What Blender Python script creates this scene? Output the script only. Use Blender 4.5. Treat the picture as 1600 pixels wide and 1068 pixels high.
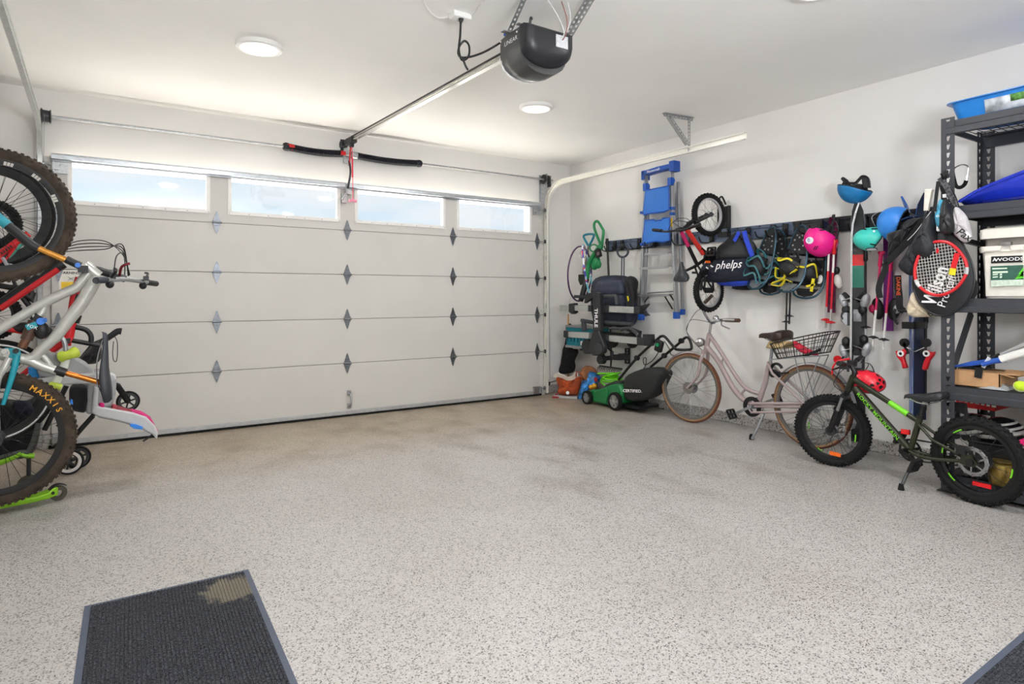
import bpy, bmesh, math, random
from mathutils import Vector as V, Matrix, Quaternion
random.seed(7)
for o in list(bpy.data.objects): bpy.data.objects.remove(o)
SC = bpy.context.scene
COL = SC.collection
PI = math.pi
# ------------------------------------------------------------------ camera
F_PX, YAW, HOR, CAM_H = 978.4, 0.58639, 461.0, 1.238      # for a 1600 x 1068 frame
cam = bpy.data.cameras.new('camera'); camo = bpy.data.objects.new('camera', cam); COL.objects.link(camo)
camo.location = (0, 0, CAM_H); camo.rotation_euler = (PI/2, 0, -YAW)
cam.sensor_width = 36; cam.lens = F_PX*36/1600; cam.shift_y = (HOR-534)/1600
cam.clip_start = .05; cam.clip_end = 300
SC.camera = camo
# ------------------------------------------------------------------ colour management
SC.view_settings.view_transform = 'Standard'; SC.view_settings.look = 'None'
SC.view_settings.exposure = 0.28; SC.view_settings.gamma = 1; SC.view_settings.use_curve_mapping = False
SC.cycles.max_bounces = 12; SC.cycles.diffuse_bounces = 8; SC.cycles.glossy_bounces = 4
SC.cycles.transparent_max_bounces = 12; SC.cycles.sample_clamp_indirect = 25
SC.cycles.caustics_reflective = False; SC.cycles.caustics_refractive = False
# ------------------------------------------------------------------ room numbers
XL, XR, YF, YB, ZC = -.93, 5.15, 6.38, -1.6, 2.92        # walls left, right, door side, back; ceiling
DX0, DW, DY = -0.30, 4.88, 6.27                           # garage door
# ------------------------------------------------------------------ world: bright hazy sky
def lin(c):
    if isinstance(c, str): c = [int(c[i:i+2], 16) for i in (0, 2, 4)]
    out = []
    for x in c[:3]:
        x = x/255
        out.append(x/12.92 if x <= .04045 else ((x+.055)/1.055)**2.4)
    return tuple(out) + (1,)
wd = bpy.data.worlds.new('sky'); SC.world = wd; wd.use_nodes = True
nt = wd.node_tree; bg = nt.nodes['Background']
tc = nt.nodes.new('ShaderNodeTexCoord'); mp = nt.nodes.new('ShaderNodeMapping'); mp.inputs['Scale'].default_value = (3, 3, 11)
nz = nt.nodes.new('ShaderNodeTexNoise'); nz.inputs['Scale'].default_value = 1.3; nz.inputs['Detail'].default_value = 5
cr = nt.nodes.new('ShaderNodeValToRGB')
cr.color_ramp.elements[0].position = .36; cr.color_ramp.elements[0].color = (.66, .85, 1.0, 1)
cr.color_ramp.elements[1].position = .62; cr.color_ramp.elements[1].color = (.93, .97, 1.0, 1)
nt.links.new(tc.outputs['Generated'], mp.inputs['Vector']); nt.links.new(mp.outputs[0], nz.inputs['Vector'])
nt.links.new(nz.outputs['Fac'], cr.inputs[0]); nt.links.new(cr.outputs[0], bg.inputs['Color'])
bg.inputs['Strength'].default_value = 0.82
# ------------------------------------------------------------------ sun, falling on the drive outside
sl = bpy.data.lights.new('sun', 'SUN'); sl.energy = 60; sl.angle = .01; sl.color = (1, .985, .96)
so = bpy.data.objects.new('sun', sl); COL.objects.link(so); so.rotation_euler = (math.radians(42), 0, math.radians(200))
# ------------------------------------------------------------------ ceiling lamps (the lamps' own light; discs are built further down)
LAMPS = [(.916, 4.457), (3.267, 4.527), (.916, 1.9), (3.267, 1.9), (.916, -.6), (3.267, -.6)]  # the last four are unseen, added to light the room
for (lx, ly) in LAMPS:
    L = bpy.data.lights.new('lamp_light', 'AREA'); L.shape = 'DISK'; L.size = .21; L.energy = 15; L.color = (1, .985, .965)
    lo = bpy.data.objects.new('lamp_light', L); COL.objects.link(lo); lo.location = (lx, ly, ZC-.034)

# added fill lamp behind the viewer, aimed up and forward to brighten the room
fl = bpy.data.lights.new('fill_light', 'AREA'); fl.shape = 'DISK'; fl.size = .9; fl.energy = 105; fl.color = (.93, .97, 1.03); fl.spread = math.radians(170)
fo = bpy.data.objects.new('fill_light', fl); COL.objects.link(fo); fo.location = (.9, -1.1, 1.7); fo.rotation_euler = (math.radians(180-38), 0, math.radians(-33))

# ------------------------------------------------------------------ from a pixel of the photograph to a point of the room
_s, _c = math.sin(YAW), math.cos(YAW)
CAMP = V((0, 0, CAM_H))
def ray(px, py):
    a = (px-800)/F_PX; b = (HOR-py)/F_PX
    return V((_s+a*_c, _c-a*_s, b))
def onx(px, py, x): d = ray(px, py); return CAMP + d*(x/d.x)
def ony(px, py, y): d = ray(px, py); return CAMP + d*(y/d.y)
def onz(px, py, z=0.): d = ray(px, py); return CAMP + d*((z-CAM_H)/d.z)
def wl(px, py, d=.1): return onx(px, py, XR-d)           # at distance d from the right wall
class Plane:                                             # a vertical plane through a and b (floor points)
    def __init__(s, a, b):
        s.o = V(a); s.u = (V(b)-V(a)); s.u.z = 0; s.u.normalize(); s.n = V((-s.u.y, s.u.x, 0))
        if s.n.dot(CAMP-s.o) < 0: s.n = -s.n            # n looks at the viewer's side
        s.z = V((0, 0, 1))
    def __call__(s, px, py, off=0.):
        d = ray(px, py); o = s.o + s.n*off
        return CAMP + d*((o-CAMP).dot(s.n)/d.dot(s.n))

# ------------------------------------------------------------------ materials
_M = {}
def mat(name, color, rough=.5, metal=0., var=.06, nscale=30., bump=0., bscale=200., emit=0., alpha=1., trans=0., spec=.5, coat=0., sheen=0.):
    if name in _M: return _M[name]
    m = bpy.data.materials.new(name); m.use_nodes = True; t = m.node_tree; b = t.nodes['Principled BSDF']
    c = lin(color); N = t.nodes.new; L = t.links.new
    b.inputs['Roughness'].default_value = rough; b.inputs['Metallic'].default_value = metal
    b.inputs['Specular IOR Level'].default_value = spec
    if coat: b.inputs['Coat Weight'].default_value = coat; b.inputs['Coat Roughness'].default_value = .1
    if sheen: b.inputs['Sheen Weight'].default_value = sheen
    if var or bump:
        co = N('ShaderNodeTexCoord')
    if var:
        n = N('ShaderNodeTexNoise'); n.inputs['Scale'].default_value = nscale; n.inputs['Detail'].default_value = 3
        L(co.outputs['Object'], n.inputs['Vector'])
        r = N('ShaderNodeValToRGB'); r.color_ramp.elements[0].position = .3; r.color_ramp.elements[1].position = .7
        r.color_ramp.elements[0].color = tuple(x*(1-var*1.5) for x in c[:3]) + (1,)
        r.color_ramp.elements[1].color = tuple(min(1, x*(1+var)) for x in c[:3]) + (1,)
        L(n.outputs['Fac'], r.inputs[0]); L(r.outputs[0], b.inputs['Base Color'])
    else: b.inputs['Base Color'].default_value = c
    if bump:
        n2 = N('ShaderNodeTexNoise'); n2.inputs['Scale'].default_value = bscale; n2.inputs['Detail'].default_value = 2
        L(co.outputs['Object'], n2.inputs['Vector'])
        bp = N('ShaderNodeBump'); bp.inputs['Strength'].default_value = bump; bp.inputs['Distance'].default_value = .004
        L(n2.outputs['Fac'], bp.inputs['Height']); L(bp.outputs[0], b.inputs['Normal'])
    if emit: b.inputs['Emission Color'].default_value = c; b.inputs['Emission Strength'].default_value = emit
    if alpha < 1: b.inputs['Alpha'].default_value = alpha
    if trans: b.inputs['Transmission Weight'].default_value = trans
    _M[name] = m
    return m
black = mat('black_plastic', (17, 17, 19), .45)
blackm = mat('black_paint', (14, 14, 16), .35)
rubber = mat('tyre_rubber', (20, 20, 20), .8, bump=.3, spec=.3)
rubberd = mat('dusty_tyre_rubber', (66, 55, 44), .9, var=.35, nscale=14, bump=.4)
steel = mat('bright_steel', (168, 168, 170), .25, 1., var=.05)
galv = mat('galvanised_steel', (178, 180, 182), .38, .85, var=.12, nscale=45)
alu = mat('brushed_aluminium', (168, 170, 174), .35, .75, var=.05)
chrome = mat('chrome', (196, 196, 198), .12, 1., var=.03)
darksteel = mat('dark_steel', (70, 70, 72), .4, .8)
white = mat('white_plastic', (238, 238, 236), .4, var=.02)
whitep = mat('white_print', (240, 240, 240), .5, var=.02)
redp = mat('red_paint', (205, 24, 34), .35)
bluep = mat('bright_blue_plastic', (20, 92, 190), .42)
fabk = mat('black_fabric', (17, 18, 21), .9, var=.2, nscale=60, bump=.4, bscale=300, sheen=.15)

# ------------------------------------------------------------------ mesh builder
def rotm(axis, ang): return Matrix.Rotation(ang, 3, axis)
def spl(pts, k=6, closed=False):
    P = [V(p) for p in pts]; n = len(P); out = []
    if n < 3: return P
    rng = range(n if closed else n-1)
    for i in rng:
        if closed: a, b, c, d = P[(i-1) % n], P[i], P[(i+1) % n], P[(i+2) % n]
        else: a, b, c, d = P[max(i-1, 0)], P[i], P[i+1], P[min(i+2, n-1)]
        for j in range(k):
            t = j/k
            out.append(.5*((2*b)+(c-a)*t+(2*a-5*b+4*c-d)*t*t+(3*b-a-3*c+d)*t**3))
    if not closed: out.append(P[-1])
    return out
def perp(n):
    n = V(n).normalized(); a = V((0, 0, 1)) if abs(n.z) < .9 else V((1, 0, 0))
    u = a.cross(n).normalized(); return u, n.cross(u).normalized()
def bez2(a, b, c, k=8):
    a, b, c = V(a), V(b), V(c); return [a*(1-t)**2+b*2*t*(1-t)+c*t*t for t in [i/k for i in range(k+1)]]
class MB:
    def __init__(s): s.v = []; s.f = []; s.mi = []; s.ms = []; s.cur = 0
    def use(s, m):
        if m not in s.ms: s.ms.append(m)
        s.cur = s.ms.index(m); return s
    def add(s, vs, fs):
        k = len(s.v); s.v += [tuple(x) for x in vs]; s.f += [tuple(i+k for i in f) for f in fs]; s.mi += [s.cur]*len(fs); return s
    def box(s, c, size, R=None):
        c = V(c); hx, hy, hz = size[0]/2, size[1]/2, size[2]/2; P = []
        for x in (-hx, hx):
            for y in (-hy, hy):
                for z in (-hz, hz):
                    p = V((x, y, z)); P.append(c + (R @ p if R is not None else p))
        return s.add(P, [(0, 1, 3, 2), (4, 6, 7, 5), (0, 4, 5, 1), (2, 3, 7, 6), (0, 2, 6, 4), (1, 5, 7, 3)])
    def box2(s, a, b): a, b = V(a), V(b); return s.box((a+b)/2, [abs(x) for x in (b-a)])
    def beam(s, a, b, w, h, up=(0, 0, 1)):               # rectangular bar; w across, h along up
        a, b = V(a), V(b); d = (b-a); L = d.length; d.normalize(); up = V(up)
        x = d.cross(up)
        if x.length < 1e-4: x = d.cross(V((1, 0, 0)))
        x.normalize(); z = x.cross(d)
        R = Matrix((x, d, z)).transposed()
        return s.box((a+b)/2, (w, L, h), R)
    def tube(s, pts, r, n=8, closed=False, caps=True, flat=1., ref=None):
        P = [V(p) for p in pts]; m = len(P)
        rs = [r]*m if not hasattr(r, '__len__') else [r[0]+(r[-1]-r[0])*i/(m-1) for i in range(m)] if len(r) != m else list(r)
        T = []
        for i in range(m):
            a = P[(i-1) % m] if closed else P[max(i-1, 0)]; b = P[(i+1) % m] if closed else P[min(i+1, m-1)]
            t = b-a
            T.append(t.normalized() if t.length > 1e-9 else (T[-1] if T else V((0, 0, 1))))
        if ref is not None: u = V(ref)-T[0]*V(ref).dot(T[0]); u.normalize()
        else: u = perp(T[0])[0]
        vs = []
        for i in range(m):
            u = (V(ref) if ref is not None else u); u = u - T[i]*u.dot(T[i])
            u = u.normalized() if u.length > 1e-6 else perp(T[i])[0]
            w = T[i].cross(u)
            for j in range(n):
                a = 2*PI*j/n; vs.append(P[i] + u*math.cos(a)*rs[i] + w*math.sin(a)*rs[i]*flat)
        fs = []
        for i in range(m if closed else m-1):
            k = (i+1) % m
            for j in range(n): fs.append((i*n+j, i*n+(j+1) % n, k*n+(j+1) % n, k*n+j))
        if caps and not closed: fs += [tuple(range(n-1, -1, -1)), tuple((m-1)*n+j for j in range(n))]
        return s.add(vs, fs)
    def cyl(s, a, b, r, n=12): return s.tube([a, b], r, n)
    def ring(s, c, ax, R, r, n=32, k=8, flat=1., ang=(0, 2*PI)):   # torus; flat stretches along the axis
        ax = V(ax).normalized(); u, w = perp(ax); full = abs(ang[1]-ang[0]-2*PI) < 1e-6
        m = n if full else n+1
        pts = [V(c)+(u*math.cos(ang[0]+(ang[1]-ang[0])*i/n)+w*math.sin(ang[0]+(ang[1]-ang[0])*i/n))*R for i in range(m)]
        return s.tube(pts, r*flat, k, closed=full, flat=1/flat, ref=ax)
    def lathe(s, c, ax, prof, n=20, u=None, ang=2*PI):   # prof: (radius, height along axis)
        ax = V(ax).normalized(); c = V(c)
        if u is None: u, w = perp(ax)
        else: u = V(u); u = (u-ax*u.dot(ax)).normalized(); w = ax.cross(u)
        m = len(prof); vs = []; full = ang > 6.28; nn = n if full else n+1
        for i in range(nn):
            a = ang*i/n
            for (r, h) in prof: vs.append(c + ax*h + (u*math.cos(a)+w*math.sin(a))*r)
        fs = []
        for i in range(n):
            k = (i+1) % nn
            for j in range(m-1): fs.append((i*m+j, k*m+j, k*m+j+1, i*m+j+1))
        return s.add(vs, fs)
    def disc(s, c, ax, r, h, n=20): return s.lathe(c, ax, [(0, -h/2), (r, -h/2), (r, h/2), (0, h/2)], n)
    def ell(s, c, R3, R=None, nu=20, nv=12, v0=0., v1=PI):         # ellipsoid between polar angles
        c = V(c); vs = []; fs = []
        for j in range(nv+1):
            t = v0+(v1-v0)*j/nv
            for i in range(nu):
                a = 2*PI*i/nu; p = V((R3[0]*math.sin(t)*math.cos(a), R3[1]*math.sin(t)*math.sin(a), R3[2]*math.cos(t)))
                vs.append(c+(R @ p if R is not None else p))
        for j in range(nv):
            for i in range(nu): fs.append((j*nu+i, j*nu+(i+1) % nu, (j+1)*nu+(i+1) % nu, (j+1)*nu+i))
        return s.add(vs, fs)
    def prism(s, pts, n, th, off=0.):                    # polygon (3-D points, planar) with thickness th along n
        n = V(n).normalized(); P = [V(p)+n*off for p in pts]; m = len(P)
        A = sum(((P[i]-P[0]).cross(P[(i+1) % m]-P[0]) for i in range(m)), V((0, 0, 0)))
        if A.dot(n) < 0: P.reverse()
        vs = [p+n*th/2 for p in P]+[p-n*th/2 for p in P]
        fs = [tuple(range(m)), tuple(range(2*m-1, m-1, -1))]+[(i, m+i, m+(i+1) % m, (i+1) % m) for i in range(m)]
        return s.add(vs, fs)
    def loft(s, secs, caps=True, closed=True):
        m = len(secs); n = len(secs[0]); vs = [p for q in secs for p in q]; fs = []
        for i in range(m-1):
            for j in range(n if closed else n-1): fs.append((i*n+j, i*n+(j+1) % n, (i+1)*n+(j+1) % n, (i+1)*n+j))
        if caps and closed: fs += [tuple(range(n-1, -1, -1)), tuple((m-1)*n+j for j in range(n))]
        return s.add(vs, fs)
    def strip(s, pts, wdir, w, th=.002):                 # flat strap along pts, w wide along wdir
        P = [V(p) for p in pts]; m = len(P); secs = []
        for i in range(m):
            t = (P[min(i+1, m-1)]-P[max(i-1, 0)])
            t = t.normalized() if t.length > 1e-9 else V((0, 0, 1))
            a = V(wdir[i] if isinstance(wdir, list) else wdir); a = (a-t*a.dot(t)); a = a.normalized() if a.length > 1e-6 else perp(t)[0]
            b = t.cross(a); ww = w[i] if hasattr(w, '__len__') else w
            secs.append([P[i]+a*ww/2+b*th/2, P[i]-a*ww/2+b*th/2, P[i]-a*ww/2-b*th/2, P[i]+a*ww/2-b*th/2])
        return s.loft(secs)
    def grid(s, fn, nu, nv, wrapu=False):
        vs = [fn(i/(nu if wrapu else nu), j/nv) for j in range(nv+1) for i in range(nu if wrapu else nu+1)]; w = nu if wrapu else nu+1; fs = []
        for j in range(nv):
            for i in range(nu): fs.append((j*w+i, j*w+(i+1) % w, (j+1)*w+(i+1) % w, (j+1)*w+i))
        return s.add(vs, fs)
    def text(s, txt, o, ux, uy, size, th=.001, bold=0., shear=0., align='CENTER', sx=1., space=1., fit=0.):
        cu = bpy.data.curves.new('lettering', 'FONT'); cu.body = txt; cu.size = 1; cu.align_x = align; cu.align_y = 'CENTER'
        cu.offset = bold; cu.shear = shear; cu.resolution_u = 2; cu.space_character = space
        ob = bpy.data.objects.new('lettering', cu); COL.objects.link(ob)
        dg = bpy.context.evaluated_depsgraph_get(); me = bpy.data.meshes.new_from_object(ob.evaluated_get(dg))
        ux, uy, o = V(ux).normalized(), V(uy).normalized(), V(o); n = ux.cross(uy)
        if fit: xs_ = [v.co.x for v in me.vertices]; sx = fit/((max(xs_)-min(xs_))*size)
        vs = [o+ux*v.co.x*size*sx+uy*v.co.y*size for v in me.vertices]; k = len(vs)
        s.add([p+n*th for p in vs], [tuple(p.vertices) for p in me.polygons])
        bpy.data.objects.remove(ob); bpy.data.curves.remove(cu); bpy.data.meshes.remove(me)
        return s
    def build(s, name, m=None, parent=None, label=None, cat=None, group=None, kind=None, smooth=40, bevel=0., solid=0., sub=0, org=None):
        me = bpy.data.meshes.new(name)
        base = root_of(parent).location if parent else (V(org) if org is not None else None)
        if base is None:
            lo = [min(v[i] for v in s.v) for i in range(3)]; hi = [max(v[i] for v in s.v) for i in range(3)]
            base = V(((lo[0]+hi[0])/2, (lo[1]+hi[1])/2, lo[2]))
        me.from_pydata([(v[0]-base[0], v[1]-base[1], v[2]-base[2]) for v in s.v], [], s.f); me.update()
        ms = s.ms or [m]
        for x in ms: me.materials.append(x)
        if s.ms: me.polygons.foreach_set('material_index', s.mi)
        bm = bmesh.new(); bm.from_mesh(me); bmesh.ops.recalc_face_normals(bm, faces=bm.faces); bm.to_mesh(me); bm.free()
        if smooth:
            me.polygons.foreach_set('use_smooth', [True]*len(me.polygons)); me.set_sharp_from_angle(angle=math.radians(smooth))
        o = bpy.data.objects.new(name, me); COL.objects.link(o)
        if parent: o.parent = parent
        else: o.location = base
        if solid: q = o.modifiers.new('solid', 'SOLIDIFY'); q.thickness = solid; q.offset = 0
        if bevel: q = o.modifiers.new('bevel', 'BEVEL'); q.width = bevel; q.segments = 2; q.limit_method = 'ANGLE'
        if sub: q = o.modifiers.new('sub', 'SUBSURF'); q.levels = sub; q.render_levels = sub
        tag(o, label, cat, group, kind)
        return o
def root_of(o):
    while o.parent: o = o.parent
    return o
def tag(o, label=None, cat=None, group=None, kind=None):
    if label: o['label'] = label
    if cat: o['category'] = cat
    if group: o['group'] = group
    if kind: o['kind'] = kind
    return o
def thing(name, label, cat, loc, group=None):
    o = bpy.data.objects.new(name, None); COL.objects.link(o); o.location = V(loc); o.empty_display_size = .1
    return tag(o, label, cat, group)
def kids(o): return [c for c in bpy.data.objects if c.parent == o]
def dup(o, loc, rz=0., label=None, parent=None):
    c = o.copy(); COL.objects.link(c)
    if parent is None: c.location = V(loc); c.rotation_euler = (0, 0, rz)
    else: c.parent = parent
    if label: c['label'] = label
    for k in kids(o): dup(k, None, 0, None, c)
    return c
# ================================================================== THE ROOM
def wall_mat(name, col, bump=.12):
    return mat(name, col, .75, var=.02, nscale=1.2, bump=bump, bscale=90, spec=.25)
m_wall = wall_mat('painted_wall', (230, 228, 225)); m_ceil = wall_mat('painted_ceiling', (246, 245, 242), .06)
# floor: epoxy with stone flakes, brown staining towards the door
def floor_mat(name, stain=True, fs=1.):
    m = bpy.data.materials.new(name); m.use_nodes = True; t = m.node_tree; b = t.nodes['Principled BSDF']; N = t.nodes.new; L = t.links.new
    g = N('ShaderNodeNewGeometry')
    def vor(scale, stops, interp='CONSTANT'):
        v = N('ShaderNodeTexVoronoi'); v.inputs['Scale'].default_value = scale*fs; L(g.outputs['Position'], v.inputs['Vector'])
        sp = N('ShaderNodeSeparateColor'); L(v.outputs['Color'], sp.inputs[0])
        r = N('ShaderNodeValToRGB'); r.color_ramp.interpolation = interp
        while len(r.color_ramp.elements) < len(stops): r.color_ramp.elements.new(.5)
        for e, (p, c) in zip(r.color_ramp.elements, stops): e.position = p; e.color = lin(c)
        L(sp.outputs[0], r.inputs[0]); return r.outputs[0]
    a = vor(215, [(0, (14, 13, 15)), (.075, (96, 92, 90)), (.13, (192, 187, 181)), (.36, (214, 210, 206)), (.7, (226, 224, 222)), (.95, (206, 194, 178))])
    c2 = vor(380, [(0, (90, 87, 85)), (.1, (186, 182, 178)), (.4, (214, 211, 208)), (.75, (226, 225, 223))])
    mx = N('ShaderNodeMix'); mx.data_type = 'RGBA'; mx.inputs[0].default_value = .25; L(a, mx.inputs[6]); L(c2, mx.inputs[7])
    col = mx.outputs[2]
    if stain:
        sx = N('ShaderNodeSeparateXYZ'); L(g.outputs['Position'], sx.inputs[0])
        def noise(scale, lo, hi, det=4, sc=(1, 1, 1)):
            mpp = N('ShaderNodeMapping'); mpp.inputs['Scale'].default_value = sc; L(g.outputs['Position'], mpp.inputs[0])
            n = N('ShaderNodeTexNoise'); n.inputs['Scale'].default_value = scale; n.inputs['Detail'].default_value = det; L(mpp.outputs[0], n.inputs['Vector'])
            r = N('ShaderNodeMapRange'); r.inputs[1].default_value = lo; r.inputs[2].default_value = hi; L(n.outputs['Fac'], r.inputs[0]); return r.outputs[0]
        def rng(src, a0, a1):
            r = N('ShaderNodeMapRange'); r.interpolation_type = 'SMOOTHSTEP'; r.inputs[1].default_value = a0; r.inputs[2].default_value = a1; L(src, r.inputs[0]); return r.outputs[0]
        def mul(p, q):
            n = N('ShaderNodeMath'); n.operation = 'MULTIPLY'; L(p, n.inputs[0])
            if isinstance(q, float): n.inputs[1].default_value = q
            else: L(q, n.inputs[1])
            return n.outputs[0]
        def mixc(base, fac, colr):
            n = N('ShaderNodeMix'); n.data_type = 'RGBA'; n.blend_type = 'MULTIPLY'; L(fac, n.inputs[0]); L(base, n.inputs[6]); n.inputs[7].default_value = lin(colr); return n.outputs[2]
        near_door = rng(sx.outputs[1], 4.1, 5.7)
        col = mixc(col, mul(near_door, .75), (246, 228, 198))
        f = mul(mul(noise(2.6, .46, .74, 8), rng(sx.outputs[1], 3.6, 5.5)), .55)
        col = mixc(col, f, (170, 148, 118))
        tr = mul(mul(noise(2.8, .5, .74, 8, sc=(1.3, .6, 1)), rng(sx.outputs[1], 1.9, 3.1)), .8)
        lane = mul(rng(sx.outputs[0], 1.6, 2.5), tr)
        col = mixc(col, mul(lane, .7), (172, 158, 142))
        col = mixc(col, mul(noise(.9, .45, .8), .35), (205, 196, 184))
    hs = N('ShaderNodeHueSaturation'); hs.inputs['Saturation'].default_value = 1.0; hs.inputs['Value'].default_value = .665; L(col, hs.inputs['Color']); col = hs.outputs[0]
    b.inputs['Roughness'].default_value = .38; b.inputs['Specular IOR Level'].default_value = .45
    L(col, b.inputs['Base Color'])
    v2 = N('ShaderNodeTexNoise'); v2.inputs['Scale'].default_value = 160; L(g.outputs['Position'], v2.inputs['Vector'])
    bp = N('ShaderNodeBump'); bp.inputs['Strength'].default_value = .12; bp.inputs['Distance'].default_value = .003; L(v2.outputs['Fac'], bp.inputs['Height']); L(bp.outputs[0], b.inputs['Normal'])
    return m
m_floor = floor_mat('epoxy_flake_floor'); m_curb = floor_mat('epoxy_flake_curb', False, .5)
T = .15
MB().box2((XL-T, YB-T, -.12), (XR+T, YF, 0)).build('floor', m_floor, kind='structure', label='pale speckled epoxy flake floor with brown stains near the door')
MB().box2((XL-T, YB-T, ZC), (XR+T, YF+T, ZC+.12)).build('ceiling', m_ceil, kind='structure', label='smooth white painted ceiling of the garage')
MB().box2((XR, YB-T, 0), (XR+T, YF+T, ZC)).build('wall_right', m_wall, kind='structure', label='off white wall carrying the sports gear')
MB().box2((XL-T, YB-T, 0), (XL, YF+T, ZC)).build('wall_left', m_wall, kind='structure', label='off white side wall behind the hanging bikes')
MB().box2((XL-T, YB-T, 0), (XR+T, YB, ZC)).build('wall_back', m_wall, kind='structure', label='off white wall behind the viewer')
# wall with the big door: header and two side piers
for q0, q1, lb in (((XL, YF, 0), (DX0+.06, YF+T, ZC), 'off white wall left of the garage door'), ((DX0+DW-.06, YF, 0), (XR, YF+T, ZC), 'off white wall right of the garage door'), ((DX0+.06, YF, 2.33), (DX0+DW-.06, YF+T, ZC), 'off white wall above the garage door')):
    MB().box2(q0, q1).build('wall_front', m_wall, kind='structure', label=lb)
# concrete curbs
MB().box2((XR-.022, YB, 0), (XR+.001, YF, .1)).build('baseboard_right', m_curb, kind='structure', label='speckled concrete curb along the foot of the right wall', bevel=.006)
MB().box2((DX0+DW+.06, YF-.02, 0), (XR-.022, YF+.001, .1)).build('baseboard_front', m_curb, kind='structure', label='speckled concrete curb right of the garage door', bevel=.006)
# the drive outside
MB().box2((-14, YF+T, -.14), (18, YF+22, -.04)).build('driveway', mat('concrete_drive', (226, 222, 216), .9, var=.1, nscale=3), kind='structure', label='sunlit concrete drive outside the garage door', cat='driveway')

# ================================================================== THE SECTIONAL DOOR
m_panel = mat('door_panel_paint', (206, 204, 199), .6, var=.02, nscale=2, bump=.5, bscale=260, spec=.3)
m_edge = mat('door_frame_vinyl', (232, 231, 228), .5, var=.02)
m_jointgrey = mat('joint_grey', (158, 156, 151), .8)
ROWS = [0, .543, .996, 1.4495, 1.9025, 2.373]
door = thing('door_1', 'wide off white sectional garage door with a row of four windows', 'garage door', (DX0+DW/2, DY, 0)); door['kind'] = 'structure'
WIN = [(-.166, .837), (1.042, 2.038), (2.246, 3.236), (3.436, 4.419)]; WZ0, WZ1 = 2.01, 2.325
for i in range(5):
    z0, z1 = ROWS[i]+.0025+(.035 if i == 0 else 0), ROWS[i+1]-.0025
    p = MB(); x0, x1 = DX0, DX0+DW
    if i < 4:
        p.box2((x0, DY, z0), (x1, DY+.045, z1)); p.build('panel', m_panel, door, bevel=.003)
    else:
        xs = [x0]+[v for w_ in WIN for v in w_]+[x1]
        p.box2((x0, DY, z0), (x1, DY+.045, WZ0)); p.box2((x0, DY, WZ1), (x1, DY+.045, z1))
        for k in range(0, 10, 2): p.box2((xs[k], DY, WZ0), (xs[k+1], DY+.045, WZ1))
        p.build('panel', m_panel, door)
for r in ROWS[1:5]: MB().box2((DX0, DY+.012, r-.02), (DX0+DW, DY+.044, r+.02)).build('joint_backing', m_jointgrey, door)  # backing strips added behind the joints to stop daylight leaking through
# glazing
m_glass = bpy.data.materials.new('window_glass'); m_glass.use_nodes = True; t = m_glass.node_tree
for n in list(t.nodes): t.nodes.remove(n)
_o = t.nodes.new('ShaderNodeOutputMaterial'); _tr = t.nodes.new('ShaderNodeBsdfTransparent'); _gl = t.nodes.new('ShaderNodeBsdfGlossy'); _gl.inputs['Roughness'].default_value = .03
_mx = t.nodes.new('ShaderNodeMixShader'); _mx.inputs[0].default_value = .05
t.links.new(_tr.outputs[0], _mx.inputs[1]); t.links.new(_gl.outputs[0], _mx.inputs[2]); t.links.new(_mx.outputs[0], _o.inputs[0])
m_screw = mat('screw_heads', (150, 150, 150), .4, .6, var=0)
for (a, b) in WIN:
    f = MB(); e = .028
    for q in (((a-e, DY-.009, WZ0-e), (b+e, DY+.012, WZ0+.004)), ((a-e, DY-.009, WZ1-.004), (b+e, DY+.012, WZ1+e)), ((a-e, DY-.009, WZ0), (a+.004, DY+.012, WZ1)), ((b-.004, DY-.009, WZ0), (b+e, DY+.012, WZ1))): f.box2(*q)
    fr = f.build('window_frame', m_edge, door)
    MB().box2((a, DY+.018, WZ0), (b, DY+.024, WZ1)).build('pane', m_glass, fr)
    sc_ = MB()
    for k in range(7):
        x = a-.015+(b-a+.03)*k/6
        for z in (WZ0-.015, WZ1+.015): sc_.disc((x, DY-.01, z), (0, 1, 0), .0045, .003, 8)
    sc_.build('screws', m_screw, fr, kind='stuff')
# hinges on the three middle columns and on both ends
def hinge(x, z, w=.032, roller=0):
    h = MB(); y = DY-.006
    h.prism([(x-w, y, z+.012), (x-w*.25, y, z+.09), (x, y, z+.105), (x+w*.25, y, z+.09), (x+w, y, z+.012)], (0, 1, 0), .005)
    h.prism([(x-w, y, z-.012), (x-w*.25, y, z-.09), (x, y, z-.105), (x+w*.25, y, z-.09), (x+w, y, z-.012)], (0, 1, 0), .005)
    h.cyl((x-w*1.25, y-.012, z), (x+w*1.25, y-.012, z), .009, 10)
    for s in (-1, 1): h.box((x, y-.006, z+s*.017), (w*1.9, .014, .016))
    for s in (-1, 1):
        for k in (.03, .07): h.disc((x, y-.004, z+s*k), (0, 1, 0), .006, .005, 8)
    o = h.build('hinge', mat('hinge_steel', (128, 132, 138), .35, .85, var=.15, nscale=60), door)
    if roller:
        MB().cyl((x, y-.03, z), (x+roller*.1, y-.03, z), .006, 8).build('roller_stem', galv, o)
        MB().disc((x+roller*.1, y-.03, z), (1, 0, 0), .022, .016, 14).build('roller', mat('roller_nylon', (60, 60, 62), .5), o)
for r in ROWS[1:5]:
    for fx in (.25, .5, .75): hinge(DX0+DW*fx, r)
    hinge(DX0+DW-.045, r, .03, 1); hinge(DX0+.045, r, .03, -1)
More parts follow.
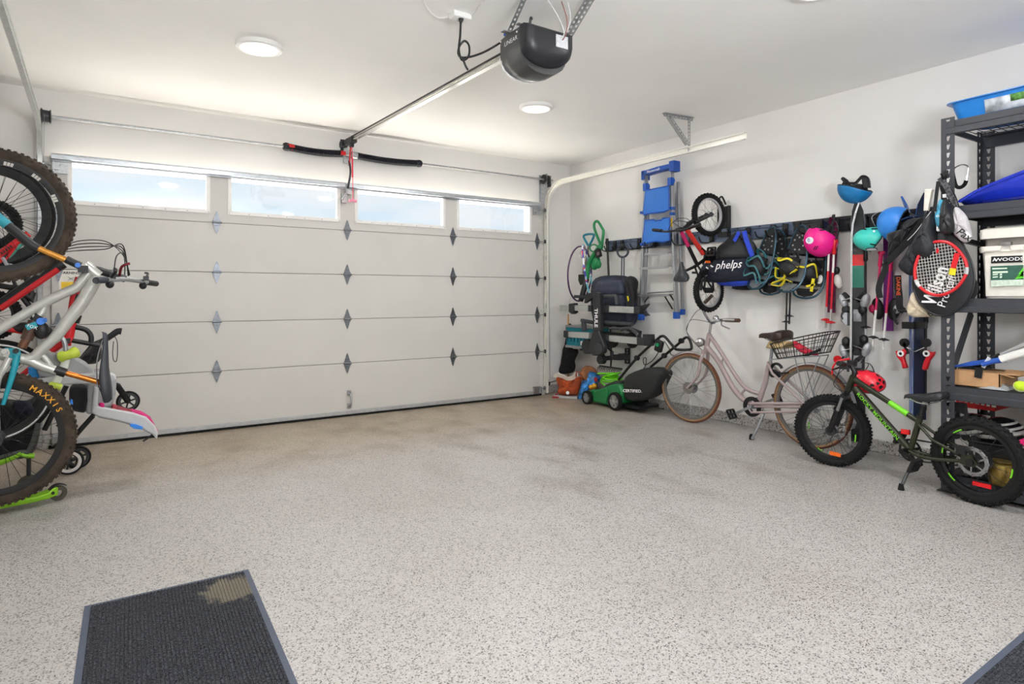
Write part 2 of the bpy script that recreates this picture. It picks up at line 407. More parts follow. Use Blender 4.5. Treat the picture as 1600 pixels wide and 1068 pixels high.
for sx, x in ((1, DX0+DW-.06), (-1, DX0+.06)):           # top and bottom roller brackets
    for z, nm in ((2.27, 'top_bracket'), (.07, 'bottom_bracket')):
        b = MB(); b.box((x, DY-.012, z), (.1, .012, .09)); b.box((x+sx*.045, DY-.035, z), (.008, .055, .08)); b.cyl((x, DY-.035, z+.02), (x+sx*.11, DY-.035, z+.02), .007, 8)
        b.disc((x+sx*.11, DY-.035, z+.02), (1, 0, 0), .022, .016, 14); b.box((x-.03, DY-.03, z+.005), (.05, .03, .05)); b.build(nm, galv, door)
# strut along the top, bottom rail with its rubber seal, pull handle, warning sticker
s = MB(); z = 2.352
prof = [(0, -.034), (-.02, -.034), (-.024, -.02), (-.045, -.016), (-.045, .016), (-.024, .02), (-.02, .034), (0, .034)]
s.loft([[V((x, DY+a, z+b)) for a, b in prof] for x in (DX0-.0, DX0+DW)]); s.build('strut', mat('zinc_strut', (196, 202, 208), .3, .8, var=.08), door, smooth=20)
MB().box2((DX0, DY-.012, .02), (DX0+DW, DY+.045, .062)).build('bottom_rail', mat('dull_aluminium', (182, 183, 184), .5, .4), door, bevel=.004)
MB().box2((DX0-.02, DY-.016, 0), (DX0+DW+.02, DY+.05, .022)).build('bottom_seal', rubber, door, bevel=.006)
hx = DX0+DW*.5+.02
h = MB(); h.tube(spl([(hx, DY, .235), (hx, DY-.05, .225), (hx+.004, DY-.058, .18), (hx, DY-.05, .12), (hx, DY, .11)], 6), .011, 8)
h.box((hx, DY-.004, .24), (.04, .008, .05)); h.box((hx, DY-.004, .105), (.04, .008, .05)); h.build('pull_handle', galv, door)
# red operator arm bracket at the middle top
b = MB(); b.box((2.14, DY-.03, 2.29), (.05, .05, .05)); b.box((2.1, DY-.02, 2.22), (.05, .03, .09)); b.tube([(2.13, DY-.05, 2.3), (2.07, DY-.05, 2.2)], .008, 8); b.build('arm_bracket', galv, door)
# jamb seals
for x in (DX0-.045, DX0+DW+.045):
    MB().box2((x-.05, DY+.02, 0), (x+.05, YF+.0, 2.36)).build('door_jamb' if x < 1 else 'door_jamb', mat('jamb_trim', (214, 212, 206), .6), door)
# ================================================================== TRACKS, SPRING SHAFT, OPENER
m_track = mat('white_steel_track', (232, 230, 222), .3, .15, var=.03)
def channel(mb, pts, side, w=.052, d=.03, th=.003):
    # C-shaped track along pts lying in a plane x = const; `side` = +1/-1 gives the open direction along x
    P = [V(p) for p in pts]; secs = []
    for i, p in enumerate(P):
        t = (P[min(i+1, len(P)-1)]-P[max(i-1, 0)]).normalized(); a = V((side, 0, 0)); b = t.cross(V((1, 0, 0))).normalized()
        h = w/2
        prof = [(0, -h), (d, -h), (d, -h+.008), (th, -h+th), (th, h-th), (d, h-.008), (d, h), (0, h)]
        secs.append([p+a*(-q)+b*r for q, r in prof])
    mb.loft(secs); return mb
def track(x, side, name, label, yend, m):
    root = thing(name, label, 'door track', (x, DY, 0))
    z1 = 2.6
    v = MB(); channel(v, [(x, DY-.04, .03), (x, DY-.04, 2.2)], side); v.build('vertical_track', m if side > 0 else galv, root)
    hpts = [(x, DY-.04, 2.2)] + bez2((x, DY-.04, 2.25), (x, DY-.04, z1), (x, DY-.42, z1), 12) + [(x, yend, z1+.01)]
    q = MB(); channel(q, hpts, side, .06); q.build('horizontal_track', m, root)
    a = MB(); xx = x+side*.012
    a.box2((xx-.002, DY-.02, .03), (xx+.002, YF, 2.75)); a.box2((xx-.03*max(0, side)-(0 if side > 0 else 0), YF-.004, .03), (xx+.03*(1 if side < 0 else .2), YF-.001, 2.75)); a.build('wall_angle', galv, root)
    for z in (.5, 1.1, 1.7, 2.2):
        MB().box((xx-side*.01, DY-.01, z), (.02, .06, .05)).build('track_bracket', galv, root)
    return root
tr = track(4.665, 1, 'door_track', 'white overhead door track at the right end of the garage door', 3.37, m_track)
tl = track(-.385, -1, 'door_track', 'steel overhead door track at the left end of the garage door', 2.2, mat('zinc_track', (214, 216, 214), .3, .5, var=.06))
def punched(mb, a, b, w, nrm, th=.003, step=.03, hole=.007, flange=None):
    """angle iron with a row of punched holes: built as a ladder of bars round real openings"""
    a, b = V(a), V(b); d = b-a; L = d.length; d.normalize(); n = V(nrm).normalized(); x = d.cross(n).normalized()
    for s in (-1, 1): mb.beam(a+x*s*(w/2-(w/2-hole)/2), b+x*s*(w/2-(w/2-hole)/2), w/2-hole, th, n)
    k = max(1, int(L/step))
    for i in range(k+1):
        p = a+d*(L*i/k); mb.beam(p-d*step*.27, p+d*step*.27, hole*2, th, n)
    if flange: mb.beam(a+x*flange*w/2-n*w/2, b+x*flange*w/2-n*w/2, th, w, n)
# triangular hanger from the ceiling to the right track
hb = MB(); A, B, D = V((4.365, 4.035, ZC-.016)), V((4.71, 4.0, ZC-.016)), V((4.655, 4.0, 2.61))
punched(hb, A+V((0, 0, 0)), B, .034, (0, -1, 0)); hb.box((A+B)/2+V((0, 0, .013)), (.36, .04, .004), rotm('Z', -.1))
o_ = hb.build('hanger_angle', galv, tr)
hb = MB(); punched(hb, (4.66, 3.995, ZC-.02), (4.66, 3.995, 2.585), .032, (0, -1, 0)); hb.build('hanger_strap', galv, tr)
hb = MB(); punched(hb, (4.42, 4.02, ZC-.02), (4.64, 3.985, 2.66), .032, (0, -1, .0), flange=1); hb.build('hanger_brace', galv, tr)
# torsion shaft
SZ, SY = 2.685, 6.30
ts = thing('torsion_shaft', 'torsion spring shaft with black coil springs above the garage door', 'spring shaft', (2.14, SY, SZ))
MB().cyl((-.37, SY, SZ), (4.80, SY, SZ), .0127, 12).build('shaft', galv, ts)
m_spring = mat('oiled_spring', (34, 35, 44), .4, .5, var=.3, nscale=40)
def spring(x0, x1):
    m = MB(); n = int((x1-x0)/.011); pts = []
    k = 10
    for i in range(n*k+1):
        a = 2*PI*i/k; u = i/(n*k); sag = .016*math.sin(PI*u)
        pts.append((x0+(x1-x0)*u, SY+math.cos(a)*.031, SZ-sag+math.sin(a)*.031))
    m.tube(pts, .0058, 5); return m.build('spring', m_spring, ts)
spring(1.56, 2.10); spring(2.24, 2.94)
c = MB()
for x, rr in ((1.545, .04), (2.955, .04)): c.lathe((x, SY, SZ), (1, 0, 0), [(0, -.03), (.03, -.03), (rr, -.012), (rr, .012), (.033, .03), (0, .03)], 16)
c.build('winding_cone', m_spring, ts, kind='stuff')
MB().lathe((2.225, SY, SZ), (1, 0, 0), [(0, -.03), (.036, -.03), (.036, .03), (0, .03)], 16).build('stationary_cone', galv, ts)
MB().box((2.165, YF-.03, SZ), (.07, .008, .16)).build('centre_plate', galv, ts).location = (0, -.0, 0)
rd = MB(); rd.tube([(1.54, SY, SZ+.035), (1.6, SY-.02, SZ-.03)], .006, 6); rd.box((1.58, SY-.034, SZ+.006), (.07, .004, .03)); rd.box((2.1, SY-.036, SZ), (.05, .006, .04)); rd.build('red_marking', redp, ts, kind='stuff')
def drum(x, s):
    d = MB(); d.lathe((x, SY, SZ), (1, 0, 0), [(.014, -.035), (.06, -.035), (.06, -.028), (.048, -.022), (.045, .02), (.058, .03), (.014, .035)], 24)
    o = d.build('cable_drum', darksteel, ts)
    p = MB(); p.box((x+s*.055, SY+.02, SZ-.02), (.006, .12, .14)); p.lathe((x+s*.055, SY, SZ), (1, 0, 0), [(.012, -.01), (.03, -.01), (.03, .01), (.012, .01)], 16); p.build('bearing_plate', galv, ts)
    MB().cyl((x+s*.01, SY-.05, SZ), (x+s*.03, DY-.02, .12), .0016, 5).build('lift_cable', steel, ts)
drum(4.69, 1); drum(-.335, -1)
# ------------------------------------------------------------------ opener
op = thing('door_opener', 'dark grey ceiling garage door opener on a long steel rail', 'door opener', (2.14, 3.2, 2.6))
RX = 2.14
Ra, Rb = V((RX, 6.22, 2.80)), V((RX, 3.25, 2.735))
r = MB(); r.beam(Ra+V((0, 0, .012)), Rb+V((0, 0, .012)), .028, .012); r.beam(Ra-V((0, 0, .012)), Rb-V((0, 0, .012)), .036, .012); r.beam(Ra, Rb, .008, .036); r.build('rail', mat('steel_rail', (205, 204, 198), .22, .9, var=.05), op)
MB().beam(Ra+V((0, 0, .023)), Rb+V((0, 0, .023)), .036, .012).build('drive_belt', black, op)
h = MB(); h.box(Ra+V((0, .03, 0)), (.05, .12, .05)); h.beam(Ra+V((0, .05, 0)), (RX-.02, YF-.02, 2.79), .04, .05); h.disc((RX-.02, YF-.03, 2.79), (1, 0, 0), .035, .05, 12); h.box((RX, YF-.006, 2.79), (.07, .01, .12)); h.build('header_bracket', darksteel, op)
h = MB(); h.box(Ra+V((0, -.09, -.01)), (.06, .14, .055)); h.box(Ra+V((0, -.09, -.05)), (.03, .05, .05)); h.build('trolley', black, op)
h = MB(); h.beam(Ra+V((0, -.06, -.05)), (RX+.0, SY-.09, 2.55), .006, .03, (0, 1, 0)); h.build('arm', redp, op)
h = MB(); h.tube(spl([(RX, SY-.09, 2.6), (RX-.0, DY-.1, 2.48), (RX-.012, DY-.06, 2.32)], 5), .011, 8); h.build('curved_arm', darksteel, op)
h = MB(); h.tube([Ra+V((0, -.09, -.06)), (RX+.005, 6.12, 2.62), (RX+.008, 6.12, 2.2)], .0032, 6); h.tube([(RX+.0, 6.115, 2.62), (RX+.004, 6.12, 2.42)], .008, 6)
rc = h.build('release_cord', mat('release_cord_red', (224, 40, 70), .6), op)
h = MB(); h.cyl((RX-.03, 6.12, 2.185), (RX+.045, 6.12, 2.185), .014, 10); h.cyl((RX+.008, 6.12, 2.185), (RX+.008, 6.12, 2.215), .01, 8); h.build('release_handle', mat('pink_handle', (240, 150, 175), .5), rc)
# motor head: lofted hood, rounded belly. long side faces -X / camera
m_head = mat('charcoal_hood', (60, 61, 60), .42, var=.05); m_hbl = mat('black_hood', (32, 33, 38), .4)
H0 = V((2.145, 2.93, 2.735))                              # centre of head top

def head_sec(y, wx, zt, zs, zb, n=10):
    # flat top, upright sides down to zs, round belly down to zb
    x0, x1 = H0.x-wx, H0.x+wx; pts = [V((x1, y, zt)), V((x1, y, zs))]
    for i in range(1, n): a = PI*i/n; pts.append(V((H0.x+wx*math.cos(a), y, zs-(zs-zb)*math.sin(a)**.8)))
    return pts + [V((x0, y, zs)), V((x0, y, zt))]
h = MB(); h.loft([head_sec(3.16, .125, 2.735, 2.66, 2.60), head_sec(3.12, .155, 2.74, 2.645, 2.53), head_sec(3.02, .165, 2.745, 2.64, 2.505), head_sec(2.9, .165, 2.745, 2.64, 2.51)])
h.build('hood', m_head, op, smooth=50)
h = MB(); h.loft([head_sec(2.9, .168, 2.75, 2.65, 2.545), head_sec(2.86, .168, 2.752, 2.655, 2.55), head_sec(2.83, .155, 2.742, 2.665, 2.575), head_sec(2.815, .12, 2.73, 2.675, 2.61)])
h.build('end_cover', m_hbl, op, smooth=50)
h = MB(); h.loft([head_sec(3.168, .128, 2.66, 2.65, 2.588), head_sec(3.135, .15, 2.65, 2.64, 2.527), head_sec(3.11, .152, 2.62, 2.61, 2.522)])
h.build('lamp_lens', mat('frosted_lens', (240, 240, 236), .35), op)
MB().text('LINEAR', (H0.x-.1655, 2.99, 2.692), (0, -1, 0), (0, 0, 1), .036, .002, align='CENTER', sx=1.15).build('lettering', whitep, op)
h = MB(); h.box((2.21, 2.813, 2.68), (.085, .003, .07)); h.build('rating_label', mat('label_paper', (205, 206, 210), .5, var=.25, nscale=160), op)
h = MB()
for (x, y, z) in ((H0.x-.166, 3.1, 2.725), (H0.x-.166, 2.93, 2.725)): h.disc((x, y, z), (1, 0, 0), .005, .004, 8)
h.build('screws', whitep, op, kind='stuff')
h = MB(); h.tube(spl([(2.02, 2.86, 2.75), (2.02, 2.85, 2.785), (2.04, 2.87, 2.79)], 4), .007, 6); h.build('release_tab', black, op)
h = MB(); h.box((2.14, 3.02, 2.751), (.4, .034, .004)); h.box((2.14, 2.9, 2.755), (.36, .03, .004)); h.build('mount_plate', galv, op)
MB().box((2.0, 3.06, 2.762), (.03, .03, .02)).build('blue_clip', bluep, op)
for (x, y, dx) in ((1.995, 3.05, 0), (2.29, 2.89, .02), (2.31, 2.87, .02)):
    m = MB(); punched(m, (x, y, 2.745), (x+dx, y-.2, ZC), .03, (0, -1, 0), step=.028); m.build('hanger_strap', galv, op)
m_wire = mat('white_wire', (225, 224, 222), .5)
for k, (a, b) in enumerate((((2.2, 2.81, 2.69), (2.12, 2.84, ZC)), ((2.215, 2.81, 2.69), (2.22, 2.83, ZC)), ((2.22, 2.81, 2.7), (2.26, 2.82, ZC)))):
    a, b = V(a), V(b); MB().tube(spl([a, a+V((.0, -.03, .03)), (a+b)/2+V((.01, -.03, .0)), b], 6), .0028, 5).build('bell_wire', m_wire if k != 1 else mat('red_bell_wire', (150, 90, 80), .5), op)
# ceiling outlet, cord and stapled wire
po = V((1.815, 3.29, ZC))
ou = thing('ceiling_outlet', 'white outlet box on the ceiling above the opener rail', 'outlet', po-V((0, 0, .035)))
MB().box(po-V((0, 0, .018)), (.12, .075, .034)).build('cover', white, ou, bevel=.006)
MB().disc(po-V((0, 0, .037)), (0, 0, 1), .02, .006, 14).build('socket', mat('socket_grey', (190, 190, 188), .5), ou)
pc = MB()
def cpt(px, py, y): return ony(px, py, y)
cy_ = 3.28
knot = [cpt(720, 30, cy_), cpt(719, 55, cy_), cpt(717, 78, cy_), cpt(722, 94, cy_-.02), cpt(732, 88, cy_-.03), cpt(733, 72, cy_-.02), cpt(726, 64, cy_), cpt(718, 72, cy_+.02), cpt(716, 84, cy_+.02), cpt(722, 90, cy_), cpt(738, 88, cy_-.01), cpt(755, 82, cy_-.05), cpt(770, 74, cy_-.1), cpt(783, 66, 3.165)]
pc.tube(spl(knot, 6), .0065, 6); pco = pc.build('power_cord', black, None, 'black power cord knotted below the ceiling outlet', 'cord')
MB().lathe(cpt(720, 24, cy_)+V((0, 0, .012)), (0, 0, -1), [(0, 0), (.016, 0), (.018, .03), (.008, .055), (0, .055)], 12).build('plug', black, pco)
MB().tube([cpt(723, 92, cy_), cpt(728, 104, cy_-.02), cpt(731, 109, cy_-.03)], .0065, 6).build('cord_tail', black, pco)
w = MB(); Z = ZC-.006
w.tube(spl([onz(655, -12, Z), onz(668, 14, Z), onz(684, 25, Z)+V((0, 0, -.01)), onz(703, 26, Z), onz(715, 22, Z), onz(732, 25, Z), onz(745, 14, Z), onz(756, 0, Z), onz(764, -12, Z)], 6), .005, 6)
w.build('ceiling_wire', m_wire, None, 'twisted white wire sagging along the ceiling past the outlet', 'wire')
# ------------------------------------------------------------------ ceiling lamps
m_disc = mat('lit_diffuser', (255, 252, 246), .4, var=0, emit=.6)
for k, (x, y) in enumerate(LAMPS[:4] if False else LAMPS):
    nm = ['white disc ceiling lamp nearer the left side of the door', 'white disc ceiling lamp between the opener and the right track', 'unseen white disc ceiling lamp added over the left of the room behind the opener', 'unseen white disc ceiling lamp added over the right of the room near the shelf', 'unseen white disc ceiling lamp added at the back left', 'unseen white disc ceiling lamp added at the back right'][k]
    t = thing('ceiling_lamp', nm, 'ceiling lamp', (x, y, ZC-.03), 'disc ceiling lamps')
    MB().lathe((x, y, ZC), (0, 0, -1), [(.15, 0), (.15, .012), (.147, .026), (.135, .03), (.125, .03), (.122, .026), (.0, .026)], 40).build('trim_ring', mat('lamp_ring', (240, 239, 236), .4, var=0), t, smooth=35)
    MB().disc((x, y, ZC-.027), (0, 0, 1), .12, .004, 36).build('diffuser', m_disc, t)
# ================================================================== MATS
def carpet(name, c, c2, spot=None):
    m = bpy.data.materials.new(name); m.use_nodes = True; t = m.node_tree; b = t.nodes['Principled BSDF']; N = t.nodes.new; L = t.links.new
    g = N('ShaderNodeNewGeometry'); n = N('ShaderNodeTexNoise'); n.inputs['Scale'].default_value = 170; n.inputs['Detail'].default_value = 3; L(g.outputs['Position'], n.inputs['Vector'])
    r = N('ShaderNodeValToRGB'); r.color_ramp.elements[0].position = .35; r.color_ramp.elements[1].position = .7; r.color_ramp.elements[0].color = lin(c); r.color_ramp.elements[1].color = lin(c2); L(n.outputs['Fac'], r.inputs[0])
    col = r.outputs[0]
    if spot:
        # a sun-bleached sandy patch of dried dirt in the corner
        mp = N('ShaderNodeVectorMath'); mp.operation = 'SUBTRACT'; L(g.outputs['Position'], mp.inputs[0]); mp.inputs[1].default_value = spot
        sc = N('ShaderNodeVectorMath'); sc.operation = 'MULTIPLY'; L(mp.outputs[0], sc.inputs[0]); sc.inputs[1].default_value = (1/.115, 1/.13, 0)
        n2 = N('ShaderNodeTexNoise'); n2.inputs['Scale'].default_value = 24; L(g.outputs['Position'], n2.inputs['Vector'])
        ln = N('ShaderNodeVectorMath'); ln.operation = 'LENGTH'; L(sc.outputs[0], ln.inputs[0])
        ad = N('ShaderNodeMath'); ad.operation = 'ADD'; L(ln.outputs['Value'], ad.inputs[0]); L(n2.outputs['Fac'], ad.inputs[1])
        mr = N('ShaderNodeMapRange'); mr.inputs[1].default_value = 1.55; mr.inputs[2].default_value = 1.25; mr.inputs[3].default_value = 0; mr.inputs[4].default_value = .4; L(ad.outputs[0], mr.inputs[0])
        mx = N('ShaderNodeMix'); mx.data_type = 'RGBA'; L(mr.outputs[0], mx.inputs[0]); L(col, mx.inputs[6]); mx.inputs[7].default_value = lin((160, 150, 128)); col = mx.outputs[2]
    L(col, b.inputs['Base Color']); b.inputs['Roughness'].default_value = .95; b.inputs['Specular IOR Level'].default_value = .1
    bp = N('ShaderNodeBump'); bp.inputs['Strength'].default_value = .7; bp.inputs['Distance'].default_value = .004; L(n.outputs['Fac'], bp.inputs['Height']); L(bp.outputs[0], b.inputs['Normal'])
    return m
m_edgerub = mat('mat_edge_rubber', (74, 82, 98), .6)
def floor_mat_thing(label, A, u, v, wid, ln, spot):
    """A: corner; u across the ribs, v along them"""
    A, u, v = V(A), V(u).normalized(), V(v).normalized(); e = .022
    t = thing('entrance_mat', label, 'mat', A)
    b = MB(); h = .004
    b.prism([A+V((0, 0, h/2)), A+u*wid+V((0, 0, h/2)), A+u*wid+v*ln+V((0, 0, h/2)), A+v*ln+V((0, 0, h/2))], (0, 0, 1), h)
    b.build('rubber_border', m_edgerub, t)
    r = MB(); n = int((wid-2*e)/.0125)
    for i in range(n):
        x = e+(wid-2*e)*(i+.5)/n; w = (wid-2*e)/n*.4
        p = [A+u*(x-w)+V((0, 0, h)), A+u*(x-w*.6)+V((0, 0, .0085)), A+u*(x+w*.6)+V((0, 0, .0085)), A+u*(x+w)+V((0, 0, h))]
        r.loft([[q+v*e for q in p], [q+v*(ln-e) for q in p]])
    r.add([A+u*e+v*e+V((0, 0, .0055)), A+u*(wid-e)+v*e+V((0, 0, .0055)), A+u*(wid-e)+v*(ln-e)+V((0, 0, .0055)), A+u*e+v*(ln-e)+V((0, 0, .0055))], [(0, 1, 2, 3)])
    r.build('ribbed_carpet', carpet('mat_carpet', (30, 31, 36), (84, 86, 92), spot), t, kind='stuff', smooth=0)
    return t
a_, b_, c_, d_ = onz(132, 948), onz(388, 890), onz(465, 1068), onz(112, 1068)
u_ = (b_-a_).normalized(); v_ = (c_-b_).normalized()
floor_mat_thing('dark ribbed entrance mat with a sandy patch in its corner, at the left', a_, u_, v_, (b_-a_).length, 1.45, tuple(onz(362, 922)))
p0, p1 = onz(1502, 1070), onz(1600, 987)
u2 = (p1-p0).normalized(); v2 = V((u2.y, -u2.x, 0))
floor_mat_thing('dark ribbed entrance mat in the right foreground corner', p0-u2*.25, v2, u2, .9, 1.35, None)
# ================================================================== WALL RAIL
m_rail = mat('rail_sky_sheen', (92, 106, 128), .4, .2); m_railk = mat('rail_black', (38, 40, 46), .4)  # far lengths: sky reflection put into the blue-grey colour
RZ0, RZ1, RD = 1.765, 1.888, .03
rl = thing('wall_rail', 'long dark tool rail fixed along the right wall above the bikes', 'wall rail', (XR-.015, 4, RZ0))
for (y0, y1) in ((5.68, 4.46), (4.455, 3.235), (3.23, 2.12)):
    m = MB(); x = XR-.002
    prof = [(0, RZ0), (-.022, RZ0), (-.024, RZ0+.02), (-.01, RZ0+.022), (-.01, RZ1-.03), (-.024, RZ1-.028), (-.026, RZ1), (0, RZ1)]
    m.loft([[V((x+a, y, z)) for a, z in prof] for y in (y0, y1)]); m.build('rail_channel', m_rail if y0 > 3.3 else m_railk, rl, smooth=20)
m = MB()
for k in range(30): m.disc((XR-.03, 5.6-k*.12, RZ1-.012), (1, 0, 0), .006, .006, 8)
m.build('rail_screws', black, rl, kind='stuff')
def rail_hook(y, out=.16, up=.05, fork=.0, drop=.03, name='hook'):
    """steel hook clipped to the rail: back plate and one or two prongs"""
    m = MB(); x = XR-.03; z = RZ0+.045
    m.box((x-.006, y, z+.01), (.014, .05, .11)); m.box((x-.014, y, z), (.012, .03, .05))
    for s in ((-1, 1) if fork else (0,)):
        yy = y+s*fork
        m.tube(spl([(x-.01, y+s*min(fork, .02), z-.02), (x-.05, yy, z-.02-drop), (x-out*.8, yy, z-.02-drop), (x-out, yy, z-.02-drop+up)], 5), .0065, 7)
    return m.build(name, black, rl)
for y, o_, u, f in ((5.5, .2, .05, .03), (5.38, .16, .04, 0), (5.1, .2, .05, .05), (4.86, .22, .05, .05), (4.36, .22, .06, .07), (4.1, .2, .05, 0), (3.68, .22, .05, .05), (3.42, .2, .05, .05), (3.3, .22, .05, .05), (3.18, .2, .05, .0), (2.98, .25, .06, .05), (2.84, .14, .05, .04), (2.62, .14, .05, .05), (2.46, .22, .06, .03), (2.3, .2, .06, .05), (2.18, .16, .05, .04)):
    rail_hook(y, o_, u, f)
# ================================================================== STORAGE SHELF
m_shelf = mat('charcoal_powder_coat', (56, 58, 64), .5, .1)
SX0, SX1, SY0, SY1 = 4.46, 5.08, 1.80, .15              # front, back, left end, right end (out of view)
def zs(px, py): return onx(px, py, SX0).z
LV = [zs(1490, 620)-.02, zs(1516, 487)-.005, zs(1521, 341), zs(1490, 209)]      # undersides of beams
BH = .086
LV = [.03] + LV
top_z = zs(1466, 187)
sh = thing('shelf_rack', 'tall charcoal metal shelf rack with keyhole posts by the right wall', 'shelf rack', ((SX0+SX1)/2, (SY0+SY1)/2, 0))
def post(x, y, sx, sy):
    """angle post: one flange along x, one along y, each with a row of open keyholes"""
    m = MB(); W = .075; th = .0025; pitch = .052; n = int(top_z/pitch)
    for ax in (0, 1):
        d = V((sx, 0, 0)) if ax == 0 else V((0, sy, 0)); nn = V((0, 1, 0)) if ax == 0 else V((1, 0, 0)); o = V((x, y, 0))
        h0, h1 = .34*W, .68*W                            # hole band
        up = V((0, 0, 1))
        def slab(a0, a1, z0, z1): m.prism([o+d*a0+up*z0, o+d*a1+up*z0, o+d*a1+up*z1, o+d*a0+up*z1], nn, th)
        slab(0, h0, 0, top_z); slab(h1, W, 0, top_z)
        for k in range(n+1):
            z0 = k*pitch; z1 = z0+pitch*.42 if k < n else top_z
            slab(h0, h1, z0, z1)
            if k < n:                                    # tapered keyhole: small wedges narrow the lower end
                zz = z1+pitch*.58; mid = (h0+h1)/2
                m.prism([o+d*h0+up*z1, o+d*(mid-.004)+up*z1, o+d*h0+up*zz], nn, th); m.prism([o+d*h1+up*z1, o+d*h1+up*zz, o+d*(mid+.004)+up*z1], nn, th)
    return m.build('post', m_shelf, sh, smooth=0)
post(SX0, SY0, 1, -1); post(SX1, SY0, -1, -1); post(SX0, SY1, 1, 1); post(SX1, SY1, -1, 1)
m_deck = mat('shelf_board', (66, 64, 62), .7, var=.12)
for k, z in enumerate(LV):
    for x in (SX0, SX1):
        m = MB(); s = 1 if x == SX0 else -1
        prof = [(0, 0), (-s*.006, .004), (-s*.006, BH*.45), (s*.004, BH*.55), (s*.004, BH), (s*.035, BH), (s*.035, BH-.012), (s*.012, BH-.014), (s*.012, 0)]
        m.loft([[V((x+a, y, z+b)) for a, b in prof] for y in (SY0-.03, SY1+.03)]); m.build('beam', m_shelf, sh, smooth=20)
    for y in (SY0-.004, SY1+.004):
        m = MB(); m.beam((SX0+.02, y, z+BH*.6), (SX1-.02, y, z+BH*.6), .012, .035); m.build('end_brace', m_shelf, sh)
    if k == len(LV)-1:
        m = MB()
        for i in range(34): y = SY0-.02-(SY0-SY1-.04)*i/33; m.cyl((SX0+.01, y, z+BH-.009), (SX1-.01, y, z+BH-.009), .0025, 5)
        for i in range(5): x = SX0+.06+(SX1-SX0-.12)*i/4; m.cyl((x, SY0-.02, z+BH-.013), (x, SY1+.02, z+BH-.013), .003, 5)
        m.build('wire_deck', m_shelf, sh, kind='stuff')
        for y in (1.42, .95, .5): m = MB(); m.box(((SX0+SX1)/2, y, z+BH-.03), (SX1-SX0-.01, .04, .022)); m.build('cross_bar', m_shelf, sh)
    else:
        MB().box2((SX0+.006, SY1+.01, z+BH-.012), (SX1-.006, SY0-.01, z+BH)).build('deck', m_deck, sh)
m = MB(); m.beam((SX0+.01, SY0-.012, 1.62), (SX1-.01, SY0-.012, 1.58), .03, .03); m.build('end_brace', m_shelf, sh)
m = MB(); m.beam((SX0+.05, SY0-.01, .64), (SX1-.2, SY0-.01, 1.12), .012, .06); m.build('end_brace', m_shelf, sh)
DK = [z+BH for z in LV]
for x in (SX0, SX1):
    for y in (SY0, SY1): MB().box((x+(.026 if x == SX0 else -.026), y+(-.026 if y == SY0 else .026), .004), (.09, .09, .008)).build('foot', black, sh, bevel=.003)
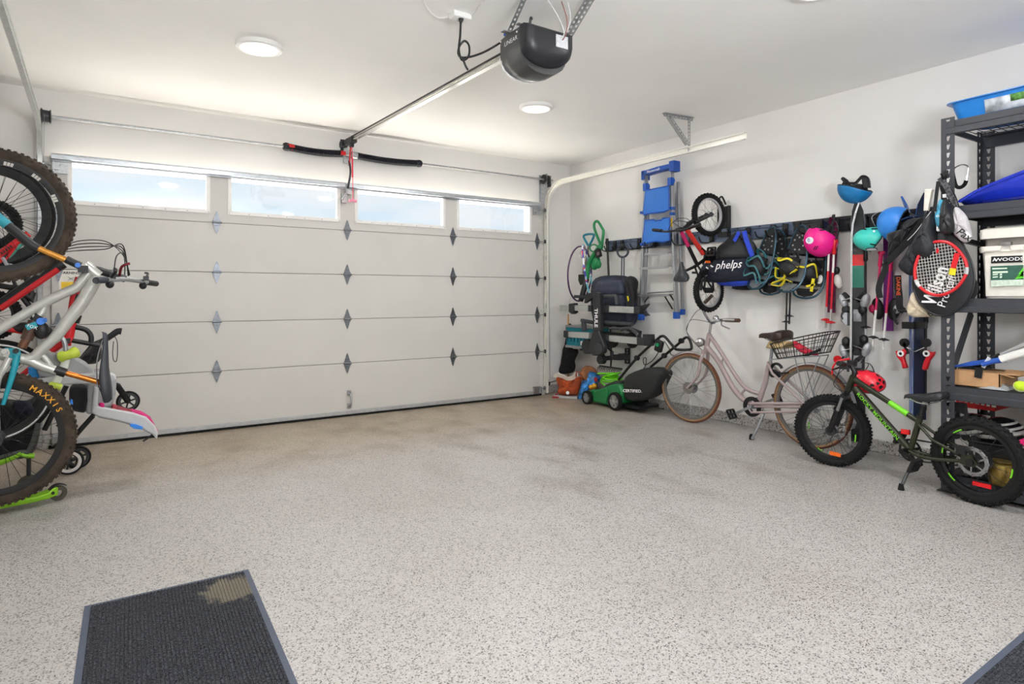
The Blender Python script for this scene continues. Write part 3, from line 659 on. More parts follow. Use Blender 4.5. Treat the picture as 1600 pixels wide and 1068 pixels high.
# ================================================================== BICYCLES
m_spoke = mat('spoke_wire', (118, 118, 120), .3, .8, var=0); m_spokek = mat('black_spoke', (40, 40, 42), .4, .5, var=0)
def part(parent, name, m, fn, **k):
    b = MB(); fn(b); return b.build(name, m, parent, **k)
def tb(parent, name, m, pts, r, n=10, **k):
    b = MB(); b.tube(pts, r, n); return b.build(name, m, parent, **k)
def wheel(bike, c, n, R, tr, m_tyre, m_rim, m_sp, rimd=.018, rimw=.022, spokes=28, knob=0, hubr=.016, hubw=.09, m_hub=None, wall=None, rotor=0, cass=0, up=None, fat=1.0):
    """wheel standing in the plane with axis n: rim mesh with tyre, spokes, hub (and rotor, cassette) under it"""
    c, n = V(c), V(n).normalized(); u, w = perp(n)
    Rr = R-tr*2+.004
    b = MB(); b.lathe(c, n, [(Rr-rimd, -rimw*.35), (Rr-rimd*.3, -rimw/2), (Rr+.004, -rimw/2), (Rr+.002, 0), (Rr+.004, rimw/2), (Rr-rimd*.3, rimw/2), (Rr-rimd, rimw*.35), (Rr-rimd, -rimw*.35)], 48)
    wh = b.build('wheel', m_rim, bike)
    b = MB(); Rc = R-tr; prof = []
    for i in range(11): a = -PI*.5-2.3+4.6*i/10; prof.append((Rc-math.sin(a+0)*tr*1.0 if False else Rc+math.cos(-2.45+4.9*i/10)*tr, math.sin(-2.45+4.9*i/10)*tr*fat))
    if wall:
        b.use(wall)
        b.lathe(c, n, prof[:3], 56); b.lathe(c, n, prof[8:], 56); b.use(m_tyre); b.lathe(c, n, prof[2:9], 56); b.build('tyre', None, wh, smooth=60)
    else: b.lathe(c, n, prof, 56); b.build('tyre', m_tyre, wh, smooth=60)
    if knob:
        b = MB(); k = int(2*PI*R/knob)
        for i in range(k):
            a = 2*PI*i/k; d = u*math.cos(a)+w*math.sin(a); t = n.cross(d)
            rows = ((0, 0, 1.), ) if i % 2 else ((.55, .16, 1.), (-.55, .16, 1.))
            for (off, sink, sc) in rows + (((.92, .55, .9), (-.92, .55, .9)) if i % 2 else ()):
                p = c+d*(R-tr*sink*.9+.0)+n*(off*tr*fat*.95)
                x = (n*math.cos(off*.9)-d*math.sin(off*.9)).normalized(); z = x.cross(t).normalized()
                b.box(p, (tr*.42, knob*.5, tr*.36), Matrix((x, t, z)).transposed())
        b.build('tread_blocks', m_tyre, wh, kind='stuff', smooth=0)
    b = MB()
    b.lathe(c, n, [(.004, -hubw*.62), (.008, -hubw*.6), (.008, -hubw*.5), (hubr*1.7, -hubw*.5), (hubr*1.7, -hubw*.44), (hubr, -hubw*.36), (hubr*.9, hubw*.36), (hubr*1.7, hubw*.44), (hubr*1.7, hubw*.5), (.008, hubw*.5), (.008, hubw*.6), (.004, hubw*.62)], 16)
    b.build('hub', m_hub or darksteel, wh)
    b = MB()
    for i in range(spokes):
        a = 2*PI*i/spokes; s = 1 if i % 2 else -1; a2 = a+(.55 if (i//2) % 2 else -.55)
        p = c+n*s*hubw*.46+(u*math.cos(a2)+w*math.sin(a2))*hubr*1.5; q = c+(u*math.cos(a)+w*math.sin(a))*(Rr-rimd*.6)
        b.tube([p, q], .0013, 4, caps=False)
    b.build('spokes', m_sp, wh, kind='stuff')
    if rotor:
        b = MB(); o = c+n*hubw*.5*(1 if rotor > 0 else -1); rr = abs(rotor)
        b.lathe(o, n, [(rr*.74, -.001), (rr*.97, -.001), (rr, 0), (rr*.97, .001), (rr*.74, .001), (rr*.74, -.001)], 36)
        for i in range(12): a = 2*PI*i/12; b.disc(o+(u*math.cos(a)+w*math.sin(a))*rr*.96, n, rr*.09, .002, 8)
        for i in range(6):
            a = 2*PI*i/6; b.beam(o+(u*math.cos(a)+w*math.sin(a))*rr*.2, o+(u*math.cos(a+.4)+w*math.sin(a+.4))*rr*.8, .009, .002, n)
        b.disc(o, n, rr*.3, .003, 14); b.build('disc_rotor', steel, wh)
    if cass:
        b = MB(); s = 1 if cass > 0 else -1; rr = abs(cass)
        for k in range(6):
            q = c+n*s*(hubw*.5+.004*k-.01); r_ = rr*(1-.11*k); pts = []
            for i in range(48): a = 2*PI*i/48; f = 1 if i % 2 else .95; pts.append(q+(u*math.cos(a)+w*math.sin(a))*r_*f)
            b.prism(pts, n, .0018)
        b.build('cassette', darksteel, wh)
    return wh
def saddle(bike, rear, nose, up, width, m, name='saddle', hs=1.):
    """saddle lofted from the rear to the nose; up = its own up direction"""
    rear, nose, up = V(rear), V(nose), V(up).normalized(); ax = (nose-rear); L = ax.length; ax.normalize(); side = up.cross(ax).normalized(); secs = []
    for t, w, h, dz in ((0, .55, .5, .012), (.04, .9, .9, .018), (.18, 1., 1.1, .012), (.35, .82, 1.1, .004), (.5, .5, .85, .002), (.7, .28, .6, .006), (.9, .22, .5, .006), (.98, .17, .4, .002), (1, .08, .2, -.01)):
        p = rear+ax*L*t+up*dz; W = width/2*w; H = .026*h*hs; s = []
        for i in range(14):
            a = 2*PI*i/14; x = math.cos(a)*W; z = math.sin(a)*H if math.sin(a) > 0 else math.sin(a)*H*1.0
            if math.sin(a) <= 0: z -= (abs(math.cos(a))**2)*H*.8
            s.append(p+side*x+up*z)
        secs.append(s)
    b = MB(); b.loft(secs); sd = b.build(name, m, bike, smooth=60)
    b = MB()
    for s in (-1, 1): b.tube(spl([rear+ax*L*.1+side*s*.025-up*.01, rear+ax*L*.3+side*s*.022-up*.035, rear+ax*L*.6+side*s*.022-up*.035, rear+ax*L*.88+side*s*.008-up*.008], 4), .0035, 6)
    b.box(rear+ax*L*.45-up*.036, (.03, .03, .02)); b.build('saddle_rails', steel, sd, kind='stuff')
    return sd
def pedal(bike, c, ax, u, m=black, name='pedal'):
    c, ax, u = V(c), V(ax).normalized(), V(u).normalized(); b = MB(); w = ax.cross(u).normalized()
    for s in (-1, 1): b.beam(c+u*s*.038-ax*.04, c+u*s*.038+ax*.045, .012, .02, w); b.beam(c+ax*s*.042-u*.04, c+ax*s*.042+u*.04, .01, .02, w)
    b.cyl(c-ax*.05, c+ax*.05, .009, 8); b.beam(c-u*.036, c+u*.036, .02, .012, w)
    return b.build(name, m, bike)
def crankset(bike, c, n, armdir, L, rings, m_ring, m_arm, pm=black, off=.05, pedals=True, guard=None):
    c, n, d = V(c), V(n).normalized(), V(armdir).normalized(); u, w = perp(n)
    b = MB(); b.cyl(c-n*.04, c+n*.04, .02, 16); b.build('bottom_bracket', m_arm, bike)
    b = MB(); q = c-n*off*.7 if False else c+n*(.03 if rings > 0 else -.03); rr = abs(rings); pts = []
    m = 64
    for i in range(m): a = 2*PI*i/m; f = 1 if (i % 2) else .955; pts.append((math.cos(a)*rr*f, math.sin(a)*rr*f))
    inner = [(math.cos(2*PI*i/m)*rr*.8, math.sin(2*PI*i/m)*rr*.8) for i in range(m)]
    for s in (-.0015, .0015):
        k = len(b.v); vs = [q+n*s+u*x+w*y for x, y in pts]+[q+n*s+u*x+w*y for x, y in inner]
        b.add(vs, [(i, (i+1) % m, m+(i+1) % m, m+i) for i in range(m)])
    for i in range(4): a = PI/2*i+.4; b.beam(q, q+(u*math.cos(a)+w*math.sin(a))*rr*.88, .018, .004, n)
    b.build('chainring', m_ring, bike)
    for s in (1, -1):
        b = MB(); e = c+d*s*L+n*s*off*1.15; b.beam(c+n*s*off, e, .022, .014, n); b.disc(c+n*s*off, n, .016, .018, 12); b.disc(e, n, .012, .018, 12); b.build('crank_arm', m_arm, bike)
        if pedals: pedal(bike, e+n*s*.055, n, d.cross(n), pm)
def chain(bike, a, ra, b_, rb, n, off, m=darksteel):
    a, b_, n = V(a)+V(n)*off, V(b_)+V(n)*off, V(n); d = (b_-a).normalized(); p = n.cross(d).normalized(); b = MB()
    for s in (1, -1): b.beam(a+p*s*ra, b_+p*s*rb, .006, .009, p)
    return b.build('chain', m, bike)
def arc_pts(c, n, u, R, a0, a1, k=24):
    c, n, u = V(c), V(n).normalized(), V(u); u = (u-n*u.dot(n)).normalized(); w = n.cross(u)
    return [c+(u*math.cos(a0+(a1-a0)*i/k)+w*math.sin(a0+(a1-a0)*i/k))*R for i in range(k+1)]
Z3 = V((0, 0, 1))
def pick(f, c0, c1, s, org):                              # crop coordinates -> photograph pixels -> plane
    return lambda x, y, off=0.: f(org[0]+x*s, org[1]+y*s, off)

# ------------------------------------------------------------------ pale pink city bicycle
m_pink = mat('pale_pink_paint', (164, 148, 148), .35, .1, var=.03); m_rimg = mat('grey_rim', (118, 116, 114), .35, .7)
m_tan = mat('tan_sidewall', (136, 106, 72), .7, var=.1); m_brn = mat('brown_leather', (74, 48, 36), .5, var=.15, bump=.2)
m_treadr = mat('brown_tread', (104, 60, 44), .8, var=.12); m_straw = mat('straw_weave', (206, 178, 128), .8, var=.3, nscale=120, bump=.5, bscale=160)
A = onz(1082, 659); B = onz(1268, 700); A.x -= .03
cp = Plane(A, B); cu, cn = cp.u, cp.n; CR = .338
ck = lambda x, y, off=0.: cp(1000+x*.2342, 460+y*.2342, off)
city = thing('city_bicycle', 'pale pink step-through city bicycle with a wire basket, in front of the wall', 'bicycle', A+(B-A)*.5)
fc = A+Z3*CR; rc_ = B+Z3*CR
ang = math.radians(6); fn_ = (cn*math.cos(ang)+cu*math.sin(ang)).normalized()
wheel(city, fc, fn_, CR, .0185, m_treadr, m_rimg, m_spoke, .018, .026, 32, hubr=.034, hubw=.085, m_hub=steel, wall=m_tan)
wheel(city, rc_, cn, CR, .0185, m_treadr, m_rimg, m_spoke, .018, .026, 32, hubr=.034, hubw=.1, m_hub=alu, wall=m_tan)
HT, HB = ck(462, 270), ck(440, 365)
BBc = ck(762, 745); ST = ck(868, 440)
tb(city, 'head_tube', m_pink, [HB-(HT-HB)*.25, HT+(HT-HB)*.1], .023, 14)
dn = spl([ck(450, 350), ck(520, 440), ck(575, 540), ck(620, 620), ck(680, 690), ck(762, 742)], 6)
tb(city, 'down_tube', m_pink, dn, .025, 14)
up_ = spl([ck(470, 280), ck(545, 390), ck(600, 480), ck(660, 570), ck(720, 632), ck(800, 660)], 6)
tb(city, 'upper_tube', m_pink, up_, .019, 12)
tb(city, 'seat_tube', m_pink, [ck(785, 738), ck(835, 590), ck(866, 450)], .022, 14)
tb(city, 'frame_bridge', m_pink, spl([ck(690, 690), ck(680, 660), ck(700, 635)], 4), .011, 8)
tb(city, 'frame_bridge', m_pink, spl([ck(552, 470), ck(548, 440), ck(570, 420)], 4), .009, 8)
for s in (1, -1):
    tb(city, 'chain_stay', m_pink, [ck(780, 742)+cn*s*.03, rc_+cn*s*.058], .012, 10)
    tb(city, 'seat_stay', m_pink, [ck(862, 455)+cn*s*.02, ck(905, 520)+cn*s*.05, rc_+cn*s*.058], .011, 10)
    fk = spl([HB+cn*s*.022-Z3*.01, ck(428, 440)+cn*s*.052, ck(410, 540)+cn*s*.054, fc+fn_*s*.055], 6)
    tb(city, 'fork_blade', m_pink, fk, [.017]*6+[.015]*7+[.011]*6, 10)
part(city, 'fork_crown', m_pink, lambda b: b.beam(HB+cn*.05-Z3*.02, HB-cn*.05-Z3*.02, .03, .03))
tb(city, 'seat_post', alu, [ST-Z3*.03, ck(882, 350)], .0135, 12)
sd = saddle(city, ck(990, 278), ck(797, 276), Z3, .21, mat('dark_saddle_leather', (52, 36, 32), .4, var=.15), hs=1.5)
part(city, 'saddle_cover', m_straw, lambda b: b.loft([[ck(870+i*42, 300)+cn*(.10*math.sin(PI*(k/8-.5)))*(.55+.18*i)+Z3*(-.018-.05*abs(math.sin(PI*(k/8-.5)))**2) for k in range(9)] for i in range(4)], caps=False, closed=False), solid=.012)
tb(city, 'stem', chrome, [HT, ck(472, 205), ck(478, 185)], .013, 10)
GA = ck(600, 168, .10); 
bl = [ck(478, 188), ck(505, 180, .06), ck(545, 170, .26), ck(600, 168, .3), ck(648, 172, .31)]
br = [ck(478, 188), ck(455, 165, -.06), ck(425, 110, -.2), ck(420, 68, -.26), ck(440, 40, -.27), ck(475, 12, -.26)]
tb(city, 'handlebar', chrome, spl(bl[::-1]+br[1:], 6), .014, 10)
for p in (bl[-3:], br[-3:]): tb(city, 'grip', m_brn, spl(p, 4) if p is bl else [p[0]+(p[-1]-p[0])*.25, p[-1]+(p[-1]-p[0])*.12], .017, 12)
tb(city, 'brake_lever', steel, spl([bl[2]+V((0, 0, -.01)), ck(545, 205, .27), ck(590, 225, .28), ck(597, 232, .28)], 4), .006, 6)
part(city, 'bell', chrome, lambda b: b.lathe(ck(508, 155, .12), (0, 0, 1), [(0, -.014), (.028, -.014), (.03, -.004), (.022, .014), (.008, .022), (0, .024)], 16))
m_cab = mat('cable_grey', (70, 70, 72), .5)
b = MB(); b.tube(spl([ck(500, 195, .05), ck(420, 175, .03), ck(345, 168, .02), ck(318, 210, .02), ck(316, 262, .02), ck(370, 330, .03), ck(430, 380, .03)], 6), .003, 5)
b.tube(spl([ck(440, 90, -.12), ck(380, 110, -.1), ck(325, 190, -.05), ck(310, 240, -.03), ck(350, 300, -.02), ck(432, 390, -.02)], 6), .003, 5); b.build('brake_cable', m_cab, city, kind='stuff')
part(city, 'head_lamp', chrome, lambda b: (b.lathe(ck(405, 318, .01), -cu-Z3*.1, [(0, -.05), (.025, -.045), (.042, -.01), (.044, .02), (.036, .03), (0, .032)], 18), b.tube([ck(405, 318, .01), ck(445, 350)], .006, 6)))
for (ct, nn, a0, a1, nm) in ((fc, fn_, .2, 1.75, 'front_mudguard'), (rc_, cn, -.35, 2.5, 'rear_mudguard')):
    P_ = arc_pts(ct, nn, cu*-1 if True else cu, CR+.012, 0, 1, 4)
    u0 = V(-cu); w0 = Z3; b = MB(); pts = [ct+(u0*math.cos(a)+w0*math.sin(a))*(CR+.016) for a in [a0+(a1-a0)*i/30 for i in range(31)]] if nm[0] == 'f' else [ct+(cu*math.cos(a)+w0*math.sin(a))*(CR+.016) for a in [a0+(a1-a0)*i/30 for i in range(31)]]
    b.strip(pts, nn, .05, .003)
    for s in (-1, 1): b.tube([pts[4]+nn*s*.022, ct+nn*s*.055], .0025, 5)
    b.build(nm, alu if nm[0] == 'r' else m_pink, city)
# rack, basket
rk = [ck(905, 430), ck(1230, 405)]
b = MB()
for s in (-1, 1):
    b.tube([rk[0]+cn*s*.06, rk[1]+cn*s*.06], .006, 6); b.tube([rk[1]+cn*s*.06, ck(1130, 640)+cn*s*.06, rc_+cn*s*.065], .005, 6); b.tube([(rk[0]+rk[1])/2+cn*s*.06, rc_+cn*s*.065], .005, 6)
for i in range(5): q = rk[0]+(rk[1]-rk[0])*i/4; b.tube([q+cn*.06, q-cn*.06], .005, 6)
b.build('rear_rack', alu, city)
m_basket = mat('black_wire', (30, 30, 31), .4, .3)
bk = MB()
t0, t1, b0, b1 = ck(905, 330), ck(1300, 245), ck(945, 425), ck(1245, 385)
t0.z -= .0; zt = max(t0.z, t1.z)
def ringpts(p, q, w, n=40, r=.05):
    mid = (p+q)/2; L = (q-p).length/2; d = (q-p).normalized(); out = []
    for i in range(n):
        a = 2*PI*i/n; cx = math.copysign(abs(math.cos(a))**.55, math.cos(a)); cy = math.copysign(abs(math.sin(a))**.55, math.sin(a)); out.append(mid+d*L*cx+cn*w*cy)
    return out
rt = ringpts(t0+cn*.0, t1, .16); rb = ringpts(b0, b1, .12)
bk.tube(rt, .005, 6, closed=True); bk.tube(rb, .004, 6, closed=True)
for f in (.33, .66): bk.tube([rb[i].lerp(rt[i], f) for i in range(40)], .0028, 5, closed=True)
for i in range(40): bk.tube([rt[i], rb[i]], .0025, 5)
for i in range(1, 20): bk.tube([rb[i], rb[-i]], .0025, 5)
for i in range(1, 8): q = b0.lerp(b1, i/8); bk.tube([q+cn*.11*1., q-cn*.11], .002, 4)
bas = bk.build('basket', m_basket, city)
part(city, 'chain_case', m_pink, lambda b: (b.tube([BBc+cn*.045+Z3*.03, rc_+cn*.05+Z3*.03], .012, 8), b.tube([BBc+cn*.045-Z3*.05, rc_+cn*.05-Z3*.035], .01, 8)))
part(city, 'chain_guard', black, lambda b: b.lathe(BBc+cn*.03, cn, [(.055, -.006), (.088, -.006), (.088, .006), (.055, .006), (.055, -.006)], 28))
crankset(city, BBc, cn, ck(650, 795)-BBc, .165, -.075, chrome, alu, black, .055)
part(city, 'kickstand', alu, lambda b: b.tube([ck(835, 770, .03), ck(790, 880, .06), onz(1175, 685, .02)], [.012, .011, .010], 10))
part(city, 'stand_foot', rubber, lambda b: b.lathe(onz(1174, 686, .0), Z3, [(0, 0), (.02, 0), (.018, .03), (.012, .045), (0, .045)], 12))
part(city, 'rear_brake', black, lambda b: (b.box(ck(905, 530, .02), (.02, .08, .05)), b.tube([ck(905, 530, .02), ck(990, 520, .03)], .008, 6), b.disc(ck(890, 525, .02), cn, .035, .03, 14)))
part(city, 'frame_lock', black, lambda b: b.ring(ck(912, 500, 0), cn, .05, .012, 20, 6, ang=(0.3, 5.2)))
part(city, 'rear_reflector', redp, lambda b: b.disc(ck(1318, 432, .02), cn*.5+cu*.8, .03, .015, 16))
# ------------------------------------------------------------------ child's olive mountain bike
m_olive = mat('olive_paint', (46, 50, 34), .32, .25, var=.05); m_lime = mat('lime_print', (120, 214, 40), .45, var=.03)
A = onz(1300, 727); B = onz(1527, 787); kp = Plane(A, B); ku, kn = kp.u, kp.n; KR = .258
kk = lambda x, y, off=0.: kp(1220+x*.2903, 500+y*.2903, off)
mtb = thing('kids_mountain_bicycle', 'olive green childs mountain bicycle with lime lettering, parked by the shelf rack', 'bicycle', (A+B)/2)
fc, rc_ = A+Z3*KR, B+Z3*KR
ang = math.radians(20); fn_ = (kn*math.cos(ang)+ku*math.sin(ang)).normalized()
wheel(mtb, fc, fn_, KR, .03, rubber, blackm, m_spokek, .02, .03, 32, knob=.024, hubr=.02, hubw=.09, rotor=-.08)
wh2 = wheel(mtb, rc_, kn, KR, .03, rubber, blackm, m_spokek, .02, .03, 32, knob=.024, hubr=.02, hubw=.1, rotor=.085, cass=-.065)
HB, HT = kk(362, 378), kk(392, 300)
b = MB(); b.tube([HB, HT], .023, 14); b.build('head_tube', m_olive, mtb)
BBc = kk(682, 702)
DT0, DT1 = kk(400, 365), kk(690, 690)
tb(mtb, 'down_tube', m_olive, [DT0, DT1], [.027, .021], 14)
TT0, TT1 = kk(398, 320), kk(735, 540)
tb(mtb, 'top_tube', m_olive, [TT0, TT1], [.021, .016], 14)
tb(mtb, 'seat_tube', m_olive, [kk(700, 690), kk(752, 520)], .018, 14)
for s in (1, -1):
    tb(mtb, 'seat_stay', m_olive, [kk(752, 560)+kn*s*.02, kk(840, 640)+kn*s*.05, rc_+kn*s*.062+Z3*.0], .0095, 10)
    tb(mtb, 'chain_stay', m_olive, spl([kk(700, 700)+kn*s*.02, kk(800, 735)+kn*s*.05, rc_+kn*s*.062], 4), .0105, 10)
part(mtb, 'dropout', m_olive, lambda b: b.prism([rc_+kn*.07+ku*.035-Z3*.01, rc_+kn*.07+Z3*.04, rc_+kn*.07-ku*.05+Z3*.035, rc_+kn*.07-ku*.06-Z3*.02, rc_+kn*.07-Z3*.03], kn, .008))
part(mtb, 'brake_caliper', black, lambda b: (b.box(rc_+kn*.07-ku*.05+Z3*.06, (.03, .05, .05)), b.disc(rc_+kn*.08, kn, .02, .02, 12)))
tb(mtb, 'seat_post', black, [kk(748, 530), kk(768, 460)], .0135, 12)
saddle(mtb, kk(890, 420), kk(665, 410), Z3+ku*.08, .13, mat('saddle_vinyl', (36, 38, 42), .45), 'saddle')
part(mtb, 'seat_clamp', black, lambda b: b.cyl(kk(750, 526), kk(754, 508), .021, 14))
# decals
td = (DT1-DT0).normalized(); tn = kn
part(mtb, 'lettering', m_lime, lambda b: b.text('ROCKY MOUNTAIN', DT0+td*(DT1-DT0).length*.47+kn*.0255, td, kn.cross(td) if kn.cross(td).z > 0 else -kn.cross(td), .037, .0012, bold=.01, sx=1.15))
td = (TT1-TT0).normalized(); tu = kn.cross(td); tu = tu if tu.z > 0 else -tu
part(mtb, 'lime_flash', m_lime, lambda b: b.prism([TT0+td*.20+tu*.012+kn*.017, TT0+td*.33+tu*.012+kn*.0165, TT0+td*.36-tu*.012+kn*.0165, TT0+td*.26-tu*.012+kn*.017], kn, .003) if False else b.tube([TT0+td*(TT1-TT0).length*.58, TT0+td*(TT1-TT0).length*.86], .0192, 14))
for (c_, n_, nm) in ((fc, fn_, 0), (rc_, kn, 1)):
    b = MB()
    for a0 in (PI*.95, PI*1.3, -.25, 1.7) if not nm else (PI*.9, PI*1.2, -.3, 2.0):
        u0 = ku
        pts = [c_+(u0*math.cos(a)+Z3*math.sin(a))*(KR-.072)+n_*.0165 for a in [a0+.28*i/6 for i in range(7)]]; b.strip(pts, Z3.cross(n_), .012, .001) if False else b.tube(pts, .0042, 5)
    b.build('rim_decal', m_lime, mtb, kind='stuff')
# suspension fork
fax = (HB-HT).normalized()
part(mtb, 'fork_crown', black, lambda b: (b.beam(kk(345, 410)+fn_*.065, kk(345, 410)-fn_*.065, .04, .035, fax), b.tube([HB, kk(345, 410)], .02, 10)))
for s in (1, -1):
    c0 = kk(345, 410)+fn_*s*.06; c1 = fc+fn_*s*.062; mid = c0.lerp(c1, .42)
    tb(mtb, 'fork_stanchion', steel, [c0, mid], .0135, 12)
    tb(mtb, 'fork_leg', black, [mid+(c0-mid)*.1, mid, c1.lerp(mid, .15), c1], [.022, .021, .019, .017], 12)
part(mtb, 'fork_arch', black, lambda b: b.tube(spl([kk(345, 410).lerp(fc, .42)+fn_*.06, kk(345, 410).lerp(fc, .36)-ku*.03+fn_*.03, kk(345, 410).lerp(fc, .36)-ku*.03-fn_*.03, kk(345, 410).lerp(fc, .42)-fn_*.06], 4), .013, 8))
# cockpit, turned a little
SM = kk(410, 280)
tb(mtb, 'stem', black, [HT, HT+(HT-HB)*.25, kk(375, 240)], .017, 10)
bar_c = kk(375, 240)
hL = [bar_c, kk(400, 215, .0), kk(425, 195, .0), kk(478, 160, .0)]
gd = (V(fn_)).normalized()
tb(mtb, 'handlebar', black, [bar_c-gd*.26+Z3*.03, bar_c-gd*.06, bar_c+gd*.06, bar_c+gd*.26+Z3*.03], .0115, 10)
for s in (1, -1): tb(mtb, 'grip', black, [bar_c+gd*s*.17+Z3*.02, bar_c+gd*s*.285+Z3*.033], .0175, 12)
for s in (1, -1): tb(mtb, 'brake_lever', blackm, spl([bar_c+gd*s*.13+Z3*.01, bar_c+gd*s*.15-ku*.05-Z3*.015, bar_c+gd*s*.24-ku*.06-Z3*.02], 4), .0065, 6)
for s in (1, -1): part(mtb, 'shifter', black, lambda b: b.box(bar_c+gd*s*.12+Z3*.0-ku*.015, (.05, .05, .04), rotm('Z', .4)))
b = MB(); b.tube(spl([bar_c+gd*.13-ku*.03, kk(300, 310, .06), kk(285, 345, .05), kk(330, 380, .05), kk(380, 350, .03)], 5), .003, 5); b.tube(spl([bar_c-gd*.13-ku*.03, kk(310, 290, -.05), kk(300, 330, -.02), kk(400, 345, .03)], 5), .003, 5); b.build('brake_hose', black, mtb, kind='stuff')
part(mtb, 'red_cable', redp, lambda b: b.tube(spl([kk(276, 290, .05), kk(282, 250, .05), kk(310, 220, .04), kk(372, 208, .02)], 5), .007, 8))
crankset(mtb, BBc, kn, V(ku)*.8-Z3*.35, .13, -.075, blackm, blackm, black, .06)
part(mtb, 'derailleur', black, lambda b: (b.tube([rc_-kn*.07-Z3*.02, rc_-kn*.075-Z3*.09-ku*.03], .012, 8), b.disc(rc_-kn*.075-Z3*.05, kn, .022, .01, 12), b.disc(rc_-kn*.075-Z3*.1-ku*.03, kn, .022, .01, 12)))
chain(mtb, BBc, .07, rc_, .05, kn, -.05)
ks = onz(1408, 760, .02)
tb(mtb, 'kickstand', mat('stand_grey', (80, 82, 84), .4, .5), [kk(712, 755, .05), ks], .010, 10)
part(mtb, 'stand_foot', rubber, lambda b: b.lathe(ks-Z3*.02, Z3, [(0, 0), (.02, 0), (.015, .025), (.011, .04), (0, .04)], 12))
m_orefl = mat('orange_reflector', (245, 110, 30), .25); m_rrefl = mat('red_reflector', (220, 20, 26), .25)
part(mtb, 'wheel_reflector', m_orefl, lambda b: b.box(fc+ku*.03-Z3*.165+fn_*.012, (.012, .085, .026), Matrix((V(fn_), V(ku), Z3)).transposed()))
part(mtb, 'wheel_reflector', m_rrefl, lambda b: b.box(rc_+ku*.03-Z3*.135+kn*.012, (.012, .095, .024), Matrix((V(kn), V(ku), Z3)).transposed()))
part(mtb, 'seat_tube_reflector', m_rrefl, lambda b: b.box(kk(672, 600, -.02), (.02, .05, .03)))
# ------------------------------------------------------------------ helmets helper
def helmet(name, label, c, R3, M, m_shell, m_in=black, cut=.62, rim=None, org=None):
    """dome opening downwards in its own frame M (3x3): z up, x forward"""
    t = thing(name, label, 'helmet', c); c = V(c); b = MB(); secs = []
    nu, nv = 28, 12
    def pt(u, v, s=1.):
        a = 2*PI*u; front = math.cos(a)
        vmax = PI*cut - (.12*PI*max(0, front)) - .03*PI*abs(math.sin(a)) + .05*PI*max(0, -front)
        th = vmax*v
        return c + M @ V((R3[0]*math.sin(th)*math.cos(a)*s, R3[1]*math.sin(th)*math.sin(a)*s, R3[2]*math.cos(th)*s))
    b.grid(lambda u, v: pt(u, v), nu, nv, wrapu=True); sh_ = b.build('shell', m_shell, t, solid=.006, smooth=70)
    b = MB(); b.grid(lambda u, v: pt(u, v*.99, .93), nu, nv, wrapu=True); b.build('padding', m_in, t, solid=.012, smooth=70)
    b = MB(); b.tube([pt(i/40, 1.0, .985) for i in range(40)], .006, 6, closed=True); b.build('edge_trim', rim or m_in, t)
    return t, pt
# red vented helmet hanging from the child's handlebar
hc = onx(1357, 592, 4.60)
Mh = Matrix((V((.25, -.9, -.35)).normalized(), V((.25, -.9, -.35)).cross(V((-.6, -.3, .5))).normalized()*-1, V((.25, -.9, -.35)).normalized().cross(V((.25, -.9, -.35)).cross(V((-.6, -.3, .5))).normalized()*-1))).transposed()
m_redh = mat('red_helmet_shell', (232, 36, 56), .3, var=.04)
rh, pt_ = helmet('bicycle_helmet', 'small red vented bicycle helmet hanging from the olive bicycle handlebar', hc-V((0, 0, .03)), (.115, .085, .095), Mh, m_redh, cut=.5)
b = MB()
for k in range(9):
    u = .05+.9*k/8
    for v0, v1 in ((.42, .58), (.68, .86)):
        p = [pt_(u-.025, v0, 1.025), pt_(u+.025, v0, 1.025), pt_(u+.035, v1, 1.025), pt_(u-.035, v1, 1.025)]
        nn = (p[1]-p[0]).cross(p[2]-p[0])
        b.prism(p, nn, .004)
b.build('vents', black, rh, kind='stuff')
part(rh, 'chin_strap', fabk, lambda b: (b.strip(spl([hc+V((0, .05, .02)), hc+V((.0, .0, .11)), bar_c-gd*.1+Z3*.0], 5), (1, 0, 0), .014, .002), b.strip(spl([hc+V((0, -.05, .02)), hc+V((0, -.01, .11)), bar_c-gd*.1+V((0, .0, .0))], 5), (1, 0, 0), .014, .002)))
# ================================================================== GEAR ON THE RIGHT WALL
def ck2(org, s): return lambda x, y, d=.1: wl(org[0]+x*s, org[1]+y*s, d)
YN, ZU = V((0, -1, 0)), V((0, 0, 1))                      # along the wall towards the viewer; up
XN = V((-1, 0, 0))                                       # out of the wall
def mid(*p): return sum((V(q) for q in p), V((0, 0, 0)))/len(p)
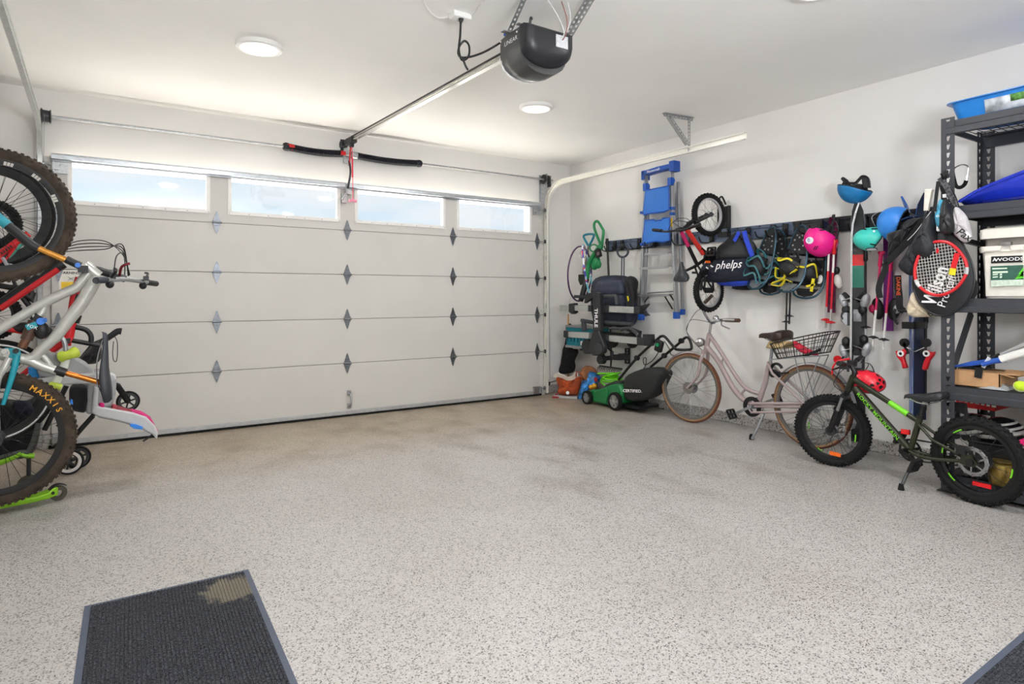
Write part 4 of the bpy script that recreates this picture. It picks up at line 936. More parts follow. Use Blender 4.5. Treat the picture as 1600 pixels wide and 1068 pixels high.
# ------------------------------------------------------------------ step ladder hung on the rail
L_ = lambda x, y, d=.13: wl(860+x*.2528, 230+y*.2528, d)
m_lblue = mat('ladder_blue', (24, 84, 178), .45, var=.08)
lad = thing('step_ladder', 'aluminium step ladder with blue platform trays hung on the wall', 'ladder', V((XR-.1, 4.7, 1.0)))
def yz(p, x): return V((x, p.y, p.z))
XF = XR-.14                                              # front frame plane
for a, b, nm in ((L_(592, 160), L_(562, 1045), 0), (L_(748, 120), L_(780, 1035), 1)):
    m = MB(); m.beam(a, b, .026, .05, XN); m.build('front_rail', alu, lad, bevel=.003)
    o = V((.07, 0, 0)) + V((0, -.02 if nm else .02, 0))
    m = MB(); m.beam(a.lerp(b, .1)+o, b+o+V((.0, 0, .03)), .022, .03, XN); m.build('rear_rail', alu, lad, bevel=.003)
    f = MB(); f.loft([[b+V((-.03, s1*.024, 0)) + V((s2, 0, z)) for s1, s2 in ((-1, 0), (1, 0), (1, .06), (-1, .06))] for z in (.03, -.04)]); f.build('blue_foot', m_lblue, lad, bevel=.004)
    f = MB(); f.box(b+o+V((0, 0, .03)), (.045, .035, .06)); f.build('blue_foot', m_lblue, lad, bevel=.004)
    k = L_(602, 248) if not nm else L_(755, 213)
    f = MB(); s = 1 if nm else -1
    f.prism([k+V((-.03, .03, .035)), k+V((-.03, -.045, .03)), k+V((-.03, -.055, 0)), k+V((-.03, -.04, -.03)), k+V((-.03, .03, -.04))], (1, 0, 0), .02); f.box(k+V((-.03, .0, 0)), (.045, .05, .08)); f.build('blue_bracket', m_lblue, lad, bevel=.003)
    for y in (412, 378) if nm else (405, 600):
        q = L_(762 if nm else 578, y); MB().box(q+V((-.02, 0, 0)), (.05, .035, .03)).build('blue_clip', m_lblue, lad, bevel=.003)
m = MB(); a, b = L_(580, 150), L_(770, 98)
m.loft([[p+V((-.035, 0, s-.0)) for s in (0,)]+[p+V((-.035, 0, -.05)), p+V((.06, 0, -.05)), p+V((.06, 0, 0))] for p in (a, a.lerp(b, .5)+V((0, 0, .006)), b)]); m.box(a+V((.01, -.01, -.045)), (.09, .05, .1)); m.box(b+V((.01, .015, -.03)), (.1, .07, .11)); m.build('top_cap', m_lblue, lad, bevel=.006)
p_ = a.lerp(b, .38)+V((-.0365, 0, -.026)); MB().text('Mastercraft', p_, (b-a), ZU, .04, .002, bold=.01, shear=.2).build('lettering', whitep, lad)
for q in (((592, 268), (733, 240), (735, 385), (700, 400), (620, 408), (583, 418), (578, 400)), ((588, 452), (640, 448), (650, 455), (690, 450), (700, 440), (738, 434), (740, 575), (700, 585), (650, 580), (578, 596), (574, 580))):
    P = [L_(x, y, .175) for x, y in q]; c_ = mid(*P); m = MB(); m.prism(P, (1, 0, 0), .022); o_ = m.build('platform_tray', mat('tray_blue', (42, 116, 206), .4), lad, bevel=.006)
    m = MB(); P2 = [c_+(p-c_)*1.0 for p in P]; m.tube([p+V((-.006, 0, 0)) for p in P], .010, 6, closed=True); m.build('tray_lip', m_lblue, o_)
for k, (y0, y1) in enumerate((((600, 658), (745, 650)), ((572, 745), (748, 735)), ((560, 912), (752, 907)))):
    a, b = L_(*y0), L_(*y1); m = MB()
    m.loft([[p+V((-.05, 0, .0)), p+V((-.05, 0, -.022)), p+V((-.045, 0, -.022)), p+V((-.045, 0, -.004)), p+V((.035, 0, -.004)), p+V((.035, 0, 0))] for p in (a, b)])
    for i in range(4): m.beam(a+V((-.04+i*.02, 0, .002)), b+V((-.04+i*.02, 0, .002)), .006, .004)
    m.build('step', alu, lad)
for a, b in (((612, 915), (578, 962)), ((702, 912), (755, 1000)), ((740, 912), (765, 950))):
    m = MB(); m.beam(L_(*a, .1), L_(*b, .1), .004, .022, XN); m.build('brace', black, lad)
MB().box(L_(760, 465)+V((-.03, 0, 0)), (.003, .03, .09)).build('warning_sticker', mat('yellow_sticker', (226, 186, 40), .5), lad)
for y in (620, 900): MB().cyl(L_(600, y, .05), L_(770, y-12, .05), .008, 8).build('rear_bar', alu, lad)
# ------------------------------------------------------------------ child's bicycle hung by its wheel, plane at right angles to the wall
KY = 3.95
wk = lambda x, y, off=0.: ony(1040+x*.1967, 290+y*.1967, KY-off)
kb = thing('kids_hanging_bicycle', 'small black and red childs bicycle hung upright on the right wall', 'bicycle', wk(300, 560))
NB = V((0, -1, 0))
def wheel_fit(l, r, t, b): # centre and radius from the photograph's outline of the wheel
    z = (wk((l+r)/2, t).z-wk((l+r)/2, b).z)/2; return wk((l+r)/2, (t+b)/2), z
m_rimal = mat('silver_rim', (196, 196, 198), .3, .7)
c1, R1 = wheel_fit(185, 440, 55, 400); c2, R2 = wheel_fit(190, 445, 660, 1005)
R1 = R2 = .205; c1.x = XR-.06-R1; c2.x = XR-.06-R2
a_ = math.radians(14); n1 = V((math.sin(a_)*.0+.0, -1, 0))
wheel(kb, c1, V((-.12, -1, 0)), R1, .026, rubber, m_rimal, m_spoke, .014, .026, 20, knob=.022, hubr=.014, hubw=.07)
wheel(kb, c2, NB, R2, .026, rubber, m_rimal, m_spoke, .014, .026, 20, knob=.022, hubr=.014, hubw=.08)
crown = wk(205, 295)
for s in (1, -1): tb(kb, 'fork_leg', blackm, [crown+NB*s*.045+V((0, 0, 0)), c1+NB*s*.05], [.016, .011], 10)
tb(kb, 'fork_steerer', blackm, [crown+V((.02, 0, .02)), wk(140, 345)], .02, 12)
hd = wk(145, 345)
m_kred = mat('orange_red_paint', (206, 52, 44), .35); m_kpk = mat('magenta_print', (190, 26, 96), .35)
bbk = wk(345, 560)
tb(kb, 'down_tube', m_kred, [wk(165, 345), wk(300, 540)], .023, 12); tb(kb, 'down_tube_end', blackm, [wk(270, 498), bbk], .0235, 12)
tb(kb, 'top_tube', blackm, [wk(175, 470), wk(250, 625)], .018, 10); tb(kb, 'top_tube_print', m_kpk, [wk(125, 365), wk(180, 480)], .0185, 12)
tb(kb, 'head_tube', blackm, [wk(115, 350), wk(190, 335)], .021, 12)
tb(kb, 'seat_tube', blackm, [bbk, wk(235, 640), wk(150, 680)], [.016, .015, .012], 12)
for s in (1, -1):
    tb(kb, 'chain_stay', blackm, [bbk+NB*s*.02, c2+NB*s*.055], .010, 8); tb(kb, 'seat_stay', blackm, [wk(240, 632)+NB*s*.02, c2+NB*s*.055], .009, 8)
up_s = (wk(90, 650)-wk(200, 640)).normalized()
saddle(kb, wk(128, 765), wk(125, 605), XN, .17, mat('saddle_grey', (42, 44, 50), .4), 'saddle')
tb(kb, 'stem', blackm, [hd, wk(85, 352)], .016, 10)
hb0 = wk(80, 355)
tb(kb, 'handlebar', blackm, spl([hb0+NB*.27+V((-.0, 0, .03)), hb0+NB*.12, hb0, hb0-NB*.12, hb0-NB*.27+V((0, 0, .03))], 4), .010, 8)
tb(kb, 'grip', black, [hb0+NB*.17+V((-.005, 0, .012)), hb0+NB*.28+V((-.0, 0, .03))], .016, 10); tb(kb, 'grip', black, [hb0-NB*.17+V((0, 0, .012)), hb0-NB*.28+V((0, 0, .03))], .016, 10)
b = MB(); b.tube(spl([hb0-NB*.1, wk(50, 300), wk(100, 260), wk(170, 262), crown], 5), .003, 5); b.tube(spl([hb0+NB*.1, wk(60, 290, .05), wk(130, 280, .03), wk(200, 300, .02)], 5), .003, 5); b.build('brake_cable', black, kb, kind='stuff')
crankset(kb, bbk, NB, V((-.9, 0, .3)), .11, .06, blackm, blackm, black, .045); part(kb, 'chain_guard', blackm, lambda b: b.disc(bbk+NB*.04, NB, .068, .006, 24))
part(kb, 'crank_reflector', m_orefl, lambda b: b.box(wk(335, 605, .06), (.05, .02, .02)))
part(kb, 'brake_arm', black, lambda b: b.tube([wk(215, 690, .05), wk(250, 690, .05)], .012, 6)); part(kb, 'brake_arm', black, lambda b: b.tube([wk(290, 740, .05), wk(280, 830, .05)], .012, 8)); part(kb, 'training_bracket', black, lambda b: b.box(wk(340, 830, .06), (.09, .02, .05)))
# wheel hook with its tray on the wall
hk = thing('bicycle_wall_hook', 'black wall hook with a tyre tray holding the childs bicycle', 'hook', V((XR-.02, KY, c1.z)))
t_ = MB(); xw = XR-.012
t_.loft([[V((xw-d, KY+s*.06, c1.z+z)) for s, d in ((-1, .0), (-1, .05), (-.6, .012), (.6, .012), (1, .05), (1, 0))] for z in (-.2, -.1, .0, .1)]); t_.build('tyre_tray', black, hk)
t_ = MB(); t_.tube(spl([V((xw, KY, c1.z+.12)), V((xw-.06, KY, c1.z+.19)), V((xw-.11, KY, c1.z+.155)), V((xw-.10, KY, c1.z+.135))], 5), .009, 8); t_.build('hook_arm', blackm, hk)
# ------------------------------------------------------------------ cloth helper: a hanging sack lofted from horizontal oval sections
def sack(name, label, cat, m, secs, group=None, n=20, wob=.08, seed=1, parent=None, pname=None, sub=1):
    """secs: list of (centre, half width along wall, half depth, tilt of lower lip)"""
    rnd = random.Random(seed); b = MB(); out = []; ph = [rnd.random()*6.28 for _ in range(4)]
    for i, (c, hw, hd_) in enumerate(secs):
        c = V(c); r = []
        for j in range(n):
            a = 2*PI*j/n; k = 1+wob*math.sin(3*a+ph[0]+i*.7)+wob*.7*math.sin(5*a+ph[1]-i*.4)
            r.append(c+YN*math.cos(a)*hw*k+XN*math.sin(a)*hd_*k+ZU*(wob*hw*.5*math.sin(2*a+ph[2]+i)))
        out.append(r)
    b.loft(out)
    if parent: return b.build(pname or name, m, parent, sub=sub, smooth=180)
    return b.build(name, m, None, label, cat, group, sub=sub, smooth=180)
# ------------------------------------------------------------------ mesh swim bag, black and blue with white lettering
B_ = lambda x, y, d=.22: wl(1040+x*.1967, 290+y*.1967, d)
m_navy = mat('navy_fabric', (34, 38, 54), .85, var=.2, nscale=40, bump=.5, bscale=60); m_royal = mat('royal_blue_fabric', (36, 70, 200), .7, var=.12, bump=.3, bscale=60)
mb_ = thing('mesh_bag', 'black and blue mesh swim bag with white script lettering on the rail', 'bag', B_(500, 800))
sack('x', '', '', m_navy, [(B_(505, 575, .2), .20, .05), (B_(500, 610, .21), .30, .07), (B_(500, 660, .22), .34, .10), (B_(495, 715, .22), .35, .10), (B_(480, 755, .22), .30, .06), (B_(478, 768, .22), .22, .03)], parent=mb_, pname='bag_body', wob=.04, seed=4)
sack('x', '', '', m_royal, [(B_(560, 735, .17), .24, .09), (B_(560, 775, .17), .24, .08), (B_(545, 800, .17), .13, .03)], parent=mb_, pname='blue_base', wob=.05, seed=9)
sack('x', '', '', mat('mesh_black', (58, 60, 62), .9, var=.5, nscale=500), [(B_(590, 370, .14), .07, .03), (B_(570, 430, .16), .14, .05), (B_(545, 510, .18), .2, .06), (B_(520, 590, .2), .26, .07)], parent=mb_, pname='mesh_upper', wob=.1, seed=3)
for pts, w in (([(585, 365), (572, 390), (556, 420), (545, 440)], .035), ([(625, 360), (635, 410), (660, 480), (690, 560)], .045)):
    m = MB(); m.strip(spl([B_(x, y, .27) for x, y in pts], 5), YN, w, .006); m.build('blue_strap', m_royal, mb_)
m = MB(); m.strip(spl([B_(560, 380, .25), B_(500, 440, .26), B_(420, 500, .26), B_(410, 580, .26)], 5), YN, .03, .005); m.build('black_strap', fabk, mb_)
m = MB(); m.text('phelps', B_(495, 625, .335)+V((0, 0, -.005)), YN+V((0, 0, .02)), ZU, .105, .002, bold=.008, shear=.35, sx=1.05); m.build('lettering', whitep, mb_)
m = MB(); m.text('ff', B_(345, 650, .31), YN, ZU, .09, .002, bold=.015, shear=.5) if False else m.box(B_(330, 652, .30), (.003, .03, .012), rotm('X', .6)).box(B_(372, 642, .30), (.003, .05, .014), rotm('X', .5)); m.build('white_flash', whitep, mb_, kind='stuff')
sack('sports_bag', 'flat black sports bag hanging behind the blue mesh bag', 'bag', fabk, [(wl(1172, 372, .09), .02, .012), (wl(1174, 400, .1), .10, .03), (wl(1176, 430, .1), .17, .04), (wl(1172, 450, .1), .20, .04), (wl(1168, 453, .1), .18, .02)], seed=12)
# ------------------------------------------------------------------ snowshoes
m_ssteal = mat('teal_tube', (40, 72, 88), .35, .4); m_sscl = mat('grey_decking', (112, 118, 122), .4, var=.12); m_ssk = mat('black_binding', (26, 27, 30), .6, bump=.3); m_yel = mat('yellow_strap', (222, 206, 30), .5); m_tealst = mat('teal_strap', (48, 108, 114), .55)
def snowshoe(label, top, bot, w, tilt, strap, deck, group='snowshoes on the wall rail', lean=0.):
    """toe end down; frame loop in the plane of the wall, tilted out by `tilt`"""
    top, bot = V(top), V(bot); ax = (bot-top); L = ax.length; ax.normalize(); sd = (YN-ax*YN.dot(ax)).normalized(); sd = (sd*math.cos(tilt)+XN*math.sin(tilt)).normalized(); n = sd.cross(ax).normalized()
    if n.dot(XN) < 0: n = -n
    t = thing('snowshoe', label, 'snowshoe', mid(top, bot), group)
    def P(u, v, o=0.): return top+ax*L*v+sd*w*u+n*(o+ (.05*max(0, v-.8)/.2 if True else 0))
    out = [(0, 0), (.16, .03), (.3, .12), (.42, .3), (.5, .55), (.52, .75), (.46, .9), (.3, .975), (0, 1.0)]
    loop = [P(u, v) for u, v in out]+[P(-u, v) for u, v in reversed(out[1:-1])]
    m = MB(); m.tube(spl(loop, 4, closed=True), .009, 8, closed=True); m.build('tube_frame', m_ssteal, t)
    def hw(v):
        for (u0, a0), (u1, a1) in zip(out, out[1:]):
            if a0 <= v <= a1: return u0+(u1-u0)*(v-a0)/max(1e-6, a1-a0)
        return 0
    for v0, v1, k in ((.03, .42, 0), (.45, .82, 1)):
        vs_ = [v0+(v1-v0)*i/6 for i in range(7)]; m = MB(); m.loft([[P(-hw(v)*.97, v, .002), P(hw(v)*.97, v, .002), P(hw(v)*.97, v, -.002), P(-hw(v)*.97, v, -.002)] for v in vs_]); m.build('decking', deck if k else m_ssk, t)
    m = MB(); m.prism([P(u, v, .002) for u, v in ((-.4, .86), (.4, .86), (.24, .96), (0, .985), (-.24, .96))], n, .004); m.build('toe_decking', deck, t)
    m = MB()
    for (u, v) in ((.12, .15), (-.12, .15), (.2, .22), (-.2, .22), (.24, .3), (-.24, .3), (.1, .36), (-.1, .36), (0, .18), (.2, .5), (-.2, .5), (0, .46), (.22, .62), (-.22, .62)): m.disc(P(u, v, .006), n, .008, .006, 8)
    m.build('rivets', m_rimal, t, kind='stuff')
    m = MB(); m.loft([[P(u*.24, v, .02+.03*abs(u)) for u in (-1, -.5, 0, .5, 1)] for v in (.48, .58, .7, .78)], caps=False, closed=False); m.build('foot_plate', m_ssk, t, solid=.008)
    rq = random.Random(int(top.y*1000))
    m = MB(); m.loft([[P(.34*math.sin(a), v, .02+h*math.cos(a)) for a in [-1.5+3*q/8 for q in range(9)]] for v, h in ((.5, .05), (.58, .1), (.68, .105), (.76, .06))], caps=False, closed=False); m.build('binding_body', m_ssk, t, solid=.01)
    for k in range(3 if strap is m_tealst else 1):
        g = lambda: rq.uniform(-.5, .5); v = .52+.11*k
        m = MB(); m.strip(spl([P(-.34, v, .03), P(-.3+.2*g(), v+.08*g(), .12), P(.15*g(), v+.1+.12*g(), .15), P(.28+.1*g(), v+.1*g(), .12), P(.4+.1*g(), v+.16+.15*g(), .05)], 5), ax+n*g(), .016, .004); m.build('binding_strap', strap, t)
    if strap is m_yel: m = MB(); m.strip(spl([P(-.4, .62, .04), P(-.2, .57, .11), P(.2, .55, .12), P(.42, .6, .05)], 5), ax, .03, .006); m.build('instep_strap', m_ssk, t)
    m = MB(); m.strip(spl([P(-.22, .5, .02), P(-.2, .42, .06), P(0, .38, .08), P(.2, .42, .06), P(.22, .5, .02)], 4), n, .02, .005); m.build('heel_strap', strap if strap is m_tealst else m_ssk, t)
    m = MB()
    for i in range(5): u = -.2+.1*i; m.prism([P(u-.04, .62, -.005), P(u+.04, .62, -.005), P(u, .62, -.035)], ax, .003)
    m.build('crampon_teeth', steel, t, kind='stuff')
    return t
S_ = lambda x, y, d=.12: wl(1080+x*.2247, 280+y*.2247, d)
snowshoe('leftmost snowshoe with teal bindings, its sole with white rivets facing out', S_(570, 330, .14), S_(455, 770, .24), .24, .35, m_tealst, m_sscl)
snowshoe('snowshoe with teal straps, behind the leftmost one and hanging lower', S_(605, 350, .07), S_(560, 805, .14), .24, -.1, m_tealst, m_ssk)
snowshoe('snowshoe with bright yellow buckled straps, in front of the black poles', S_(775, 320, .16), S_(680, 790, .26), .26, .3, m_yel, m_sscl)
snowshoe('lowest snowshoe with small yellow straps, below the pink helmet', S_(870, 340, .08), S_(800, 830, .15), .24, -.15, m_yel, m_ssk)
m = MB(); rr = random.Random(3)
yk = thing('yellow_strap_bundle', 'loose yellow binding straps dangling beside the middle snowshoes', 'strap', S_(620, 740, .3))
for k, pts in enumerate(([(590, 610), (590, 680), (640, 690), (700, 715)], [(600, 620), (650, 640), (640, 690), (570, 720), (560, 735)], [(690, 660), (735, 625)], [(560, 735), (620, 740), (650, 700)])):
    m = MB(); m.strip(spl([S_(x, y, .3+.01*k) for x, y in pts], 5), XN+ZU*.4, .022, .005); m.build('strap', m_yel, yk)
m = MB(); m.strip([S_(850, 690, .25), S_(835, 780, .25)], YN, .025, .006).strip([S_(800, 745, .25), S_(860, 730, .25)], ZU, .018, .006); m.build('strap', m_yel, yk)
# ------------------------------------------------------------------ poles
def pole(name, label, top, bot, r, segs, grip, basket, cat='ski pole', group=None, strapm=None, gl=.12, tip=True):
    """segs: [(t0, t1, material)] along the shaft below the grip"""
    top, bot = V(top), V(bot); d = (bot-top); L = d.length; d.normalize(); t = thing(name, label, cat, bot, group)
    m = MB(); m.tube([top-d*.0, top+d*.015, top+d*.05, top+d*gl*.9, top+d*gl], [.012, .018, .014, .016, .011], 10); m.tube([top+d*.012-YN*.02, top+d*.012+YN*.025], .011, 8); m.build('grip', grip, t)
    for a, b, mm in segs: tb(t, 'shaft', mm, [top+d*(gl*.9+(L-gl*.9)*a), top+d*(gl*.9+(L-gl*.9)*b)], r, 8)
    if basket:
        q = bot-d*.07; m = MB(); m.lathe(q, d, [(r, -.012), (.012, -.01), (.038, .0), (.038, .004), (.01, .006), (r, .012)], 16); m.build('basket', basket, t)
    if tip: m = MB(); m.tube([bot-d*.03, bot], [r*.9, .002], 6); m.build('tip', steel, t)
    if strapm: m = MB(); m.strip(spl([top+d*.02, top-d*.06+YN*.03, top-d*.11, top-d*.06-YN*.03, top+d*.02], 5), XN, .018, .003); m.build('wrist_strap', strapm, t)
    return t
wsh = mat('white_pole', (226, 224, 220), .35); redpole = mat('pole_red', (206, 28, 48), .35); m_pkpole = mat('pole_pink', (206, 30, 92), .35)
pole('ski_pole', 'red and white ski pole, left of the pair under the pink helmet', wl(1296, 372, .2), wl(1290, 512, .12), .0085, [(0, .25, wsh), (.25, .72, redpole), (.72, 1, mat('pole_silver', (190, 188, 188), .35, .4))], redp, redp, strapm=fabk)
pole('ski_pole', 'red and white ski pole, right of the pair under the pink helmet', wl(1304, 374, .21), wl(1297, 516, .13), .0085, [(0, .25, wsh), (.25, .72, redpole), (.72, 1, mat('pole_silver', (190, 188, 188), .35, .4))], redp, redp, strapm=fabk)
K_ = lambda x, y, d=.12: wl(1280+x*.1872, 420+y*.1872, d)
pole('ski_pole', 'pink and white childs ski pole, left of the two below the turquoise helmet', wl(1377, 392, .2), K_(445, 645, .2), .0085, [(0, .55, m_pkpole), (.55, 1, wsh)], m_pkpole, blackm)
pole('ski_pole', 'pink and white childs ski pole, right of the two below the turquoise helmet', wl(1393, 398, .22), K_(532, 665, .22), .0085, [(0, .55, m_pkpole), (.55, 1, wsh)], m_pkpole, blackm)
for k, (a, b, lb) in enumerate((((1229, 452, .1), (1228, 515, .1), 'left folded black trekking pole below the snowshoes'), ((1237, 450, .12), (1233, 506, .12), 'right folded black trekking pole below the snowshoes'))):
    a = wl(1232+6*k, 372, .09+.02*k); b = wl(*b); pole('trekking_pole', lb, a, b, .008, [(0, 1, blackm)], black, blackm, 'trekking pole')
T_ = lambda x, y, d=.1: wl(1280+x*.2434, 240+y*.2434, d)
for k in range(2):
    pole('ski_pole', ['black ski pole hanging beside the tall white edged ski, nearer it', 'black ski pole hanging beside the tall white edged ski, farther right'][k], T_(280+18*k, 590, .15+.03*k), K_(378+12*k, 560, .13+.03*k), .008, [(0, .9, blackm), (.9, 1, mat('pole_silver', (190, 188, 188), .35, .4))], black, blackm, strapm=fabk)
# ------------------------------------------------------------------ skis
def ski(label, top, bot, w, base, edge, d_n=XN, th=.012, tipcurl=.06, group=None, face=None, name='ski', stripes=()):
    """one ski, tip up: lofted with side cut and a curled shovel"""
    top, bot = V(top), V(bot); ax = (top-bot); L = ax.length; ax.normalize(); n = (V(d_n)-ax*V(d_n).dot(ax)).normalized(); sd = ax.cross(n).normalized()
    t = thing(name, label, 'ski', bot, group); secs = []
    N = 22
    for i in range(N+1):
        v = i/N; ww = w*(.5+.5*(.82+.36*(2*abs(v-.48))**2)) if v < .88 else w*1.0*math.sqrt(max(0.02, 1-((v-.88)/.122)**2))
        cu_ = tipcurl*max(0, (v-.86)/.14)**1.8; p = bot+ax*L*v+n*cu_
        secs.append([p+sd*ww/2+n*th/2, p-sd*ww/2+n*th/2, p-sd*ww/2-n*th/2, p+sd*ww/2-n*th/2])
    m = MB(); m.loft(secs); m.build('ski_body', base, t)
    m = MB()
    for s in (1, -1): m.tube([(q[0]+q[3])/2 if s > 0 else (q[1]+q[2])/2 for q in secs[:-1]], .0028, 5)
    m.build('steel_edge', edge, t, kind='stuff')
    for v0, v1, mm in stripes:
        m = MB(); k0, k1 = int(v0*N), max(int(v0*N)+1, int(v1*N))
        m.loft([[secs[i][0]+n*.0012-sd*.004, secs[i][1]+n*.0012+sd*.004, secs[i][1]+n*.0002+sd*.004, secs[i][0]+n*.0002-sd*.004] for i in range(k0, k1+1)]); m.build('top_sheet_print', mm, t)
    return t, (lambda v, off=0., s=0.: bot+ax*L*v+n*(th/2+off)+sd*s), n, sd, ax
def binding(t, P, n, sd, ax, v, mshell, macc, s=1., toe=True):
    m = MB(); c = P(v)
    m.loft([[c+sd*a*s+ax*b*s+n*h*s for a, b in ((-.035, -.05), (.035, -.05), (.035, .05), (-.035, .05))] for h in (0, .02)]); m.build('binding_plate', macc, t)
    m = MB(); m.loft([[c+ax*y*s+n*h*s+sd*k*s*.03 for k, h in ((-1, .015), (-.9, hh*.8), (0, hh), (.9, hh*.8), (1, .015))] for y, hh in ((-.045, .04), (-.02, .065), (.02, .07), (.05, .045))]); m.build('binding_toe' if toe else 'binding_heel', mshell, t)
    m = MB()
    for k in (-1, 1): m.tube(spl([c+sd*k*.025*s+n*.05*s, c+sd*k*.05*s+n*.06*s+ax*.03*s, c+sd*k*.055*s+n*.04*s+ax*.07*s], 4), .005, 6)
    m.build('brake_arm', black, t, kind='stuff')
m_skk = mat('black_ski', (26, 28, 30), .3, coat=.3); m_edge2 = mat('ski_edge', (214, 214, 214), .25, .7); m_skw = mat('white_ski_base', (222, 222, 220), .3); m_skred = mat('ski_red_print', (226, 44, 48), .35); m_skgr = mat('ski_green_print', (38, 124, 104), .35)
# tall pair: the front ski stands on its foot end behind the bicycles, base side edge-on
t1, P1, n1, sd1, ax1 = ski('tall black ski with red and green print, its white edge to the left', wl(1341, 312, .17), wl(1341, 690, .19), .095, m_skk, m_edge2, d_n=XN+YN*.35, group=None, stripes=((.74, .8, m_skred), (.64, .73, m_skgr)))
t2, P2, n2, sd2, ax2 = ski('tall white ski seen edge on, left of the black one', wl(1331, 316, .26), wl(1328, 695, .26), .085, m_skw, m_edge2, d_n=YN*-.87+XN*.48, tipcurl=-.05)
m_bgrey = mat('binding_grey', (168, 170, 174), .35, .3); m_bwh = mat('binding_white', (216, 214, 206), .4)
for v, to in ((.52, True), (.33, False)):
    binding(t1, P1, n1, sd1, ax1, v, m_bgrey, black, 1.0, to); binding(t2, P2, -n2 if False else n2, sd2, ax2, v, m_bgrey, black, 1.0, to)
for k, (t_, x, y) in enumerate(((t2, 1318, 470), (t1, 1352, 470), (t2, 1318, 548), (t1, 1354, 546))):
    c0 = wl(x, y, .22); sg = -1 if k % 2 == 0 else 1
    m = MB(); m.ell(c0, (.035, .03, .06), rotm('X', .35*sg)); m.build('binding_shell', m_bgrey, t_)
    m = MB(); m.ell(c0+ZU*(.075 if k > 1 else -.07)+YN*sg*-.02, (.03, .032, .04)); m.beam(c0+ZU*.06, c0-YN*sg*.06+ZU*.0, .03, .03); m.build('binding_pad', black, t_)
    m = MB(); m.tube([c0+XN*.03, c0-YN*sg*.09+XN*.03+ZU*.03], .005, 6); m.build('binding_arm', steel, t_)
# short children's skis behind the red poles
m_kski = mat('kids_ski_print', (110, 30, 70), .35, var=.5, nscale=18)
t3, P3, n3, sd3, ax3 = ski('short dark red childs ski behind the red and white poles', wl(1304, 340, .06), wl(1298, 488, .06), .075, m_kski, m_edge2, group=None)
for s in (-1, 1):
    m = MB(); c = P3(.33)+sd3*s*.075+n3*.035
    m.ell(c+ZU*.0, (.028, .032, .06), rotm('X', -.2*s)); m.build('binding_heel', m_bwh, t3)
    m = MB(); m.ell(c+ZU*.09-sd3*s*.01, (.022, .022, .032)); m.build('binding_brake', black, t3)
t3b = ski('narrow dark blue childs ski hanging left of the red poles', wl(1294, 345, .05), wl(1291, 428, .05), .05, mat('ski_navy', (40, 44, 70), .35), m_edge2)[0]
m_purple = mat('ski_purple', (110, 32, 118), .3)
t4, P4, n4, sd4, ax4 = ski('purple childs ski hanging between the two pink poles', wl(1388, 345, .07), K_(575, 515, .07), .07, m_purple, mat('ski_dark_edge', (50, 30, 60), .4), group=None)
for s in (-1, 1):
    m = MB(); c = P4(.2)+sd4*s*.06+n4*.03; m.ell(c, (.03, .045, .085), rotm('X', .15*s)); m.build('binding_toe', black, t4)
    m = MB(); m.ell(c+sd4*s*.03+n4*.02, (.02, .026, .034)); m.build('binding_cup', m_bgrey if s > 0 else m_pkpole, t4)
# blue pair with red bindings
m_sblue = mat('ski_blue', (40, 96, 178), .3, coat=.2)
tA, PA, nA, sdA, axA = ski('blue ski with a red binding, left of the pair by the shelf post', wl(1423, 306, .12), wl(1424, 655, .14), .07, m_sblue, m_edge2, d_n=YN*-.87+XN*.66)
tB, PB, nB, sdB, axB = ski('blue and black ski with a red binding, right of the pair by the shelf post', wl(1440, 303, .1), wl(1436, 655, .12), .08, mat('ski_black_blue', (34, 44, 66), .3), mat('blue_edge', (60, 120, 200), .3), d_n=YN*.6+XN*.7)
m_bred = mat('binding_red', (214, 28, 40), .35)
for (t_, P, s, x) in ((tA, PA, -1, 1413), (tB, PB, 1, 1449)):
    c0 = K_(690 if s < 0 else 905, 705, .19); b = MB()
    q = [K_(x, y, .19) for x, y in (((640, 680), (665, 692), (718, 662), (738, 690), (712, 735), (725, 780), (742, 822), (700, 832), (690, 775), (655, 735)) if s < 0 else ((862, 832), (878, 770), (898, 730), (880, 700), (906, 672), (930, 695), (972, 688), (962, 720), (928, 765), (905, 838), (880, 848)))]
    b.prism(q, XN, .035); b.build('binding_heel', m_bred, t_, bevel=.008)
    b = MB(); b.ring(c0+XN*.02+ZU*.0, XN, .017, .007, 16, 6); b.build('white_ring', whitep, t_)
    b = MB(); b.disc(c0+XN*.019, XN, .012, .004, 14); b.build('black_hub', black, t_)
    b = MB(); c1_ = K_(712 if s < 0 else 893, 615, .19); b.disc(c1_, XN, .032, .02, 16); b.beam(c1_, c0-YN*s*.04, .02, .02); b.build('brake_pad', black, t_)
    b = MB(); b.tube([K_(730 if s < 0 else 880, 655, .2), K_(800, 690, .2)], .004, 6); b.build('brake_arm', steel, t_)
    b = MB(); b.box(P(.42)+V((-.01, 0, 0)), (.05, .085, .05)); b.build('ski_tie', black, t_)
pole('ski_pole', 'thin black ski pole right of the blue skis beside the shelf post', wl(1447, 480, .1), wl(1446, 640, .1), .008, [(0, 1, blackm)], black, None)
pole('ski_pole', 'thin black ski pole tucked behind the blue skis', wl(1431, 470, .07), wl(1432, 650, .08), .007, [(0, 1, mat('dark_grey_pole', (60, 62, 66), .4, .3))], black, None)
